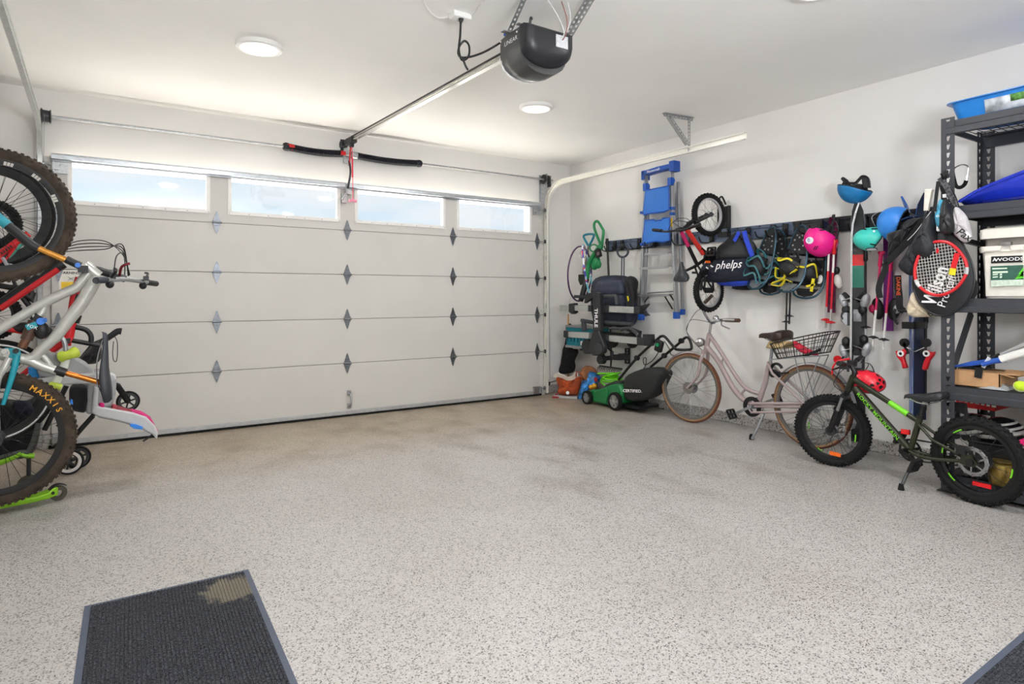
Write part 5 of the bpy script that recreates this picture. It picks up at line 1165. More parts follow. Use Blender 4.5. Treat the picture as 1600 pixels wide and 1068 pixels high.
# ================================================================== HELMETS ON THE WALL
def frame(zv, xv):
    z = V(zv).normalized(); x = V(xv); x = (x-z*x.dot(z)).normalized(); y = z.cross(x); return Matrix((x, y, z)).transposed()
def oval(m, c, n, up, a, b, th=.003):
    n = V(n).normalized(); up = V(up); up = (up-n*up.dot(n)).normalized(); s = up.cross(n); m.prism([V(c)+s*a*math.cos(2*PI*i/24)+up*b*math.sin(2*PI*i/24) for i in range(24)], n, th)
def on_shell(pt, u, v, c):
    p = pt(u, v, 1.02); return p, (p-V(c)).normalized()
m_hpink = mat('pink_helmet_shell', (236, 22, 140), .45, var=.03); m_hturq = mat('turquoise_helmet_shell', (64, 206, 190), .4, var=.03); m_hblue = mat('blue_helmet_shell', (52, 136, 226), .4, var=.04); m_hteal = mat('deep_blue_helmet_shell', (22, 118, 178), .4, var=.08)
m_dec = mat('white_sticker', (232, 236, 240), .4, var=0); m_decb = mat('sticker_blue_print', (176, 190, 214), .5, var=.35, nscale=120)
def slots(t, pt, c, list_, w=.03, h=.006, m=black):
    b = MB()
    for (u, v, ang) in list_:
        p, n = on_shell(pt, u, v, c); up = perp(n)[1]; s = up.cross(n); d = s*math.cos(ang)+up*math.sin(ang); e = n.cross(d); b.prism([p-d*w/2-e*h/2, p+d*w/2-e*h/2, p+d*w/2+e*h/2, p-d*w/2+e*h/2], n, .006)
    b.build('vents', m, t, kind='stuff')
VW = V((-.82, -.5, .05)).normalized()                      # from the right wall towards the viewer
# pink: dome faces out, opening to the wall
c = wl(1283, 375, .20)
hp, pt_ = helmet('ski_helmet', 'bright pink ski helmet with a round white sticker', c, (.135, .118, .135), frame(VW*.55+V((0, .42, -.45)), ZU), m_hpink, org=None)
b = MB(); q = c+VW*.135+V((0, .03, -.012)); 
def surf(c, M, R3, d):                                   # point on the ellipsoid in world direction d
    l = M.transposed() @ V(d).normalized(); k = 1/math.sqrt((l.x/R3[0])**2+(l.y/R3[1])**2+(l.z/R3[2])**2); p = V(c)+V(d).normalized()*(k+.005)
    g = M @ V((l.x/R3[0]**2, l.y/R3[1]**2, l.z/R3[2]**2)); return p, g.normalized()
Mp = frame(VW*.55+V((0, .42, -.45)), ZU); p, n = surf(c, Mp, (.135, .118, .135), VW+V((0, .62, -.10)))
oval(b, p, n, ZU, .034, .028, .004); b.build('round_sticker', m_dec, hp); b = MB(); oval(b, p+n*.003+V((0, .006, .003)), n, ZU, .012, .017, .003); b.build('sticker_print', m_decb, hp)
b = MB()
for dv, k in ((V((0, .6, .75)), 0), (V((0, -.05, .62)), 0), (V((0, .42, -.55)), 1), (V((0, .30, -.58)), 1)):
    p, n = surf(c, Mp, (.135, .118, .135), VW+dv); s = ZU.cross(n).normalized(); e = n.cross(s); d_ = s if not k else (s*.5+e*.8).normalized(); e = n.cross(d_); b.prism([p-d_*.018-e*.003, p+d_*.018-e*.003, p+d_*.018+e*.003, p-d_*.018+e*.003], n, .006)
b.build('vents', black, hp, kind='stuff')
b = MB(); b.strip(spl([c+V((.02, -.06, .08)), wl(1302, 345, .12), wl(1303, 335, .08), wl(1300, 345, .06), c+V((.08, -.03, .08))], 5), YN, .02, .004); b.build('chin_strap', fabk, hp)
# turquoise: dome to the left and out, opening right
c = wl(1368, 374, .22); R3 = (.092, .105, .15); Mt = frame(VW*.5+V((0, .8, .02)), -ZU)
ht_, pt_ = helmet('ski_helmet', 'turquoise ski helmet hanging from the rail with a visor notch', c, R3, Mt, m_hturq, cut=.56)
b = MB()
for dv, k in ((V((0, .95, .75)), .35), (V((0, .2, .9)), 0), (V((0, .25, -.45)), .3)):
    p, n = surf(c, Mt, R3, VW+dv); s = ZU.cross(n).normalized(); e = n.cross(s); d_ = (s*math.cos(k)+e*math.sin(k)*-1); e = n.cross(d_); b.prism([p-d_*.02-e*.0035, p+d_*.02-e*.0035, p+d_*.02+e*.0035, p-d_*.02+e*.0035], n, .006)
b.build('vents', black, ht_, kind='stuff')
p, n = surf(c, Mt, R3, VW+V((0, .45, -1.0))); b = MB(); oval(b, p, n, ZU, .04, .02, .004); b.build('oval_badge', mat('navy_badge', (40, 62, 84), .4), ht_); b = MB(); oval(b, p+n*.002, n, ZU, .033, .014, .003); b.build('badge_print', m_dec, ht_)
p, n = surf(c, Mt, R3, VW+V((0, .2, .48))); b = MB(); oval(b, p, n, ZU, .009, .009, .004); b.build('white_logo', m_dec, ht_)
b = MB(); b.strip(spl([c+V((0, .0, .1)), wl(1362, 340, .2), wl(1372, 332, .15), wl(1384, 333, .1), wl(1384, 352, .15)], 5), VW, .022, .004); b.build('chin_strap', mat('grey_webbing', (176, 176, 178), .8, var=.2), ht_)
# blue with a dark peak
c = wl(1405, 352, .24); R3 = (.128, .11, .15); Mb = frame(VW*.3+V((0, .75, .5)), ZU*.6-YN*-.8)
hv, pt_ = helmet('ski_helmet', 'blue helmet with a dark peak hanging left of the black bags', c, R3, Mb, m_hblue, cut=.56)
b = MB(); b.grid(lambda u, v: wl(1402+34*u, 346-9*math.sin(PI*u*.6)+ (6+2*u)*v, .33-.1*v+.04*u), 8, 3); b.build('peak', mat('peak_blue', (30, 60, 110), .5), hv, solid=.006)
b = MB(); b.ell(c+V((-.02, -.07, -.05)), (.07, .09, .1)); b.build('liner', fabk, hv)
# deep blue helmet upside down on the ski tips, goggles in it
c = wl(1337, 291, .24); R3 = (.128, .115, .13); Mu = frame(-ZU*1.0+V((0, .10, 0))+VW*.1, YN)
hu, pt_ = helmet('ski_helmet', 'deep blue ski helmet lying upside down on the tall ski tips', c, R3, Mu, m_hteal, cut=.50)
tag(hu, 'deep blue ski helmet resting upside down on the tall ski tips')
gg = thing('ski_goggles', 'black ski goggles strap bundled in the upturned blue helmet', 'goggles', c)
b = MB(); G = lambda x, y, d=.27: wl(1290+x*.1311, 260+y*.1311, d)+V((0, 0, -.022))
b.strip(spl([G(205, 245), G(215, 190), G(250, 150), G(280, 175), G(300, 240)], 5), XN+YN*.3, .05, .02); b.strip(spl([G(300, 165), G(360, 160), G(400, 120), G(440, 85), G(490, 90), G(515, 130), G(525, 215)], 5), XN+YN*.3, .045, .012); b.build('strap', fabk, gg)
b = MB(); b.loft([[G(x, y, d) for x, y, d in ((425, 100, .3), (445, 230, .3), (445, 230, .24), (425, 100, .24))], [G(x, y, d) for x, y, d in ((510, 85, .29), (535, 215, .29), (535, 215, .23), (510, 85, .23))]]); b.build('frame', black, gg, bevel=.006)
b = MB(); b.loft([[G(x, y, d) for x, y, d in ((180, 250, .28), (200, 150, .28), (200, 150, .22), (180, 250, .22))], [G(x, y, d) for x, y, d in ((300, 250, .28), (290, 140, .28), (290, 140, .22), (300, 250, .22))]]); b.build('foam', fabk, gg, bevel=.01)
b = MB(); b.tube([G(195, 105), G(215, 120), G(245, 150)], [.012, .016, .02], 8); b.build('strap_end', black, gg)
b = MB(); b.ell(G(360, 250, .24), (.07, .085, .05)); b.build('lens_cover', fabk, gg)
# ================================================================== BAGS AND STRAPS AROUND THE SHELF POST
def flatbag(name, label, cat, m, poly, plane, depth, bulge=.05, puff=1., parent=None, pname=None, n=5, wrink=.012, seed=0):
    """soft bag: outline traced on its own vertical plane, pillowed to both sides"""
    rnd = random.Random(seed); P = [plane(x, y, depth) for x, y in poly]; P = spl(P, 3, closed=True); c = mid(*P); nn = V(plane.n); b = MB()
    K = len(P); rings = []
    for side in (1, -1):
        r = []
        for t in range(1, n+1):
            f = 1-t/n*.999
            h = bulge*math.sqrt(max(0, 1-f*f))*side
            r.append([c+(p-c)*f+nn*(h+wrink*math.sin(i*2.1+t*1.7+seed)*f*(1 if t < n else 0)+wrink*.6*math.sin(i*.9+seed*2)) for i, p in enumerate(P)])
        rings.append(r)
    secs = list(reversed(rings[0]))+[P]+rings[1]
    b.loft(secs)
    if parent: return b.build(pname, m, parent, smooth=180, sub=1)
    return b.build(name, m, None, label, cat, smooth=180, sub=1)
class XPlane:                                            # plane parallel to the right wall, at depth d from it
    n = XN
    def __call__(s, px, py, d=.1): return wl(px, py, d)
XPL = XPlane()
Q1 = lambda x, y: (1430+x*.1311, 260+y*.1311)            # crop of the hanging bags
Q2 = lambda x, y: (1340+x*.1218, 290+y*.1218)
m_bagk = mat('black_nylon', (30, 32, 38), .6, var=.2, nscale=25, bump=.6, bscale=40)
bagA = thing('drawstring_bag', 'large black nylon bag left of the tennis racket with the white handle in it', 'bag', wl(1432, 440, .72))
flatbag('', '', '', m_bagk, [Q2(*q) for q in ((930, 310), (985, 330), (1010, 560), (1020, 880), (860, 960), (690, 880), (760, 700), (830, 480))], XPL, .74, .07, parent=bagA, pname='bag_front', seed=2)
flatbag('', '', '', m_bagk, [Q2(*q) for q in ((800, 560), (720, 700), (600, 900), (510, 1040), (640, 1160), (760, 1150), (800, 1000), (900, 800))], XPL, .69, .06, parent=bagA, pname='bag_lower', seed=5)
b = MB(); b.strip(spl([wl(*Q2(985, 330), .76), wl(1463, 305, .76), wl(1466, 283, .73)], 4), YN, .02, .004); b.build('cord', fabk, bagA)
b = MB(); b.strip(spl([wl(*Q2(*q), .78) for q in ((940, 330), (830, 480), (740, 600), (640, 700))], 4), XN+YN*.5, .006, .003); b.build('piping', mat('white_piping', (210, 210, 210), .6), bagA)
hd_ = thing('squash_racket', 'white taped racket handle sticking up out of the large black bag', 'racket', wl(1450, 330, .70))
b = MB(); b.tube([wl(1447.5, 329, .70), wl(1451.5, 300, .70), wl(1452, 297, .70)], [.017, .026, .028], 8, flat=.85); b.build('wrapped_grip', mat('white_grip_tape', (226, 220, 208), .7, var=.08, bump=.3, bscale=90), hd_)
b = MB(); b.tube([wl(1452, 297.2, .70), wl(1452.2, 295.5, .70)], [.029, .027], 8, flat=.85); b.build('butt_cap', mat('cap_cream', (236, 232, 222), .5), hd_); b = MB(); b.tube([wl(1447.5, 328, .70), wl(1444, 352, .70)], .012, 8); b.build('throat', black, hd_)
bagB = thing('black_backpack', 'crumpled black backpack below the blue peaked helmet', 'backpack', wl(1398, 430, .42))
flatbag('', '', '', fabk, [Q2(*q) for q in ((400, 600), (520, 560), (640, 540), (700, 640), (640, 780), (500, 900), (390, 930), (420, 760), (370, 680))], XPL, .44, .07, parent=bagB, pname='main_pocket', seed=7)
flatbag('', '', '', m_bagk, [Q2(*q) for q in ((620, 440), (780, 400), (860, 420), (760, 560), (640, 700), (540, 760), (560, 600))], XPL, .5, .05, parent=bagB, pname='upper_pocket', seed=8)
for pts, w, nm in (([(860, 420), (700, 640), (560, 800), (400, 960), (340, 990)], .045, 'shoulder_strap'), ([(345, 990), (360, 1060), (300, 1200), (270, 1330), (290, 1440)], .04, 'hanging_strap')):
    b = MB(); b.strip(spl([wl(*Q2(*q), .55) for q in pts], 5), YN if nm[0] == 'h' else ZU+YN*.3, w, .006); b.build(nm, fabk, bagB)
Q5 = lambda x, y: (1360+x*.1311, 380+y*.1311)
b = MB(); b.strip(spl([wl(*Q5(*q), .5) for q in ((325, 380), (330, 520), (345, 640), (350, 760), (400, 810))], 5), YN, .045, .005); b.build('hanging_strap', fabk, bagB)
b = MB(); b.text('DAKINE', wl(*Q5(333, 510), .506), -ZU, YN, .036, .002, bold=.01); b.build('lettering', mat('orange_print', (226, 92, 44), .6), bagB)
b = MB(); b.strip(spl([wl(*Q5(*q), .48) for q in ((300, 780), (280, 850), (300, 930), (330, 960))], 5), YN, .018, .004); b.build('strap_tail', fabk, bagB)
b = MB(); b.tube([wl(*Q5(330, 800), .5), wl(*Q5(455, 810), .5)], .008, 8); b.build('buckle_bar', black, bagB)
flatbag('cotton_bag', 'beige cotton bag hanging behind the tennis racket cover', 'bag', mat('beige_cotton', (206, 192, 168), .9, var=.08, bump=.5, bscale=50), [Q5(*q) for q in ((505, 560), (600, 700), (760, 850), (800, 880), (640, 885), (480, 880), (420, 790), (450, 680))], XPL, .66, .03, seed=3)
b = MB(); b.strip(spl([wl(*Q2(700, 470), .5), wl(1428, 338, .3), wl(1418, 333, .16), wl(1416, 340, .12)], 5), ZU, .02, .005); b.build('hang_loop', fabk, bagB)
# pouches on cords from the post
def cords(parent, a, top, m=fabk, k=2, w=.008):
    b = MB()
    for i in range(k): b.tube(spl([a+YN*.012*(i-.5), a.lerp(top, .5)+YN*(.02*(i-.5)), top], 4), w*.5, 5)
    b.build('cord', m, parent)
topc = onx(1468, 278, 4.43)
XK = .735
p1 = thing('black_pouch', 'teardrop black pouch with a pale blue side and white letters, hanging from the shelf post', 'pouch', wl(1477, 366, XK))
flatbag('', '', '', mat('pale_blue_fabric', (92, 184, 222), .7), [Q1(*q) for q in ((300, 380), (340, 400), (460, 520), (470, 760), (260, 740), (235, 560), (262, 450))], XPL, XK-.01, .03, parent=p1, pname='blue_back', seed=1)
flatbag('', '', '', mat('black_vinyl', (30, 31, 33), .45, bump=.2, bscale=40), [Q1(*q) for q in ((335, 385), (400, 400), (450, 560), (480, 720), (440, 810), (340, 820), (285, 760), (290, 600))], XPL, XK+.035, .045, parent=p1, pname='pouch_body', seed=6)
b = MB(); b.text('0', wl(*Q1(275, 590), XK+.06), ZU, -YN, .03, .001).text('L', wl(*Q1(268, 740), XK+.06), ZU*.2+YN, ZU, .035, .001, bold=.02); b.build('lettering', whitep, p1)
cords(p1, wl(*Q1(360, 390), XK), topc)
b = MB(); b.box(wl(*Q1(350, 350), XK+.01), (.012, .018, .022)); b.build('toggle', mat('clear_toggle', (200, 200, 200), .3), p1)
p2 = thing('grey_cap_pouch', 'pale grey soft pouch with black letters hanging beside the black pouch', 'pouch', wl(1508, 380, XK))
m_pg = mat('pale_grey_fabric', (190, 186, 188), .85, var=.06, bump=.4, bscale=50)
flatbag('', '', '', m_pg, [Q1(*q) for q in ((450, 490), (510, 470), (600, 560), (660, 680), (690, 860), (600, 925), (500, 860), (440, 780), (460, 640))], XPL, XK, .035, parent=p2, pname='pouch_body', seed=9)
a_, b__ = wl(*Q1(545, 790), XK+.04), wl(*Q1(640, 850), XK+.04); lab = MB(); ux = (b__-a_).normalized(); uy = XN.cross(ux)*1; uy = -uy if uy.z < 0 else uy
lab.prism([wl(*Q1(610, 770), XK+.036), wl(*Q1(670, 825), XK+.036), wl(*Q1(645, 870), XK+.036), wl(*Q1(585, 830), XK+.036)], XN, .003); lab.build('white_tab', whitep, p2)
b = MB(); b.text('Pax', wl(*Q1(582, 812), XK+.045), ux, uy, .062, .001, bold=.01, shear=.2); b.build('lettering', blackm, p2)
cords(p2, wl(*Q1(480, 480), XK), topc, k=3)
b = MB(); b.strip(spl([wl(*Q1(490, 470), XK), wl(*Q1(430, 360), XK), wl(*Q1(350, 200), XK), topc], 4), YN, .03, .004); b.build('white_print_cord', mat('printed_webbing', (70, 70, 74), .7, var=.9, nscale=60), p2)
sk = thing('post_hook', 'black steel hook on the left front post holding the pouches', 'hook', topc)
b = MB(); b.tube(spl([V((SX0-.002, SY0-.028, topc.z+.02)), V((SX0-.04, SY0-.028, topc.z-.01)), V((SX0-.07, SY0-.028, topc.z+.02))], 4), .006, 6); b.box((SX0-.006, SY0-.028, topc.z+.02), (.006, .03, .05)); b.build('hook_arm', black, sk)
# racket cover and racket
cv = thing('racket_cover', 'padded black racket cover with white lettering on the shelf post', 'racket cover', wl(1472, 494, .70))
Q3 = lambda x, y: (1410+x*.1311, 360+y*.1311)
cvp = [(430, 20), (640, 60), (740, 200), (830, 400), (858, 600), (800, 800), (680, 940), (520, 1010), (360, 990), (210, 860), (135, 680), (140, 500), (200, 300), (300, 120)]
b = MB(); PP = spl([wl(*Q3(*q), .71) for q in cvp], 4, closed=True); c = mid(*PP); b.loft([[c+(p-c)*f+XN*o for p in PP] for f, o in ((.001, -.02), (.93, -.02), (1, 0), (.93, .012), (.6, .016), (.001, .018))], caps=False); b.build('padded_cover', mat('cover_black', (26, 27, 32), .6, var=.15, bump=.3, bscale=60), cv, smooth=60)
b = MB(); b.tube(PP, .006, 6, closed=True); b.build('zip_edge', black, cv)
a_, b__ = wl(*Q3(330, 880), .73), wl(*Q3(490, 440), .73); ux = (b__-a_).normalized(); uy = -XN.cross(ux) if XN.cross(ux).dot(YN) > 0 else XN.cross(ux)
b = MB(); b.text('Wilson', a_+XN*.012, ux, uy, .115, .0015, bold=.025, align='LEFT', fit=(b__-a_).length*1.02); b.build('lettering', whitep, cv)
a_ = wl(*Q3(475, 910), .73); b = MB(); b.text('ProStaff', a_+XN*.012, ux, uy, .07, .0015, align='LEFT', fit=(b__-a_).length*.82); b.build('lettering', whitep, cv)
b = MB(); b.text('pull', wl(*Q3(340, 1018), .72), YN, ZU, .001) if False else b.tube(spl([wl(*Q3(300, 985), .72), wl(*Q3(340, 1020), .73), wl(*Q3(360, 1000), .73)], 4), .004, 5); b.build('zip_pull', black, cv)
rk_ = thing('tennis_racket', 'red tennis racket with white strings in front of its black cover', 'tennis racket', wl(1469, 462, .755))
rp = spl([wl(*Q3(*q), .765) for q in ((430, 130), (560, 150), (670, 240), (750, 360), (765, 490), (700, 620), (590, 720), (440, 772), (300, 740), (190, 650), (150, 540), (160, 400), (220, 260), (310, 165))], 5, closed=True)
b = MB(); b.use(redp); n_ = len(rp); b.tube(rp, .0095, 8, closed=True); b.build('frame_hoop', None, rk_)
for k0, k1 in ((18, 22), (44, 49)):
    b = MB(); b.tube(rp[k0:k1], .0105, 8); b.build('white_flash' if k0 < 30 else 'white_flash', mat('frame_flash', (206, 206, 206), .4, var=.3, nscale=20), rk_)
c = mid(*rp); A1 = (wl(*Q3(300, 740), .765)-wl(*Q3(430, 130), .765)); 
dv = (wl(*Q3(640, 200), .765)-wl(*Q3(250, 700), .765)).normalized()
dv = (ZU*1.0+YN*-.12).normalized(); du = XN.cross(dv).normalized()
b = MB()
for dr, ot in ((dv, du), (du, dv)):
    ks = [(p-c).dot(ot) for p in rp]; lo, hi = min(ks), max(ks); nS = 17
    for i in range(1, nS):
        k = lo+(hi-lo)*i/nS; xs = []
        for j in range(n_):
            p, q = rp[j]-c, rp[(j+1) % n_]-c; a, bb = p.dot(ot)-k, q.dot(ot)-k
            if a*bb <= 0 and abs(a-bb) > 1e-9: xs.append((p+(q-p)*(a/(a-bb))).dot(dr))
        if len(xs) >= 2: b.tube([c+ot*k+dr*min(xs), c+ot*k+dr*max(xs)], .0014, 4, caps=False)
b.build('strings', mat('white_strings', (214, 212, 206), .5), rk_, kind='stuff')
b = MB(); b.strip([wl(*Q3(655, 270), .768), wl(*Q3(605, 450), .768)], YN, .03, .002); b.build('red_stencil', redp, rk_); b = MB(); b.strip([wl(*Q3(605, 450), .768), wl(*Q3(590, 530), .768)], YN, .035, .002); b.build('yellow_stencil', m_yel, rk_)
b = MB(); b.prism([wl(*Q3(410, 205), .768), wl(*Q3(440, 235), .768), wl(*Q3(425, 270), .768), wl(*Q3(400, 265), .768)], XN, .003); b.build('red_stencil', redp, rk_)
b = MB(); b.tube([wl(*Q3(340, 150), .765), wl(*Q3(330, -20), .74), topc], [.012, .01, .004], 8); b.build('racket_shaft', black, rk_)
# black grip on the shelf end, case, hook
g = thing('carabiner_hook', 'black padded utility hook on a steel carabiner clipped to the shelf brace', 'hook', onx(1500, 292, 4.72))
H_ = lambda x, y: onx(1480+x*.2154, 130+y*.2154, 4.72)
b = MB(); b.tube(spl([H_(38, 640), H_(48, 690), H_(65, 745), H_(95, 755), H_(125, 735), H_(138, 705)], 5), .012, 10); b.build('padded_hook', rubber, g); b = MB(); b.tube(spl([H_(38, 640), H_(60, 610), H_(110, 590), H_(150, 605), H_(148, 650), H_(138, 705)], 5), .0045, 6); b.build('carabiner', chrome, g)
cs = thing('zip_case', 'rounded black zip case with a red logo on the end of the shelf', 'case', onx(1518, 350, 4.5))
b = MB(); cc = V((SX0+.10, SY0-.10, DK[2]+.065)); b.ell(cc, (.08, .06, .09)); b.build('case_body', fabk, cs)
b = MB(); q = cc+VW*.065; oval(b, cc+V((-.075, -.012, .02)), XN, ZU, .018, .016, .004); b.build('red_logo', mat('logo_rust', (150, 60, 50), .5), cs)
# ================================================================== ON THE SHELF
# top: blue tote tray
tt = thing('tote_tray', 'bright blue plastic tote tray with a paper label on the top shelf', 'tray', (4.62, 1.42, DK[4]))
b = MB(); zb = DK[4]+.002
def trs(z, g, y1): # rounded rectangle section
    x0, x1, y0, y2 = SX0+.06-g, SX0+.46+g, SY0-.06+g, y1-g; r = .05; out = []
    for cx, cy, a0 in ((x1-r, y0-r, 0), (x0+r, y0-r, PI/2), (x0+r, y2+r, PI), (x1-r, y2+r, PI*1.5)):
        for i in range(5): a = a0+PI/2*i/4; out.append(V((cx+r*math.cos(a), cy+r*math.sin(a), z+.018*math.sin((cy)*9)*(1 if z > zb+.05 else 0))))
    return out
secs = [trs(zb, 0, .9), trs(zb+.105, .03, .87), trs(zb+.108, .05, .85), trs(zb+.114, .05, .85), trs(zb+.116, .03, .87), trs(zb+.02, .0, .9)]
b.loft(secs); b.build('tray_body', mat('tote_blue', (34, 124, 204), .3, coat=.3), tt, smooth=50)
b = MB(); b.add([V((SX0+.052, 1.58, zb+.012)), V((SX0+.052, 1.36, zb+.012)), V((SX0+.031, 1.36, zb+.09)), V((SX0+.031, 1.58, zb+.09))], [(0, 1, 2, 3)]); b.build('paper_label', mat('torn_label', (206, 212, 220), .7, var=.35, nscale=16), tt, solid=.003)
b = MB(); b.add([V((SX0+.04, 1.45, zb+.05)), V((SX0+.04, 1.365, zb+.05)), V((SX0+.029, 1.365, zb+.09)), V((SX0+.029, 1.45, zb+.09))], [(0, 1, 2, 3)]); b.build('label_picture', mat('label_green', (96, 150, 70), .7, var=.5, nscale=40), tt, solid=.003)
b = MB(); b.text('BLUE', V((0, 0, 0)), YN, ZU, .01) if False else b.beam((SX0+.045, 1.22, zb+.01), (SX0+.024, 1.25, zb+.1), .012, .012); b.build('rib', mat('tote_blue', (34, 124, 204)), tt)
# second level: blue sled standing on its edge
sl_ = thing('plastic_sled', 'royal blue plastic sled lying tilted on the second shelf', 'sled', (4.7, 1.2, DK[3]))
m_sled = mat('sled_blue', (26, 50, 182), .35, coat=.2, var=.08)
z0 = DK[3]+.012
def sled(u, v):                                          # u: front rim, hull, back rim; v along the shelf
    y = SY0-.09-v*1.3; rz = z0+.02+.26*min(1, v/.62)**.75; bz = z0+.012*0+.10*max(0, v-.75)
    k = abs(u-.5)*2; e = max(0, (k-.62)/.38); x = SX0+.03+.20+(.5-u)*-1*.40+ (0)
    ins = .07*(1-e)*min(1, v*4)
    return V((x+(ins if u < .5 else -ins)*0+0, y, bz*(1-e)+rz*e))
b = MB(); b.grid(sled, 14, 16); b.build('sled_shell', m_sled, sl_, solid=.006, smooth=60)
b = MB(); b.tube([sled(0, v/16) for v in range(17)]+[sled(1, v/16) for v in range(16, -1, -1)], .009, 6, closed=True); b.build('rolled_rim', m_sled, sl_)
b = MB(); b.grid(lambda u, v: V((SX0+.06+.4*u, SY0-.2-v*1.1, z0+.0+.03*v)), 4, 4); b.build('sled_runner', mat('sled_dark', (22, 34, 120), .4), sl_, solid=.02)
# third level: white cool box
cb = thing('cool_box', 'cream white cool box with a green product label on the middle shelf', 'cooler', (4.75, 1.0, DK[2]))
m_cool = mat('cooler_white', (224, 220, 210), .4, var=.03); cz = DK[2]+.002
cx0, cx1, cy0, cy1 = SX0+.04, SX0+.48, SY0-.20, .55
zc1 = onx(1560, 384, cx0).z
zlid0, zlid1 = onx(1560, 372, cx0).z, onx(1560, 355, cx0).z
def rr_sec(x0, x1, y0, y1, z, r=.03):
    out = []
    for cx, cy, a0 in ((x1-r, y0-r, 0), (x0+r, y0-r, PI/2), (x0+r, y1+r, PI), (x1-r, y1+r, PI*1.5)):
        for i in range(5): a = a0+PI/2*i/4; out.append(V((cx+r*math.cos(a), cy+r*math.sin(a), z)))
    return out
b = MB(); b.loft([rr_sec(cx0+.015, cx1-.01, cy0-.015, cy1, cz), rr_sec(cx0, cx1, cy0, cy1, zc1-.04), rr_sec(cx0-.012, cx1+.01, cy0+.01, cy1, zc1-.035), rr_sec(cx0-.012, cx1+.01, cy0+.01, cy1, zc1)]); b.build('body', m_cool, cb, smooth=40)
b = MB(); b.loft([rr_sec(cx0+.012, cx1-.01, cy0-.01, cy1, zc1), rr_sec(cx0+.012, cx1-.01, cy0-.01, cy1, zlid0)]); b.build('lid_gap', mat('lid_gap_shade', (128, 122, 114), .6), cb)  # grey band put in for the shaded gap below the lid
b = MB(); b.loft([rr_sec(cx0-.012, cx1+.01, cy0+.01, cy1, zlid0), rr_sec(cx0-.012, cx1+.01, cy0+.01, cy1, zlid1-.01), rr_sec(cx0+.01, cx1-.01, cy0-.01, cy1, zlid1)]); b.build('lid', m_cool, cb, smooth=40)
pa = [onx(1549, 399, cx0-.012), onx(1600, 393, cx0-.012)]
yA, yB = onx(1545, 420, cx0).y, onx(1600, 420, cx0).y-.28
b = MB(); b.prism([V((cx0-.004, yA+.02, zc1-.05)), V((cx0-.004, yB, zc1-.05)), V((cx0+.012, yB, cz+.01)), V((cx0+.012, yA+.02, cz+.01))], V((-1, 0, -.08)), .014); b.build('front_panel', m_cool, cb, bevel=.005)
X_ = lambda x, y, o=0.: onx(1500+x*.1311, 340+y*.1311, cx0-.012-o)
b = MB(); b.prism([X_(373, 462), X_(745, 448), X_(745, 530), X_(373, 543)], XN, .008); b.build('name_plate', blackm, cb, bevel=.002)
b = MB(); pA, pB = X_(440, 500, .006), X_(730, 490, .006); b.text('WOODS', (pA+pB)/2, YN, ZU, (pB-pA).length*.23, .001, bold=.012, sx=1.35); b.text('A', X_(412, 502, .006), YN, ZU, .03, .001, bold=.01); b.build('lettering', whitep, cb)
lb_ = MB(); lb_.prism([X_(368, 578), X_(755, 562), X_(755, 805), X_(368, 820)], XN, .005); lbo = lb_.build('product_label', mat('label_green_dark', (46, 92, 76), .5, var=.1), cb)
b = MB(); b.prism([X_(368, 745, .003), X_(755, 735, .003), X_(755, 805, .003), X_(368, 820, .003)], XN, .002); b.build('label_foot', mat('label_pale', (196, 212, 196), .6, var=.15, nscale=60), lbo)
b = MB()
for k, (x, y) in enumerate(((690, 660), (710, 640), (735, 600))): b.prism([X_(x-40, y+70, .004), X_(755, y+60, .004), X_(755, y-10, .004)], XN, .002)
b.build('tree_print', mat('tree_green', (90, 206, 40), .5), lbo, kind='stuff')
b = MB()
for (x0, x1, y, h, ) in ((385, 560, 600, 16), (390, 570, 640, 22), (390, 450, 672, 14), (475, 500, 668, 22), (390, 450, 702, 14), (475, 500, 698, 22)): b.prism([X_(x0, y, .005), X_(x1, y-6, .005), X_(x1, y-6+h, .005), X_(x0, y+h, .005)], XN, .002)
b.build('label_print', mat('print_pale', (206, 226, 206), .6, var=0), lbo, kind='stuff')
for q in (((290, 345), (500, 335), (480, 390), (290, 400)), ((590, 335), (620, 385), (755, 375), (755, 325))): b = MB(); b.prism([X_(x, y, .004) for x, y in q], XN, .012); b.build('hand_grip', m_cool, cb)
b = MB(); b.box(X_(555, 310, .004), (.03, .05, .02)); b.build('latch', steel, cb)
# fourth level: carton, long blue tool, ski poles, ball, bag
ct = thing('cardboard_box', 'low brown cardboard carton with torn flaps on the fourth shelf', 'box', (4.62, 1.56, DK[1]))
bx0, bx1 = SX0+.05, SX0+.33; by0 = onx(1490, 590, bx0).y; by1 = onx(1562, 590, bx0).y; bz0 = DK[1]+.002; bz1 = onx(1492, 578, bx0).z
m_cart = mat('corrugated_card', (188, 146, 104), .8, var=.07, nscale=18)
b = MB(); b.box2((bx0, by1, bz0), (bx1, by0, bz0+.006)); b.box2((bx0, by1, bz0), (bx0+.005, by0, bz1)); b.box2((bx1-.005, by1, bz0), (bx1, by0, bz1)); b.box2((bx0, by0-.005, bz0), (bx1, by0, bz1)); b.box2((bx0, by1, bz0), (bx1, by1+.005, bz1)); b.build('carton', m_cart, ct)
for (p, q, o) in ((V((bx0, by0, bz1)), V((bx0, by0-.34, bz1)), V((.13, 0, .006))), (V((bx0, by0-.34, bz1)), V((bx0, by1, bz1)), V((.10, -.01, .02))), (V((bx1, by0, bz1)), V((bx1, by1, bz1)), V((-.13, 0, .012))), (V((bx0, by1, bz1)), V((bx1, by1, bz1)), V((0, -.07, -.015)))):
    b = MB(); b.prism([p, q, q+o, p+o], (q-p).cross(o), .004); b.build('flap', m_cart, ct)
b = MB(); b.strip(spl([onx(1530, 574, bx0-.006), onx(1529, 583, bx0-.008), onx(1528, 590, bx0-.008)], 3), YN, .04, .003); b.build('black_tape', fabk, ct)
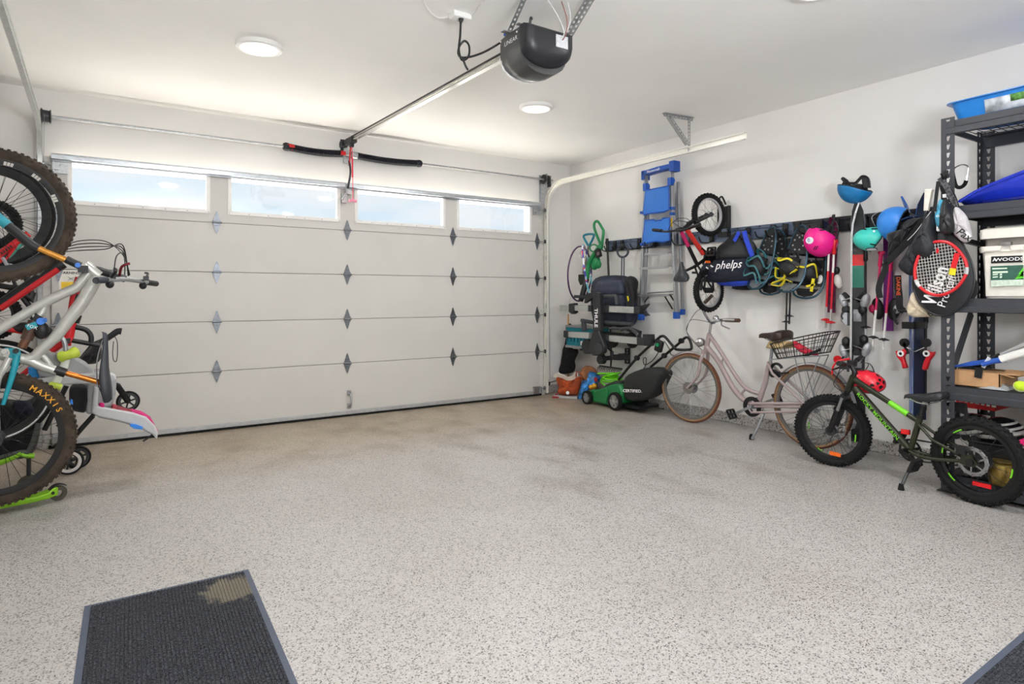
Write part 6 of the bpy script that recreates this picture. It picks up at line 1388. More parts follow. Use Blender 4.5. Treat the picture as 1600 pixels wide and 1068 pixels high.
zt_ = bz1+.03
bt = thing('blue_paddle', 'long blue and black folding tool lying on the cardboard carton', 'tool', (bx0+.1, by0-.1, zt_))
e0, e1 = onx(1486, 573, bx0+.05), onx(1566, 562, bx0+.05)
b = MB(); b.loft([[e0+ZU*s for s in (.004, -.004)]+[e0+ZU*-.004+V((.02, 0, 0)), e0+V((.02, 0, .004))], [e0.lerp(e1, .4)+V((0, 0, .018)), e0.lerp(e1, .4)+V((0, 0, -.012)), e0.lerp(e1, .4)+V((.1, 0, -.012)), e0.lerp(e1, .4)+V((.1, 0, .018))], [e1+V((0, 0, .018)), e1+V((0, 0, -.018)), e1+V((.08, 0, -.018)), e1+V((.08, 0, .018))]]); b.build('blue_blade', mat('tool_blue', (34, 84, 176), .4), bt, bevel=.004)
b = MB(); b.tube([e0.lerp(e1, .1)+V((.04, 0, -.025)), e0.lerp(e1, .75)+V((.04, 0, -.03))], .016, 8); b.build('black_sleeve', fabk, bt)
b = MB(); b.strip([onx(1546, 558, bx0), onx(1536, 574, bx0)], YN+ZU, .02, .003); b.build('grey_arrow_tag', mat('tag_grey', (196, 200, 204), .5), bt)
for k, (a, b_, m_, lb) in enumerate((((1563, 561, .04), (1612, 546, .04), wsh, 'white flat pole lying on the fourth shelf behind the blue tool'), ((1564, 554, .2), (1610, 533, .2), mat('pole_pale', (206, 206, 206), .35, .3), 'pale grey pole with a black grip lying farther back on the fourth shelf'))):
    t = thing('ski_pole', lb, 'ski pole', onx(a[0], a[1], SX0+a[2])); p, q = onx(a[0], a[1], SX0+a[2]), onx(b_[0], b_[1], SX0+b_[2]); q = q+(q-p)*1.5
    b = MB(); b.tube([p, q], .014, 8, flat=1.0 if k else 1.6); b.build('shaft', m_, t); b = MB(); b.tube([p, p-(q-p).normalized()*.1], [.015, .012], 8); b.build('grip', black if k else mat('tool_blue', (34, 84, 176)), t)
tbll = MB(); bc = onx(1594, 598, SX0+.06); tbll.ell((bc.x, bc.y, DK[1]+.034), (.033, .033, .033), nu=24, nv=16); tball = tbll.build('tennis_ball', mat('tennis_felt', (196, 226, 50), .95, var=.1, bump=.5, bscale=300), None, 'yellow green tennis ball at the right end of the fourth shelf', 'ball', smooth=180)
sb = MB(); sb.ring((bc.x, bc.y, DK[1]+.034), V((-.6, -.5, .6)), .0325, .0016, 24, 5); sb.build('seam', whitep, tball)
pb = thing('plastic_bag', 'crumpled clear plastic bag between the carton and the tennis ball', 'bag', (SX0+.1, bc.y+.11, DK[1]))
b = MB(); rr = random.Random(5); b.grid(lambda u, v: V((SX0+.02+.2*u, bc.y+.20-.15*v, DK[1]+.004+.035*math.sin(PI*u)*math.sin(PI*v)*(.6+.8*rr.random()))), 9, 9); b.build('film', mat('clear_film', (206, 212, 216), .15, alpha=.45, var=.1), pb, solid=.001)
ck_ = thing('coiled_cable', 'coil of black cable behind the carton on the fourth shelf', 'cable', (SX0+.4, 1.25, DK[1]))
b = MB()
for k in range(7): b.ring((SX0+.42+.01*k, 1.24-.012*k, DK[1]+.02+.012*k), (.15*math.sin(k*2), .2*math.cos(k), 1), .11-.004*k, .0065, 28, 6)
b.build('cable_loops', black, ck_, kind='stuff')
# bottom: helmets, skates, red box, brass tin
zB = DK[0]
rb_ = thing('red_box', 'flat red box with white lettering hung under the fourth shelf', 'box', (4.8, 1.5, .5))
r0, r1 = onx(1488, 622, SX0+.25), onx(1540, 634, SX0+.25)
b = MB(); b.box2((SX0+.25, r1.y-.05, LV[1]-.075), (SX0+.5, r0.y-.02, LV[1]-.004)); b.build('box_body', mat('box_red', (206, 30, 34), .45), rb_, bevel=.003)
b = MB()
for k in range(7): b.box((SX0+.249, r0.y-.05-.03*k, LV[1]-.03-.002*k), (.002, .018 if k % 3 else .024, .016))
b.build('white_print', whitep, rb_, kind='stuff')
def crate(name, label, cat, x, y, z, sx, sy, sz, m):
    t = thing(name, label, cat, (x, y, z)); b = MB(); w = .006
    b.box((x, y, z+w/2), (sx, sy, w))
    for s in (1, -1): b.box((x+s*(sx/2-w/2), y, z+sz/2), (w, sy, sz)); b.box((x, y+s*(sy/2-w/2), z+sz/2), (sx, w, sz))
    b.build('crate_body', m, t, bevel=.003)
    b = MB(); P = [V((x+a*sx/2, y+c*sy/2, z+sz)) for a, c in ((1, 1), (-1, 1), (-1, -1), (1, -1))]; b.tube(P, .008, 6, closed=True); b.build('crate_rim', m, t)
    return t
m_crk = mat('crate_black', (26, 26, 28), .5)
crate('storage_crate', 'black plastic crate under the striped helmets on the bottom shelf', 'crate', SX0+.26, 1.43, zB, .42, .48, .22, m_crk)
crate('storage_crate', 'black plastic crate farther right on the bottom shelf, behind the lime wheel', 'crate', SX0+.26, .9, zB, .42, .46, .2, m_crk)
hz_ = zB+.22
m_strg = mat('helmet_grey_band', (150, 150, 146), .4)
for k, (px, py, lb) in enumerate(((1522, 655, 'black helmet with grey bands, left of two on the crates by the lime wheel'), (1566, 660, 'black helmet with grey bands, right of two on the crates by the lime wheel'))):
    c = onx(px, py, SX0+.16); c.z = hz_+.04
    R3 = (.13, .1, .115); Mq = frame(ZU+XN*.15, YN)
    t, pq = helmet('cycle_helmet', lb, c, R3, Mq, mat('gloss_black_shell', (20, 20, 22), .15, coat=.5), cut=.5, rim=m_strg)
    for v in (.5, .75, .95):
        b = MB(); b.tube([pq(i/30, v, 1.01) for i in range(31)], .012 if v > .9 else .009, 6); b.build('grey_band', m_strg, t)
t = thing('inline_skate', 'black inline skate boot beside the helmets under the fourth shelf', 'skate', onx(1496, 660, SX0+.12))
c = onx(1500, 652, SX0+.10); c.z = hz_+.12
b = MB(); b.loft([[c+V((dx+a*.04*s_, dy+bb*.05*s_, dz)) for a, bb in ((-1, -1), (1, -1), (1, 1), (-1, 1))] for dx, dy, dz, s_ in ((0, -.02, -.09, 1.1), (0, -.01, -.03, 1), (0, .01, .05, .9), (0, .02, .1, 1))]); b.build('boot', fabk, t, bevel=.015)
b = MB()
for i in range(4): b.disc(c+V((0, -.08+.05*i, -.11)), (1, 0, 0), .022, .02, 14)
b.build('wheels', mat('skate_wheel', (60, 60, 62), .4), t, kind='stuff'); b = MB(); b.strip([c+V((-.045, .03, .02)), c+V((-.05, -.0, .04)), c+V((-.045, -.04, .03))], ZU, .018, .005); b.build('buckle_strap', steel, t)
tin = thing('brass_tin', 'round brass coloured tin glimpsed through the spokes of the lime wheel', 'tin', onx(1562, 742, SX0+.05))
q = onx(1563, 728, SX0-.0); b = MB(); b.lathe((SX0+.03, q.y, zB+.0), (0, 0, 1), [(0, 0), (.065, 0), (.07, .01), (.07, .12), (.066, .125), (.05, .13), (0, .13)], 24); b.build('tin_body', mat('dull_brass', (150, 126, 62), .4, .7, var=.2), tin); b = MB(); b.lathe((SX0+.03, q.y, zB+.13), (0, 0, 1), [(.052, 0), (.06, .004), (.06, .012), (0, .014)], 24); b.build('lid', mat('dull_brass', (150, 126, 62)), tin)
bxp = thing('pink_pad', 'pink and white pad at the right end of the lower shelf', 'pad', onx(1600, 690, SX0+.03)); q = onx(1600, 688, SX0-.0)
b = MB(); b.loft([[V((SX0+.01, q.y+.03, q.z-.03)), V((SX0+.12, q.y+.03, q.z-.03)), V((SX0+.12, q.y+.03, q.z-.0)), V((SX0+.01, q.y+.03, q.z-.0))], [V((SX0+.01, q.y-.25, q.z-.06)), V((SX0+.12, q.y-.25, q.z-.06)), V((SX0+.12, q.y-.25, q.z)), V((SX0+.01, q.y-.25, q.z))]]); b.build('pad', mat('hot_pink_pad', (226, 24, 110), .5), bxp, bevel=.008); b = MB(); b.box2((SX0+.005, q.y-.25, q.z-.075), (SX0+.11, q.y+.025, q.z-.045)); b.build('white_stripe', whitep, bxp)
# red item in the bicycle basket
gl_ = thing('red_glove', 'crumpled red cloth lying in the bicycle basket', 'cloth', ck(1090, 400)); bcz = ck(1100, 372)
b = MB(); rr = random.Random(11)
b.loft([[bcz+cu*(x+.03*math.cos(a)*s+.01*rr.random())+cn*(.05*math.sin(a)*s)+Z3*(z+.02*math.sin(a*2)*s) for a in [2*PI*i/12 for i in range(12)]] for x, z, s in ((-.1, .07, .3), (-.08, .05, .9), (-.03, .02, 1.1), (.03, -.01, 1.1), (.08, -.02, .8), (.11, -.03, .2))]); b.build('cloth', mat('red_cloth', (200, 34, 60), .85, var=.15), gl_, smooth=180, sub=1)
b = MB(); b.tube([bcz+cu*.02+Z3*-.045+cn*.05, bcz+cu*.16+Z3*.02+cn*.05], .012, 8); b.build('black_cuff', fabk, gl_)
# ================================================================== TOOLS AT THE FAR END OF THE RIGHT WALL
E_ = lambda x, y, d=.15: wl(880+x*.1592, 330+y*.1592, d)
m_pur = mat('hoop_purple', (72, 44, 84), .35); m_grn = mat('trimmer_green', (18, 128, 70), .4); m_tealh = mat('teal_handle', (22, 128, 150), .4)
m_multi = bpy.data.materials.new('hoop_striped'); m_multi.use_nodes = True; t = m_multi.node_tree; g = t.nodes.new('ShaderNodeNewGeometry'); w_ = t.nodes.new('ShaderNodeTexNoise'); w_.inputs['Scale'].default_value = 7; w_.inputs['Detail'].default_value = 0
r_ = t.nodes.new('ShaderNodeValToRGB'); r_.color_ramp.interpolation = 'CONSTANT'
for k, (p, c) in enumerate(((0, (120, 200, 214)), (.38, (232, 236, 240)), (.46, (90, 80, 190)), (.53, (226, 60, 70)), (.58, (170, 190, 220)), (.66, (70, 60, 170)))):
    e = r_.color_ramp.elements[k] if k < 2 else r_.color_ramp.elements.new(p); e.position = p; e.color = lin(c)
t.links.new(g.outputs['Position'], w_.inputs['Vector']); t.links.new(w_.outputs[0], r_.inputs[0]); t.links.new(r_.outputs[0], t.nodes['Principled BSDF'].inputs['Base Color']); t.nodes['Principled BSDF'].inputs['Roughness'].default_value = .35
def hoop(label, top, bot, wpx_dir, m, rr=.010):
    top, bot = V(top), V(bot); c = (top+bot)/2; R = (top-bot).length/2; up = (top-bot).normalized(); h = V(wpx_dir); h = (h-up*h.dot(up)).normalized(); b = MB()
    pts = [c+(up*math.cos(2*PI*i/48)+h*math.sin(2*PI*i/48))*R for i in range(48)]; b.tube(pts, rr, 8, closed=True)
    return b.build('hula_hoop', m, None, label, 'hula hoop', 'hula hoops')
hoop('dark purple hula hoop hanging on the rail end, left of the striped one', E_(178, 345, .36), E_(152, 880, .38), (-.9, -.42, 0), m_pur)
hoop('striped pastel hula hoop hanging beside the purple one', E_(205, 335, .37), E_(272, 850, .40), (-.72, -.69, .0), m_multi)
# string trimmer
tr_ = thing('string_trimmer', 'green electric string trimmer hanging on the rail beside the hoops', 'trimmer', E_(210, 640))
b = MB(); loop = spl([E_(x, y, .24) for x, y in ((375, 330), (340, 260), (305, 160), (310, 110), (340, 100), (385, 170), (395, 200), (385, 290))], 4, closed=True); b.tube(loop, [.016]*len(loop), 10, closed=True); b.build('rear_handle', m_grn, tr_)
b = MB(); b.tube(spl([E_(375, 330, .24), E_(350, 370, .25), E_(300, 430, .26), E_(250, 520, .27), E_(235, 660, .27)], 4), [.026, .03, .034, .036, .036, .034, .032, .03, .028, .028, .028, .028, .028, .026, .026, .026, .024][:17], 12); b.build('motor_tube', m_grn, tr_)
b = MB(); b.ell(E_(320, 510, .24), (.05, .05, .085), rotm('X', .5)); b.ell(E_(345, 520, .24), (.035, .04, .05)); b.build('motor_body', m_grn, tr_)
b = MB(); b.box(E_(345, 410, .3), (.05, .07, .10), rotm('X', -.35)); b.build('battery', black, tr_, bevel=.01)
b = MB(); b.box(E_(343, 415, .335), (.006, .04, .035), rotm('X', -.35)); b.build('grey_label', mat('grey_label', (120, 100, 100), .5), tr_)
b = MB(); b.tube([E_(232, 660, .27), E_(205, 760, .3), E_(170, 880, .32)], [.03, .034, .03], 12); b.build('lower_shaft', black, tr_)
b = MB(); b.ring(E_(300, 360, .27), (-.6, -.6, .3), .045, .009, 20, 8, ang=(0, 5)); b.build('loop_handle', m_grn, tr_)
# shovel with teal D handle
sp = thing('garden_shovel', 'shovel with a teal D handle hanging left of the green trimmer', 'shovel', E_(195, 720))
b = MB(); D = spl([E_(x, y, .18) for x, y in ((200, 245), (235, 225), (295, 225), (300, 245), (275, 300), (250, 335), (225, 300))], 4, closed=True); b.tube(D, .014, 10, closed=True); b.build('d_handle', m_tealh, sp)
b = MB(); b.tube([E_(250, 330, .18), E_(235, 440, .18), E_(195, 610, .18)], .014, 10); b.build('shaft', mat('shovel_shaft', (120, 116, 110), .5), sp)
b = MB(); P = [E_(x, y, .18) for x, y in ((150, 620), (215, 615), (225, 650), (205, 710), (170, 725), (150, 680))]; b.prism(P, XN, .012); b.build('blade', mat('dark_green_blade', (34, 44, 36), .5), sp, bevel=.004)
wk2 = MB(); wk2.ring(E_(195, 420, .15), (-1, -.2, 0), .05, .004, 20, 5); wk2.tube([E_(195, 470, .15), E_(192, 600, .15)], .004, 5); wk2.build('wire_whisk', steel, None, 'thin wire loop hanging inside the hoops', 'wire')
# rake: pole up on the rail, head near the floor
rk2 = thing('garden_rake', 'garden rake with a dark pole hanging on the rail, its tines near the floor', 'rake', onx(962, 576, XR-.2))
b = MB(); b.tube([E_(432, 275, .14), E_(447, 640, .14), wl(955, 560, .16)], .013, 8); b.build('pole', mat('rake_pole', (58, 54, 52), .5), rk2)
b = MB(); b.tube([E_(430, 268, .14), E_(436, 395, .14)], .018, 10); b.build('grip', black, rk2)
R0, R1 = wl(937, 571, .22), wl(972, 576, .22); b = MB(); b.beam(R0, R1, .014, .014); b.tube([wl(955, 560, .16), mid(R0, R1)], .01, 6); b.build('head_bar', blackm, rk2)
b = MB()
for i in range(14): p = R0.lerp(R1, i/13); b.tube([p, p+V((-.03, -.0, -.025)), p+V((-.035, -.005, -.055))], [.006, .005, .003], 5)
b.build('tines', blackm, rk2, kind='stuff')
# wheeled travel bag with its ring grip on the rail
tb_ = thing('wheeled_backpack', 'navy wheeled travel pack hanging by its ring grip behind the bike carrier', 'backpack', E_(540, 1000, .25))
m_nvy = mat('navy_pack', (40, 46, 62), .75, var=.2, nscale=30, bump=.5, bscale=60); m_gry = mat('handle_grey', (92, 96, 104), .35, .3)
b = MB(); b.ring(E_(585, 390, .2), (-.93, -.3, 0), .068, .013, 28, 8); b.build('ring_grip', mat('grip_charcoal', (48, 52, 60), .5), tb_)
for x in (575, 598): b = MB(); b.tube([E_(x, 440, .2), E_(x-3, 660, .2)], .008, 8); b.build('telescopic_rod', m_gry, tb_)
def loftbag(parent, name, m, secs, d0, **k):
    b = MB(); out = []
    for (xl, xr, y, d) in secs:
        a, c = E_(xl, y, d0), E_(xr, y, d0); w = (c-a)/2; q = (a+c)/2; r = []
        for i in range(20):
            t_ = 2*PI*i/20; cx = math.copysign(abs(math.cos(t_))**.5, math.cos(t_)); sy = math.copysign(abs(math.sin(t_))**.5, math.sin(t_)); r.append(q+w*cx+XN*d*sy)
        out.append(r)
    b.loft(out); return b.build(name, m, parent, smooth=180, **k)
loftbag(tb_, 'pack_body', m_nvy, ((420, 600, 625, .03), (330, 640, 650, .08), (300, 660, 720, .1), (300, 690, 850, .11), (310, 700, 1000, .11), (330, 690, 1100, .10), (360, 680, 1130, .06)), .2, sub=1)
loftbag(tb_, 'front_pocket', mat('slate_pack', (52, 58, 76), .7, var=.15, bump=.4, bscale=60), ((370, 560, 665, .02), (330, 590, 700, .05), (320, 600, 780, .055), (330, 600, 830, .04)), .32, sub=1)
loftbag(tb_, 'lower_pocket', m_nvy, ((340, 590, 800, .02), (330, 600, 850, .05), (340, 600, 940, .06), (350, 590, 980, .03)), .32, sub=1)
loftbag(tb_, 'side_flap', fabk, ((630, 690, 630, .02), (610, 740, 690, .04), (650, 710, 760, .03), (660, 720, 900, .03)), .2, sub=1)
for x in (612, 655): b = MB(); b.strip([E_(x, 670, .34), E_(x+25, 800, .34), E_(x+30, 960, .32)], YN, .035, .006); b.build('strap', fabk, tb_)
b = MB(); b.strip([E_(632, 830, .345), E_(640, 880, .345)], YN, .02, .004); b.build('yellow_tab', m_yel, tb_)
for px in (957, 988): b = MB(); q = wl(px, 531, .2); b.lathe(q, XN, [(0, -.02), (.075, -.02), (.09, -.01), (.09, .01), (.07, .02), (.03, .022), (0, .022)], 24); b.build('wheel', black, tb_)
b = MB(); b.tube([wl(940, 520, .2), wl(1000, 525, .2)], .02, 8); b.beam(wl(945, 500, .2), wl(1000, 520, .2), .05, .04); b.build('wheel_housing', black, tb_)
# ------------------------------------------------------------------ hitch bike carrier
C_ = lambda x, y, d=.5: wl(860+x*.1779, 470+y*.1779, d)
ca = thing('hitch_bike_carrier', 'black and silver hitch bike carrier stored on a wall receiver', 'bike carrier', C_(560, 560, .3))
m_car = mat('carrier_black', (34, 35, 38), .45); m_cars = mat('carrier_silver', (176, 178, 176), .4, .5)
def slabx(parent, name, m, pts, d, th, bev=.004): b = MB(); b.prism([C_(x, y, d) for x, y in pts], XN, th); return b.build(name, m, parent, bevel=bev)
for pts in (((98, 35), (190, 38), (190, 84), (98, 82)), ((222, 36), (350, 38), (350, 90), (222, 86)), ((526, 42), (752, 54), (752, 108), (526, 98)), ((168, 268), (352, 278), (352, 330), (168, 318)), ((526, 300), (778, 320), (778, 380), (526, 354))): slabx(ca, 'wheel_tray', m_cars, pts, .47, .06)
for pts in (((180, 25), (222, 18), (225, 100), (205, 115), (180, 95)), ((350, 36), (384, 36), (384, 92), (350, 92)), ((466, 30), (526, 42), (526, 104), (466, 98)), ((752, 50), (800, 58), (800, 116), (752, 112)), ((135, 258), (168, 266), (168, 325), (135, 318)), ((466, 292), (526, 300), (526, 358), (466, 350)), ((776, 318), (832, 322), (838, 390), (780, 386)), ((830, 290), (896, 292), (900, 370), (890, 395), (838, 392))): slabx(ca, 'tray_joint', m_car, pts, .48, .07)
for pts in (((790, 62), (865, 22), (870, 30), (820, 90)), ((800, 90), (830, 85), (872, 128), (840, 130)), ((770, 48), (840, 30), (850, 40), (780, 70))): slabx(ca, 'tray_horn', m_car, pts, .46, .03)
slabx(ca, 'mast', m_car, ((385, -60), (448, -70), (455, 270), (388, 262)), .53, .05)
slabx(ca, 'mast_top', m_car, ((320, -60), (400, -80), (448, -70), (448, 20), (385, 20), (385, -30), (310, 20)), .51, .05)
b = MB(); b.text('THULE', C_(401, 148, .557), -ZU, YN, .075, .002, bold=.025, sx=.92); b.build('lettering', whitep, ca)
slabx(ca, 'pivot_cover', m_car, ((388, 262), (440, 262), (470, 340), (490, 400), (480, 455), (440, 480), (390, 480), (355, 450), (350, 400), (368, 330)), .54, .06, .012)
b = MB(); b.disc(C_(425, 415, .575), XN, .062, .02, 28); b.build('pivot_cap', mat('cap_charcoal', (52, 54, 58), .5), ca); b = MB(); b.disc(C_(330, 400, .47), XN, .085, .05, 28); b.build('pivot_disc', m_car, ca)
for pts, r in (([(445, -40), (540, -42), (575, -38), (585, 30)], .022), ([(275, 170), (380, 190)], .022), ([(290, 165), (300, 262)], .03), ([(455, 185), (720, 205)], .022), ([(215, -40), (330, -35)], .018), ([(620, 250), (700, 240), (770, 300)], .02), ([(520, 240), (640, 240)], .014)): b = MB(); b.tube(spl([C_(x, y, .46) for x, y in pts], 4), r, 10); b.build('foam_arm', mat('foam_grey', (58, 60, 64), .8), ca)
b = MB(); b.tube([C_(440, 470, .4), C_(470, 520, .4)], .04, 10); b.tube([C_(490, 395, .42), C_(545, 450, .42), C_(545, 500, .42)], .014, 8); b.build('hitch_neck', m_car, ca)
b = MB(); b.disc(C_(450, 515, .42), XN, .05, .06, 20); b.build('hitch_knob', m_car, ca)
b = MB(); b.beam(C_(420, 508, .4), C_(600, 492, .3), .05, .05); b.beam(C_(570, 495, .35), C_(680, 490, .12), .06, .06); b.build('hitch_bar', m_car, ca)
wr = MB(); wq = [C_(655, 415, .02), C_(698, 410, .02), C_(698, 552, .02), C_(655, 548, .02)]; wr.prism(wq, XN, .012); wr.beam(mid(*wq), mid(*wq)+XN*.12, .06, .06); wro = wr.build('wall_receiver', m_car, ca)
b = MB()
for y in (430, 455, 530): b.disc(C_(676, y, .03), XN, .011, .006, 10)
b.build('bolts', galv, wro, kind='stuff')
# teal case, plank, black cover
pk = MB(); a0, a1 = wl(880, 490, .03), wl(889, 490, .03); pk.box2((XR-.045, a0.y, .0), (XR-.025, a1.y, a0.z)); pk.build('wooden_plank', mat('pine_wood', (206, 160, 104), .7, var=.12, nscale=9), None, 'narrow pine plank standing in the far right corner', 'plank', bevel=.002)
tc_ = thing('tool_case', 'teal and grey tool case behind the left end of the bike carrier', 'case', C_(220, 405, .2))
k0, k1, k2 = C_(150, 405, .28), C_(390, 405, .28), C_(150, 225, .28)
b = MB(); b.box2((XR-.30, k0.y, k0.z+.012), (XR-.05, k1.y, k2.z)); b.build('case_body', mat('case_teal', (16, 126, 144), .45), tc_, bevel=.012)
b = MB(); b.box2((XR-.305, k0.y+.01, k0.z), (XR-.05, k1.y-.01, k0.z+.03)); b.box2((XR-.305, k0.y+.01, k2.z-.005), (XR-.05, k1.y-.01, k2.z+.02)); b.build('grey_edges', mat('case_grey', (150, 152, 152), .5), tc_, kind='stuff')
b = MB()
for i in range(8): y = k0.y+(k1.y-k0.y)*(i+.5)/8; b.box((XR-.303, y, (k0.z+k2.z)/2), (.01, .012, .1))
b.build('ribs', mat('case_teal_dark', (12, 96, 112), .5), tc_, kind='stuff')
b = MB(); b.box((XR-.31, k0.y+(k1.y-k0.y)*.62, k0.z+.07), (.012, .05, .05)); b.build('white_latch', whitep, tc_)
b = MB(); b.box((XR-.15, (k0.y+k1.y)/2, k0.z-.012), (.27, .02, .02)); b.box((XR-.008, (k0.y+k1.y)/2, k0.z-.05), (.012, .03, .1)); b.build('wall_bracket', black, tc_)
bc_ = thing('black_cover', 'black fabric cover standing folded in the far right corner under the teal case', 'cover', wl(885, 600, .2))
class XP2: n = XN
flatbag('', '', '', mat('black_cloth', (22, 23, 25), .9, bump=.5, bscale=30), [(860+x*.1779, 470+y*.1779) for x, y in ((155, 200), (185, 195), (180, 400), (240, 420), (240, 470), (205, 560), (205, 640), (80, 650), (85, 590), (110, 440), (135, 350))], XPL, .18, .05, parent=bc_, pname='folded_cloth', seed=4)
b = MB(); b.tube([wl(888, 510, .2), wl(888, 560, .2)], .03, 8); b.build('rolled_top', fabk, bc_)
# ------------------------------------------------------------------ lawn mower
MX = 4.67
W_ = lambda x, y, X=MX: onx(860+x*.1779, 470+y*.1779, X)
mw = thing('lawn_mower', 'green electric lawn mower with a black grass bag on the floor by the wall', 'lawn mower', onz(940, 636))
m_mg = mat('mower_green', (22, 118, 62), .4, coat=.15)
def extr(parent, name, m, pts, x0, x1, inset=.0, bev=.012, mid_=None):
    b = MB(); P0 = [W_(*q) for q in pts]; c = mid(*P0); secs = []
    for X, k in ((x0, 1-inset), (x0+.025, 1), (x1-.025, 1), (x1, 1-inset)): secs.append([V((X, (c+(p-c)*k).y, (c+(p-c)*k).z)) for p in P0])
    b.loft(secs); return b.build(name, m, parent, bevel=bev)
extr(mw, 'deck', m_mg, ((300, 800), (370, 775), (395, 790), (510, 740), (560, 728), (610, 735), (632, 800), (610, 900), (560, 920), (500, 915), (370, 890), (310, 850)), MX, MX+.36, .05)
extr(mw, 'motor_cover', mat('mower_dark', (38, 42, 40), .5), ((400, 780), (440, 735), (520, 705), (580, 715), (560, 750), (480, 780)), MX+.07, MX+.29, .1)
b = MB(); b.prism([W_(*q, X=MX-.002) for q in ((385, 800), (490, 760), (510, 780), (495, 900), (380, 875))], XN, .02); b.build('side_skirt', m_mg, mw, bevel=.006)
mw_h = mat('mower_hub', (150, 150, 146), .4, .3)
def mwheel(c, R, w=.045):
    c = V(c); b = MB(); b.lathe(c, XN, [(R*.72, -w/2), (R*.95, -w/2), (R, -w/3), (R, w/3), (R*.95, w/2), (R*.72, w/2), (R*.72, -w/2)], 28); o = b.build('wheel', rubber, mw)
    b = MB(); b.lathe(c, XN, [(0, -.01), (R*.74, -.01), (R*.74, w*.3), (R*.66, w*.3), (R*.6, 0), (0, 0)], 24)
    for i in range(6): a = PI/3*i; b.beam(c+XN*w*.2+(V((0, 1, 0))*math.cos(a)+ZU*math.sin(a))*R*.12, c+XN*w*.2+(V((0, 1, 0))*math.cos(a)+ZU*math.sin(a))*R*.72, R*.2, w*.35, XN)
    b.disc(c+XN*w*.2, XN, R*.2, w*.5, 14); b.build('hub_cap', mw_h, o)
w1, w2 = W_(568, 890, MX-.02), W_(325, 860, MX-.02); R1, R2 = .098, .078; w1.z = R1; w2.z = R2
mwheel(w1, R1); mwheel(w2, R2); mwheel(w1+V((.39, 0, 0)), R1); mwheel(w2+V((.39, 0, 0)), R2)
b = MB(); BP = [W_(*q, X=MX+.04) for q in ((632, 690), (670, 640), (800, 590), (880, 575), (990, 590), (1000, 640), (960, 700), (900, 860), (760, 890), (640, 880), (640, 800))]; c = mid(*BP)
b.loft([[V((X, (c+(p-c)*k).y, (c+(p-c)*k).z)) for p in BP] for X, k in ((MX+.01, .8), (MX+.03, .97), (MX+.08, 1.0), (MX+.17, .97), (MX+.22, .9), (MX+.24, .75))])
b.build('grass_bag', mat('bag_black', (32, 33, 33), .75, var=.15, bump=.4, bscale=40), mw, sub=1, smooth=180)
b = MB(); q0, q1 = W_(645, 787, MX), W_(812, 792, MX); b.text('CERTIFIED.', (q0+q1)/2+V((-.012, 0, 0)), (q1-q0), ZU, .042, .0015, bold=.02, fit=(q1-q0).length); b.build('lettering', whitep, mw)
b = MB(); b.box(W_(740, 905, MX+.18), (.3, .42, .03)); b.build('rear_flap', black, mw)
XA, XB = MX+.03, MX+.33
hn = [W_(600, 690, XA), W_(760, 500, XA), W_(940, 335, XA), W_(975, 310, XA), W_(1010, 318, XA)]
hx = [W_(1010, 318, XA), W_(1080, 400, XA+.02), W_(1110, 425, XA+.05), W_(1200, 428, XB-.08), W_(1240, 415, XB-.02), W_(1225, 345, XB), W_(1190, 320, XB), W_(1120, 380, XB), W_(1000, 480, XB), W_(880, 580, XB)]
b = MB(); b.tube(spl(hn+hx[1:], 5), .014, 10); b.build('handle_tube', black, mw)
b = MB(); b.box(W_(955, 395, XA-.02), (.05, .085, .12), rotm('X', .3)); b.build('switch_box', black, mw, bevel=.015); b = MB(); b.disc(W_(940, 385, XA-.05), XN, .018, .012, 14); b.build('green_button', mat('button_green', (20, 150, 90), .4), mw)
b = MB()
for q, X in (((760, 500), XA), ((1000, 480), XB), ((1150, 350), XB)): b.disc(W_(*q, X=X-.015), XN, .028, .03, 14)
b.build('clamp_knob', black, mw, kind='stuff')
b = MB(); b.tube(spl([W_(955, 440, XA), W_(900, 520, XA), W_(830, 560, XA), W_(815, 510, XA), W_(840, 500, XA), W_(830, 580, XA), W_(760, 640, XA+.05)], 5), .005, 5); b.tube(spl([W_(1000, 350, XA), W_(1050, 430, XA), W_(1060, 470, XA), W_(1120, 490, XB)], 5), .004, 5); b.build('power_lead', black, mw, kind='stuff')
# lime hose coil on the mower
lh = thing('garden_hose', 'lime green hose coiled on top of the lawn mower', 'hose', W_(520, 700, MX+.15)); b = MB(); rr = random.Random(2)
for k in range(8):
    c = W_(530, 700-9*k, MX+.17)+V((rr.uniform(-.03, .03), rr.uniform(-.03, .03), 0)); b.ring(c, (rr.uniform(-.4, .2), rr.uniform(-.3, .3), 1), .105+rr.uniform(-.04, .02), .008, 32, 6)
b.build('hose_loops', mat('hose_lime', (112, 218, 30), .4), lh, kind='stuff')
# ------------------------------------------------------------------ bags in the corner
F0 = onz(885, 619)
class YP: 
    n = V((-.75, -.6, 0)).normalized()
    def __init__(s, o): s.o = V(o)
    def __call__(s, px, py, d=0.):
        r = ray(px, py); o = s.o+s.n*d; return CAMP+r*((o-CAMP).dot(s.n)/r.dot(s.n))
OP = YP(onz(887, 623))
ob = thing('orange_tote', 'rust orange tote bag with a white rim standing on a flat grey tray', 'bag', onz(887, 623)+V((.1, .05, 0)))
OQ = lambda x, y: (860+x*.1779, 470+y*.1779)
m_or = mat('rust_fabric', (176, 76, 32), .8, var=.35, nscale=14, bump=.6, bscale=25)
flatbag('', '', '', m_or, [OQ(*q) for q in ((40, 665), (100, 660), (170, 690), (230, 665), (275, 660), (280, 720), (250, 800), (230, 835), (60, 825), (65, 760))], OP, -.10, .10, parent=ob, pname='bag_body', seed=3)
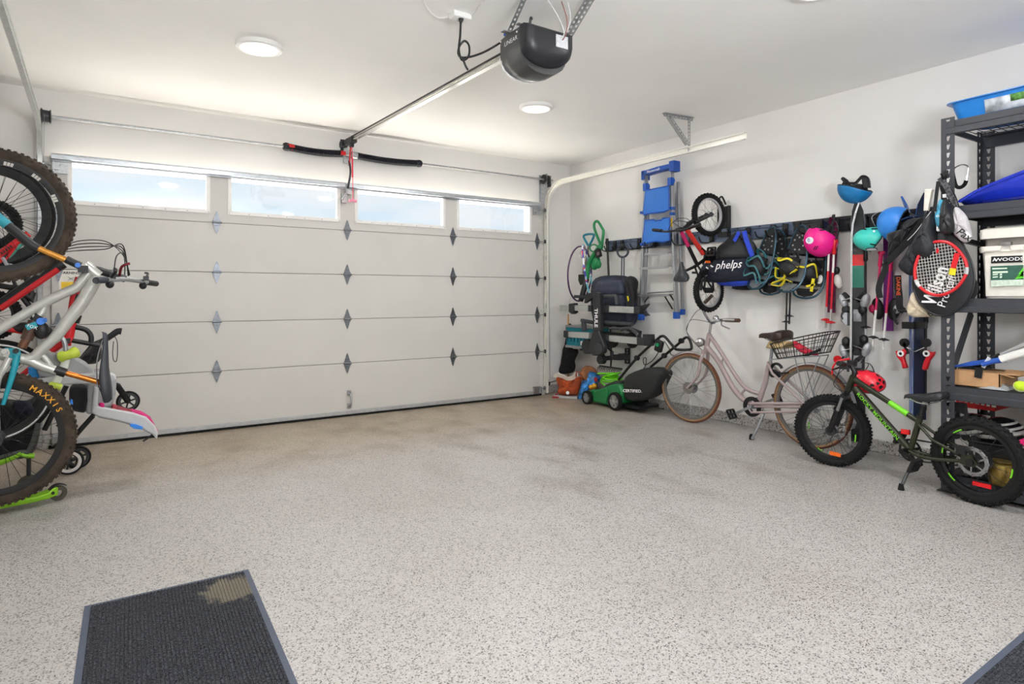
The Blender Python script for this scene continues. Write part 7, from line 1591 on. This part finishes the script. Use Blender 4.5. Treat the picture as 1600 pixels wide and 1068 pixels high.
b = MB(); b.strip(spl([OP(*OQ(*q), -.02) for q in ((35, 668), (60, 650), (110, 662), (150, 682), (200, 672), (225, 640), (235, 660))], 4), ZU+OP.n*.5, .05, .01); b.build('white_lining', mat('lining_white', (222, 214, 202), .8), ob)
b = MB(); b.disc(OP(*OQ(152, 806), .012), OP.n, .02, .008, 16); b.build('round_badge', m_dec, ob)
for q in (((225, 665), (232, 620), (270, 640), (275, 690)), ((100, 690), (120, 740), (170, 750), (200, 690))): b = MB(); b.strip(spl([OP(*OQ(*p), .0) for p in q], 4), OP.n, .025, .006); b.build('handle', m_or, ob)
ty = thing('grey_tray', 'flat grey board with a red tip under the orange tote', 'tray', onz(890, 624))
p = [onz(864.5, 621.5), onz(902, 624), onz(903, 620), onz(868, 616.5)]; b = MB(); b.prism([q+ZU*.016 for q in p], ZU, .026); b.build('board', mat('board_grey', (176, 174, 172), .6), ty, bevel=.004)
b = MB(); b.prism([onz(863, 622)+ZU*.012, onz(873, 622.3)+ZU*.012, onz(870, 618.5)+ZU*.03], V((0, 0, 1)), .02); b.build('red_tip', mat('tip_red', (150, 36, 44), .6), ty)
bb = thing('blue_bag', 'shiny blue patterned plastic bag with toys beside the mower wheel', 'bag', onz(908, 624))
BPn = YP(onz(908, 624)); m_bb = mat('blue_film_print', (60, 140, 230), .3, var=.55, nscale=22, bump=.8, bscale=18)
flatbag('', '', '', m_bb, [OQ(*q) for q in ((335, 620), (370, 612), (430, 640), (455, 680), (420, 720), (360, 770), (330, 800), (300, 860), (235, 880), (255, 780), (275, 700), (320, 690))], BPn, -.06, .07, parent=bb, pname='bag_film', seed=8)
b = MB(); b.ell(BPn(*OQ(385, 745), .02), (.03, .03, .03)); b.ell(BPn(*OQ(355, 755), .02), (.026, .026, .026)); b.build('yellow_toys', mat('toy_amber', (222, 160, 30), .5), bb, kind='stuff'); b = MB(); b.ell(BPn(*OQ(400, 690), .03), (.018, .025, .03)); b.build('red_print', mat('toy_red', (180, 30, 40), .5), bb)
tn_ = thing('paper_roll', 'tan paper wrapped round bundle behind the blue bag', 'bundle', onz(916, 618)+V((.12, .1, 0))); Bq = YP(onz(912, 619)+V((.02, .02, 0))); b = MB(); c = Bq(*OQ(335, 640), 0)
b.lathe(c, OP.n*.8+V((0, -.5, .1)), [(0, -.06), (.085, -.06), (.1, -.04), (.1, .04), (.085, .06), (.05, .05), (0, .045)], 24); b.lathe(V((c.x+.03, c.y+.02, .0)), ZU, [(0, 0), (.09, 0), (.1, .1), (.08, c.z), (0, c.z)], 14); b.build('wrapped_bundle', mat('kraft_tan', (184, 122, 82), .75, var=.15, nscale=12), tn_)
# door sensor low on the wall right of the door
ds = thing('door_sensor', 'small dark safety sensor on the wall low beside the right door track', 'sensor', V((4.75, YF-.03, .18))); q = ony(855, 599, YF-.03)
b = MB(); b.box(q, (.06, .05, .05)); b.build('sensor_body', black, ds, bevel=.006); b = MB(); b.tube(spl([q, q+V((.02, 0, .05)), q+V((-.03, .01, .1)), q+V((-.05, .02, .15))], 4), .005, 6); b.tube(spl([q, q+V((.12, .01, .02)), q+V((.22, .02, .03))], 4), .005, 6); b.build('sensor_wire', black, ds)
# ================================================================== THE BIKES HUNG ON THE LEFT WALL
XO = V((1, 0, 0))                                        # away from the left wall
NF = V((0, -1, 0))                                       # towards the viewer
m_sil = mat('silver_frame', (188, 188, 182), .3, .35, var=.04); m_gold = mat('gold_stanchion', (206, 146, 66), .22, .75, var=.05); m_tealf = mat('teal_paint', (20, 148, 164), .35)
MY = 4.4
M1 = lambda x, y, off=0.: ony(x*.2059, 380+y*.2059, MY-off)      # crop of frame
M0 = lambda x, y, off=0.: ony(x*.1872, 220+y*.1872, MY-off)      # crop of upper wheel
M2 = lambda x, y, off=0.: ony(x*.2247, 560+y*.2247, MY-off)      # crop of lower wheel
M3 = lambda x, y, off=0.: ony(x*.2809, 200+y*.2809, MY-off)
mt = thing('silver_mountain_bicycle', 'silver full suspension mountain bicycle hung upright, nearest on the left wall', 'bicycle', V((-.45, MY, .06)))
c1, c2 = ony(-8, 336, MY), ony(-7, 686, MY)
WR = .365
wheel(mt, c1, NF, WR, .031, rubberd, blackm, m_spokek, .03, .034, 28, knob=.03, hubr=.02, hubw=.11)
w_ = wheel(mt, c2, NF, WR, .031, rubberd, blackm, m_spokek, .03, .034, 28, knob=.03, hubr=.022, hubw=.14)
# yellow tyre lettering, each letter following the tyre
ww = 'MAXXIS'; b = MB()
for i, ch in enumerate(ww):
    a = math.radians(58-i*6.4); r = (XO*math.cos(a)+Z3*math.sin(a)); b.text(ch, c2+r*(WR-.052)+NF*.0285, NF.cross(r)*-1 if (NF.cross(r)*-1).cross(r).dot(NF) > 0 else NF.cross(r), r, .042, .004, bold=.02)
b.build('tyre_lettering', mat('tyre_yellow', (226, 160, 36), .6), mt, kind='stuff')
b = MB()
for a0 in (20, 48, 75): 
    for k in range(3): a = math.radians(a0+k*3); r = XO*math.cos(a)+Z3*math.sin(a); b.box(c1+r*(WR-.078)+NF*.018, (.012, .002, .02), Matrix((r.cross(NF), NF, r)).transposed())
b.build('rim_print', mat('print_grey', (190, 186, 180), .5), mt, kind='stuff')
# main frame: hollow carbon triangle
HTa, HTb = M1(655, 175), M1(745, 240)
def limb(name, m, pts, rs, n=14, par=None): b = MB(); P = spl(pts, 5); k = len(P); R = []; 
def limb(name, m, pts, rs, n=14, flat=1.):
    P = spl(pts, 5); k = len(P); q = len(rs)-1; R = [rs[min(q, int(i/(k-1)*q))]+(rs[min(q, int(i/(k-1)*q)+1)]-rs[min(q, int(i/(k-1)*q))])*((i/(k-1)*q) % 1) for i in range(k)]
    b = MB(); b.tube(P, R, n, flat=flat); return b.build(name, m, mt, smooth=60)
limb('head_tube', m_sil, [M1(640, 165), M1(690, 205), M1(750, 250)], [.034, .036, .032])
limb('top_tube', m_sil, [M1(680, 215), M1(640, 265), M1(580, 335), M1(480, 380), M1(350, 445), M1(200, 530), M1(0, 650), M1(-220, 780)], [.03, .03, .028, .028, .028, .027, .027, .03])
limb('down_tube', m_sil, [M1(735, 255), M1(690, 330), M1(620, 450), M1(520, 580), M1(420, 710), M1(330, 790), M1(260, 860), M1(190, 880)], [.036, .038, .036, .034, .031, .029, .028, .03])
limb('shock_mount', m_sil, [M1(345, 450), M1(330, 500), M1(300, 545), M1(250, 560)], [.018, .018, .02, .018])
limb('seat_tube', m_sil, [M1(-220, 785), M1(-40, 830), M1(140, 870), M1(230, 890), M1(330, 935), M1(440, 970)], [.034, .03, .028, .024])
limb('seat_gusset', m_sil, [M1(300, 830), M1(350, 880), M1(400, 955)], [.014, .014, .014])
b = MB(); b.tube(spl([M1(585, 385), M1(560, 470), M1(500, 580)], 4), .006, 6); b.build('frame_cable', black, mt)
b = MB(); b.tube([M1(415, 958), M1(500, 985)], .026, 14); b.build('seat_clamp', black, mt)
b = MB(); b.tube([M1(460, 972), M1(770, 1058)], .0155, 14); b.build('seat_post', mat('gold_post', (190, 110, 40), .25, .7), mt)
sdd = saddle(mt, ony(163, 628, MY), ony(163, 518, MY), XO, .15, mat('saddle_slate', (44, 47, 54), .45), 'saddle')
# shock, linkage, rear triangle
b = MB(); b.tube([M1(165, 790), M1(215, 700)], .022, 12); b.build('shock_shaft', mat('bronze_tube', (110, 74, 54), .35, .5), mt)
b = MB(); b.tube([M1(200, 730), M1(262, 590)], .03, 14); b.build('shock_body', mat('shock_brown', (84, 62, 52), .4, .4), mt)
b = MB(); b.box(M1(240, 625, .02), (.05, .03, .03), rotm('Y', -.4)); b.build('shock_label', m_tealf, mt); b = MB(); b.text('FOX', M1(245, 633, .037), M1(280, 640)-M1(240, 628), M1(245, 610)-M1(235, 640), .024, .001).build('lettering', whitep, mt)
b = MB(); b.tube([M1(255, 590), M1(300, 545)], .024, 12); b.build('shock_eye', black, mt)
b = MB(); b.disc(M1(310, 590, .02), NF, .02, .03, 14); b.tube([M1(310, 590, .02), M1(350, 580, .03)], .012, 8); b.build('blue_lever', mat('fox_blue', (50, 120, 214), .4), mt)
b = MB(); b.ell(M1(315, 660, .01), (.035, .03, .05)); b.build('remote_tank', black, mt)
b = MB(); b.prism([M1(x, y, .04) for x, y in ((10, 815), (40, 790), (150, 800), (160, 840), (90, 950), (60, 890))], NF, .012); b.build('rocker_link', m_tealf, mt, bevel=.004)
b = MB(); b.prism([M1(x, y, .05) for x, y in ((5, 810), (60, 795), (80, 830), (65, 870), (20, 860))], NF, .014); b.disc(M1(32, 820, .06), NF, .016, .01, 14); b.build('pivot_plate', m_sil, mt, bevel=.003)
for s in (1, -1):
    limb('seat_stay', m_sil, [M1(70, 870, s*.055), M1(30, 950, s*.065), M1(-25, 1080, s*.07), c2+NF*s*.078], [.018, .018, .016, .014])
    limb('seat_stay_teal', m_tealf, [M1(130, 850, s*.05), M1(110, 940, s*.055), M1(70, 1080, s*.06), M2(20, 320, s*.062)], [.016, .017, .013, .010])
for x, y in ((120, 815), (130, 915)): b = MB(); b.disc(M1(x, y, .05), NF, .014, .014, 12); b.build('pivot_bolt', black, mt)
# fork: gold stanchions, black lowers with teal print
cr_ = M1(630, 180)
for s in (1, -1):
    o = s*.065; a = M1(640, 195, o); m_ = M1(262, 25, o); e = c1+NF*o
    b = MB(); b.tube([M1(600, 170, o), m_], .0175, 14); b.build('fork_stanchion', m_gold, mt)
    b = MB(); b.tube([M1(610, 172, o), M1(500, 120, o)], .0215, 14); b.build('fork_crown_leg', black, mt)
    b = MB(); b.tube([M1(290, 40, o), M1(240, 15, o), m_.lerp(e, .35), e], [.026, .027, .025, .021], 14); b.build('fork_lower', black, mt)
    b = MB(); b.tube([m_.lerp(e, .66), m_.lerp(e, .93)], .0262, 14); b.build('fork_print', m_tealf, mt)
    b = MB(); b.disc(M1(590, 165, o+.024), NF, .014, .01, 12); b.build('fork_dial', mat('fox_blue', (50, 120, 214)), mt)
b = MB(); b.beam(M1(630, 195, .08), M1(630, 195, -.08), .05, .04); b.build('fork_crown', black, mt)
# the cockpit points away from the wall
hl0, hl1 = ony(150, 438, 4.10), ony(244, 443, 4.78); ba = mid(hl0, hl1)+V((-.02, 0, .02))
b = MB(); b.tube([M1(700, 190), ba], .022, 12); b.build('stem', black, mt)
hbp = [hl0, hl0.lerp(ba, .45), ba.lerp(hl0, .1), ba.lerp(hl1, .1), hl1.lerp(ba, .45), hl1]
b = MB(); b.tube(spl(hbp, 5), .0145, 12); b.build('handlebar', alu, mt)
for s, p, q in ((0, hbp[0], hbp[1]), (1, hbp[-1], hbp[-2])): b = MB(); b.tube([p, p.lerp(q, .7)], .0185, 12); b.build('grip', mat('grip_slate', (52, 56, 66), .7) if not s else black, mt)
b = MB()
for p, s in ((hbp[1], -1), (hbp[4], 1)): b.tube(spl([p, p+V((.03, s*.03, .05)), p+V((.02, s*.12, .06))], 4), .007, 6); b.ell(p+V((.0, s*.0, -.025)), (.022, .03, .024)); b.box(p+V((.015, -s*.03, .02)), (.03, .035, .03))
b.build('brake_levers', black, mt, kind='stuff')
b = MB()
for k in range(4): b.tube(spl([ba+V((.02, -.12+.08*k, .02)), ony(192, 398-k*5, MY-.05+.04*k), ony(165, 377+k*4, MY), ony(125, 376+k*5, MY+.03*k), ony(100, 385+3*k, MY), M1(470, 45+20*k)], 6), .0032, 5)
b.tube(spl([ba+V((0, .1, .02)), ony(195, 410, MY+.1), ony(192, 395, MY+.1), ony(182, 400, MY), ony(178, 425, MY)], 5), .0035, 5); b.build('control_cables', black, mt, kind='stuff')
b = MB(); b.tube(spl([ba+V((-.03, -.06, .02)), ba+V((-.02, -.1, .07)), ba+V((.02, -.1, .09))], 4), .008, 8); b.build('dropper_remote', mat('dark_red_ano', (110, 24, 36), .35, .6), mt)
bb_ = M1(150, 890); crankset(mt, M1(-225, 785), NF, V((.15, 0, -.95)), .165, -.065, blackm, blackm, black, .06)
def wall_hook(c, R, label):
    t = thing('wheel_hook', label, 'hook', V((XL+.02, c.y, c.z+R)))
    b = MB(); x = XL+.004; z = c.z+R*.55; d = math.sqrt(max(.01, R*R-(R*.55)**2)); rimx = c.x-0
    b.box((x+.004, c.y, z), (.012, .09, .32)); b.build('hook_plate', black, t)
    b = MB(); b.tube(spl([V((x, c.y, z+.1)), V((x+.05, c.y, c.z+R+.03)), V((c.x-.02, c.y, c.z+R-.03)), V((c.x+.0, c.y, c.z+R-.09)), V((c.x-.04, c.y, c.z+R-.11))], 5), .009, 8); b.build('hook_arm', blackm, t)
wall_hook(c1, WR, 'black wall hook holding the silver mountain bicycle by its front wheel')
# ------------------------------------------------------------------ red road bicycle hung by its rear wheel, behind
RY = 5.0
R1_ = lambda x, y, off=0.: ony(x*.2059, 380+y*.2059, RY-off)
rd = thing('red_road_bicycle', 'red and black road bicycle hung upright by its rear wheel behind the silver one', 'bicycle', V((-.5, RY, .2)))
d1, d2 = ony(-14, 335, RY), ony(-12, 612, RY)
RW = .325
wheel(rd, d1, NF, RW, .014, rubber, blackm, m_spokek, .05, .026, 24, hubr=.02, hubw=.1, cass=.06)
wheel(rd, d2, NF, RW, .014, rubber, blackm, m_spokek, .05, .026, 24, hubr=.018, hubw=.09)
b = MB(); b.lathe(d2, NF, [(RW-.028, -.0135), (RW-.038, -.0135)], 48); b.lathe(d2, NF, [(RW-.028, .0135), (RW-.038, .0135)], 48); b.build('rim_stripe', whitep, rd, solid=.001)
def lr(name, m, pts, r, n=12): b = MB(); b.tube(spl(pts, 4), r, n); return b.build(name, m, rd)
lr('down_tube', black, [R1_(480, 150), R1_(300, 265), R1_(0, 470), R1_(-60, 510)], .033)
lr('down_tube_print', redp, [R1_(440, 195, .02), R1_(300, 290, .02), R1_(0, 495, .02)], .02)
lr('fork_end', mat('fork_grey', (120, 116, 110), .5), [R1_(300, 245), R1_(330, 140), R1_(400, 100)], .03)
lr('seat_tube', redp, [R1_(610, 260), R1_(570, 420), R1_(545, 580), R1_(515, 730)], .030)
lr('seat_tube_panel', black, [R1_(582, 540, .0), R1_(560, 600, .0)], .0305)
lr('seat_cluster', redp, [R1_(490, 735), R1_(545, 740)], .034)
lr('seat_post', black, [R1_(540, 735), R1_(760, 775)], .015)
lr('top_tube', redp, [R1_(500, 720), R1_(330, 700), R1_(60, 650), R1_(-40, 640)], .016)
lr('red_stay', redp, [R1_(480, 755), R1_(390, 820)], .02); lr('red_stay', redp, [R1_(260, 920), R1_(140, 1025)], .016)
lr('seat_stay_red', redp, [R1_(20, 100), R1_(-10, 130), R1_(-40, 150)], .024); lr('chain_stay_red', redp, [ony(0, 397, RY), ony(24, 380, RY), ony(45, 365, RY)], .022)
lr('chain_stay_teal', mat('sea_green_paint', (66, 150, 130), .4), [ony(14, 405, RY), ony(33, 380, RY)], .013); lr('stay_red_lower', redp, [ony(8, 408, RY), ony(26, 384, RY)], .014)
b = MB(); p0_, p1_ = ony(2, 396, RY-.03), ony(20, 383, RY-.03)
for k in range(5): b.beam(p0_.lerp(p1_, k/5), p0_.lerp(p1_, k/5+.1), .003, .018, NF.cross(p1_-p0_))
b.build('black_print', blackm, rd, kind='stuff')
lr('black_bar', black, [R1_(570, 635), R1_(650, 655), R1_(690, 700), R1_(690, 760)], .016)
b = MB(); b.ell(R1_(190, 640), (.06, .035, .035)); b.ell(R1_(330, 670, .02), (.05, .04, .04)); b.build('black_housing', black, rd, kind='stuff')
b = MB(); b.tube(spl([ony(0, 425, RY-.3), ony(10, 432, RY-.3), ony(12, 418, RY-.3), ony(4, 402, RY-.3)], 4), .009, 8); b.tube([ony(12, 413, RY-.3), ony(22, 415, RY-.3), ony(40, 431, RY-.3)], .009, 8); b.build('bottle_cage', alu, rd)
wall_hook(d1, RW, 'black wall hook holding the red road bicycle by its rear wheel')
# ------------------------------------------------------------------ small black bicycle farther back
SY_ = 5.5
sb_ = thing('small_black_bicycle', 'small black bicycle with knobbly tyres hung behind the red one, mostly hidden', 'bicycle', V((-.6, SY_, .9)))
e2 = ony(-14, 492, SY_); wheel(sb_, e2, NF, .17, .026, rubber, blackm, m_spokek, .014, .026, 20, knob=.022, hubr=.014, hubw=.08)
e1 = ony(-14, 350, SY_); wheel(sb_, e1, NF, .17, .026, rubber, blackm, m_spokek, .014, .026, 20, knob=.022, hubr=.014, hubw=.08)
for pts, r in (([ony(28, 455, SY_), ony(46, 478, SY_)], .018), ([ony(-5, 445, SY_), ony(22, 450, SY_), ony(36, 462, SY_)], .02), ([e2, ony(20, 450, SY_)], .012), ([e1, ony(24, 445, SY_)], .012), ([ony(40, 428, SY_), ony(50, 462, SY_)], .02)): b = MB(); b.tube(pts, r, 10); b.build('frame_tube', blackm, sb_)
b = MB(); b.tube([ony(40, 460, SY_), ony(48, 466, SY_), ony(52, 456, SY_)], [.03, .036, .02], 10); b.build('saddle', black, sb_); pedal(sb_, ony(15, 447, SY_-.1), NF, XO)
b = MB(); b.box((XL+.02, SY_, e1.z+.12), (.03, .1, .2)); b.tube([(XL+.02, SY_, e1.z+.2), (e1.x-.05, SY_, e1.z+.19), (e1.x, SY_, e1.z+.15)], .009, 8); b.build('hook_bracket', black, sb_)
# ------------------------------------------------------------------ child seat clamped to the red bicycle
CY = 4.78
c_ = lambda x, y, off=0.: ony(x*.3464, 450+y*.3464, CY-off)
cs_ = thing('child_bicycle_seat', 'grey child bicycle seat with lime clamps and a pink lined foot rest', 'child seat', c_(420, 560))
m_cg = mat('seat_grey', (150, 151, 152), .5, var=.04); m_cgl = mat('seat_light_grey', (186, 187, 188), .45, var=.03)
def shell(name, m, pts, off, th, bev=.01): b = MB(); b.prism([c_(x, y, off) for x, y in pts], NF, th); return b.build(name, m, cs_, bevel=bev)
shell('back_shell', m_cg, ((188, 288), (240, 292), (330, 305), (385, 335), (420, 370), (425, 392), (330, 400), (230, 398), (185, 395), (170, 370), (175, 320)), -.04, .16)
shell('side_beam', m_cgl, ((165, 408), (240, 398), (420, 382), (500, 378), (522, 390), (526, 420), (440, 438), (360, 432), (230, 436), (168, 436)), .06, .05)
shell('seat_column', m_cg, ((395, 420), (525, 400), (520, 470), (505, 520), (470, 530), (410, 560), (388, 555), (385, 480)), 0, .2, .015)
shell('column_flange', m_cgl, ((425, 440), (445, 450), (440, 530), (520, 545), (600, 560), (660, 580), (700, 620), (712, 650), (708, 684), (690, 660), (620, 622), (530, 596), (440, 578), (412, 560)), .11, .03)
shell('foot_rest', m_cg, ((440, 530), (520, 540), (600, 556), (660, 576), (700, 618), (708, 660), (690, 655), (620, 615), (530, 590), (440, 572)), 0, .2)
shell('pink_padding', mat('pink_padding', (196, 20, 110), .8, var=.1), ((590, 548), (640, 560), (680, 585), (706, 630), (710, 645), (700, 640), (660, 595), (610, 568)), .03, .14)
shell('print_padding', mat('print_padding', (150, 40, 60), .8, var=.9, nscale=40), ((505, 525), (560, 545), (610, 556), (605, 566), (545, 558), (500, 545)), .02, .15)
shell('pink_cushion', mat('pink_padding', (196, 20, 110)), ((445, 515), (470, 515), (472, 545), (448, 540)), .1, .04)
shell('storage_pouch', fabk, ((312, 450), (330, 432), (395, 440), (398, 500), (385, 560), (330, 550), (312, 500)), .06, .1, .02)
shell('blue_pouch_tag', mat('tag_blue', (40, 130, 226), .5), ((318, 500), (328, 503), (330, 525), (316, 520)), .115, .006, .001)
shell('blue_strap', mat('tag_blue', (40, 130, 226)), ((588, 612), (610, 612), (645, 625), (640, 636), (605, 632), (585, 620)), .13, .03, .003)
b = MB(); b.tube(spl([c_(692, 655, .1), c_(672, 672, .1), c_(645, 690, .1)], 4), .006, 6); b.build('strap_tail', black, cs_)
b = MB(); b.tube([c_(305, 300, .1), c_(290, 350, .1), c_(255, 420, .1), c_(230, 500, .1)], .022, 12); b.build('mount_tube', mat('mount_white', (222, 224, 216), .4), cs_)
b = MB(); b.tube(spl([c_(265, 215, .1), c_(290, 240, .1), c_(298, 300, .1)], 4), .014, 10); b.build('mount_rod', alu, cs_)
m_lm = mat('clamp_lime', (196, 214, 70), .4)
b = MB(); b.tube([c_(278, 308, .12), c_(300, 304, .14), c_(318, 298, .14), c_(342, 288, .12)], [.034, .026, .028, .036], 12); b.build('lime_clamp', m_lm, cs_); b = MB(); b.tube([c_(225, 436, .12), c_(250, 440, .13), c_(272, 446, .12)], [.02, .02, .022], 10); b.build('lime_clamp', m_lm, cs_)
b = MB(); b.tube(spl([c_(260, 450, .12), c_(250, 490, .12), c_(240, 540, .12)], 4), .005, 6); b.build('strap_cord', m_cgl, cs_)
b = MB()
for k in range(13): b.ring(c_(150+1.5*k*.6, 360+k*8, .0), (.15, 0, 1), .022, .006, 14, 6)
b.build('coil_lock', mat('coil_blue', (60, 160, 230), .35), cs_, kind='stuff')
# bracket joining it to the red frame
b = MB(); b.beam(c_(298, 240, .1), R1_(515, 735), .03, .03); b.build('frame_bracket', black, cs_)
# ------------------------------------------------------------------ folded stroller standing on its wheels
st0 = onz(107, 741); TY = st0.y
s_ = lambda x, y, off=0.: ony(x*.2247, 560+y*.2247, TY-off)
s2_ = lambda x, y, off=0.: ony(x*.3464, 450+y*.3464, TY-off)
st = thing('folded_stroller', 'black folded pushchair with a white ringed wheel standing below the hanging bikes', 'stroller', st0)
def swheel(c, R, ring, n=6, w=.03):
    c = V(c); b = MB(); b.lathe(c, NF, [(R*.74, -w/2), (R*.95, -w/2), (R, 0), (R*.95, w/2), (R*.74, w/2), (R*.74, -w/2)], 30); o = b.build('wheel', rubber, st)
    b = MB(); b.lathe(c, NF, [(R*.6, w*.3), (R*.62, w*.56), (R*.82, w*.56), (R*.84, w*.4)], 30); b.build('wheel_ring', ring, o)
    b = MB(); 
    for i in range(n): a = 2*PI*i/n+.3; b.beam(c+(XO*math.cos(a)+Z3*math.sin(a))*R*.1, c+(XO*math.cos(a)+Z3*math.sin(a))*R*.68, R*.14, w*.5, NF)
    b.disc(c+NF*w*.1, NF, R*.2, w*.9, 14); b.build('wheel_spokes', black, o)
w0 = s_(480, 735); w0.z = .088; swheel(w0, .088, mat('wheel_white', (214, 210, 208), .4)); w1_ = s_(540, 655, -.14); w1_.z = .082; swheel(w1_, .082, mat('wheel_dark_ring', (44, 44, 46), .4))
w2_ = s2_(578, 510, -.2); swheel(w2_, .078, mat('wheel_dark_ring', (44, 44, 46), .4)); b = MB(); b.tube([w2_, s2_(530, 440, -.15), s2_(470, 420, -.1)], .022, 10); b.build('front_fork', blackm, st)
for pts, r in (([s2_(420, 575), s2_(370, 630), s2_(318, 690), s2_(285, 735)], .017), ([s2_(300, 440), s2_(260, 520), s2_(240, 560), s2_(200, 640)], .017), ([s2_(262, 610), s2_(300, 640), s2_(290, 720)], .02), ([s2_(440, 330), s2_(360, 320), s2_(300, 420)], .018), ([s2_(250, 700), s2_(290, 735), w0], .026), ([w0+V((0, .02, 0)), w1_], .014), ([s2_(420, 575), s2_(450, 480), s2_(470, 420, -.1)], .015)):
    b = MB(); b.tube(pts, r, 10); b.build('frame_tube', blackm, st)
hp_ = [s2_(360, 330), s2_(420, 260), s2_(460, 240), s2_(500, 215), s2_(530, 195), s2_(548, 195)]
b = MB(); b.tube(spl(hp_, 5), [.018, .024], 10); b.build('push_handle', mat('handle_foam', (40, 41, 44), .85), st)
b = MB(); b.strip(spl([s2_(515, 215), s2_(528, 240), s2_(530, 290), s2_(525, 328), s2_(512, 325), s2_(508, 290), s2_(512, 240)], 4), NF, .016, .005); b.build('wrist_loop', fabk, st)
class YP3:
    n = NF
    def __call__(s, px, py, d=0.): return ony(px, py, TY-d)
b = None
flatbag('', '', '', fabk, [(x*.3464, 450+y*.3464) for x, y in ((345, 330), (400, 270), (450, 230), (465, 300), (440, 340), (380, 345))], YP3(), .03, .06, parent=st, pname='canopy', seed=3)
flatbag('', '', '', fabk, [(x*.2247, 560+y*.2247) for x, y in ((-80, 300), (60, 270), (190, 280), (290, 220), (330, 260), (300, 420), (270, 600), (200, 700), (60, 720), (-80, 720))], YP3(), -.05, .12, parent=st, pname='seat_fabric', seed=6)
flatbag('', '', '', mat('navy_lining', (34, 34, 52), .9, var=.2), [(x*.2247, 560+y*.2247) for x, y in ((100, 290), (220, 300), (250, 380), (180, 420), (100, 380))], YP3(), .03, .05, parent=st, pname='lining', seed=2)
b = MB(); b.tube(spl([s_(-20, 560, .12), s_(100, 540, .12), s_(200, 490, .12), s_(265, 450, .12)], 5), .006, 6); b.build('white_piping', whitep, st)
# ------------------------------------------------------------------ lime scooters
m_scl = mat('scooter_lime', (140, 200, 40), .35, .2); m_scd = mat('scooter_wheel', (74, 68, 56), .6)
z_ = lambda x, y, z: onz(x*.2247, 560+y*.2247, z)
a0, a1 = z_(400, 930, .05), z_(-160, 1040, .05); dd = (a1-a0).normalized(); sd_ = Z3.cross(dd)
sc1 = thing('kick_scooter', 'lime green kick scooter lying on the floor under the silver bicycle wheel', 'scooter', V((a0.x, a0.y, 0)))
b = MB(); secs = []
for t, w, h, dz in ((0, .02, .05, .012), (.06, .025, .055, .012), (.14, .045, .035, .0), (.3, .05, .03, -.005), (1, .05, .03, -.005)):
    p = a0.lerp(a1, t)+Z3*dz; secs.append([p+sd_*w+Z3*h/2, p-sd_*w+Z3*h/2, p-sd_*w*.9-Z3*h/2, p+sd_*w*.9-Z3*h/2])
b.loft(secs); b.build('deck', m_scl, sc1, bevel=.006)
b = MB(); c = a0-dd*.005; c.z = .045; b.lathe(c, sd_, [(.02, -.012), (.042, -.012), (.045, 0), (.042, .012), (.02, .012), (.02, -.012)], 24); b.build('rear_wheel', m_scd, sc1)
b = MB(); b.strip([c+Z3*.052-dd*.0+V((0, 0, -.002)), c+Z3*.054+dd*.03, c+dd*.06+Z3*.035] if False else [c+(dd*-math.cos(a)*-1+Z3*math.sin(a)*1)*.055 for a in [.3+.28*i for i in range(8)]], sd_, .045, .004); b.build('fender', black, sc1)
b = MB(); b.disc(a0+sd_*.03*(1 if sd_.y < 0 else -1)+dd*.03+Z3*.01, sd_, .009, .01, 10); b.build('axle_bolt', black, sc1)
c2_ = a1-dd*.02; c2_.z = .045; b = MB(); b.lathe(c2_+dd*.1, sd_, [(.02, -.012), (.042, -.012), (.045, 0), (.042, .012), (.02, .012), (.02, -.012)], 24); b.build('front_wheel', m_scd, sc1)
SY2 = 4.92; y_ = lambda x, y, off=0.: ony(x*.2247, 560+y*.2247, SY2-off)
sc2 = thing('balance_scooter', 'second lime green scooter with grey bars seen through the lower wheel', 'scooter', V((-.5, SY2, 0)))
for pts, r, m, nm in (([y_(-120, 765), y_(0, 722), y_(80, 690), y_(150, 655)], .018, m_scl, 'deck_bar'), ([y_(150, 655), y_(170, 672), y_(240, 675)], .016, m_scl, 'deck_fork'), ([y_(195, 650), y_(235, 560), y_(265, 450)], .014, mat('bar_grey', (70, 74, 70), .5), 'steer_tube'), ([y_(0, 690), y_(140, 650), y_(200, 655)], .014, mat('bar_grey', (70, 74, 70)), 'deck_grip')):
    b = MB(); b.tube(spl(pts, 4), r, 10); b.build(nm, m, sc2)
for x in (-100, 200): q = y_(x, 700); b = MB(); q.z = .06; b.lathe(q, NF, [(.02, -.012), (.055, -.012), (.06, 0), (.055, .012), (.02, .012), (.02, -.012)], 20); b.build('wheel', m_scd, sc2); b = MB(); b.tube([q, y_(x, 690)], .012, 8); b.build('wheel_strut', black, sc2)
# ------------------------------------------------------------------ warning sticker on the door
d0, d1_ = ony(92, 422, DY-.003), ony(124, 456, DY-.003)
st_ = MB(); st_.box2((d0.x, DY-.002, d1_.z-.03), (d1_.x, DY, d0.z)); so_ = st_.build('warning_sticker', mat('sticker_cream', (236, 232, 222), .5, var=.03), door)
b = MB(); b.box2((d0.x+.015, DY-.003, d1_.z-.02), (d1_.x-.02, DY-.002, (d0.z+d1_.z)/2-.005)); b.build('yellow_panel', mat('sticker_yellow', (246, 204, 40), .5), so_)
b = MB(); b.text('WARNING', V(((d0.x+d1_.x)/2, DY-.003, d0.z-.02)), XO, Z3, .03, .0005, bold=.02); b.beam(V((d0.x+.06, DY-.003, d0.z-.08)), V((d0.x+.10, DY-.003, d0.z-.055)), .002, .012, NF); b.beam(V((d0.x+.06, DY-.003, d0.z-.05)), V((d0.x+.11, DY-.003, d0.z-.09)), .002, .01, NF)
b.build('sticker_print', blackm, so_, kind='stuff')
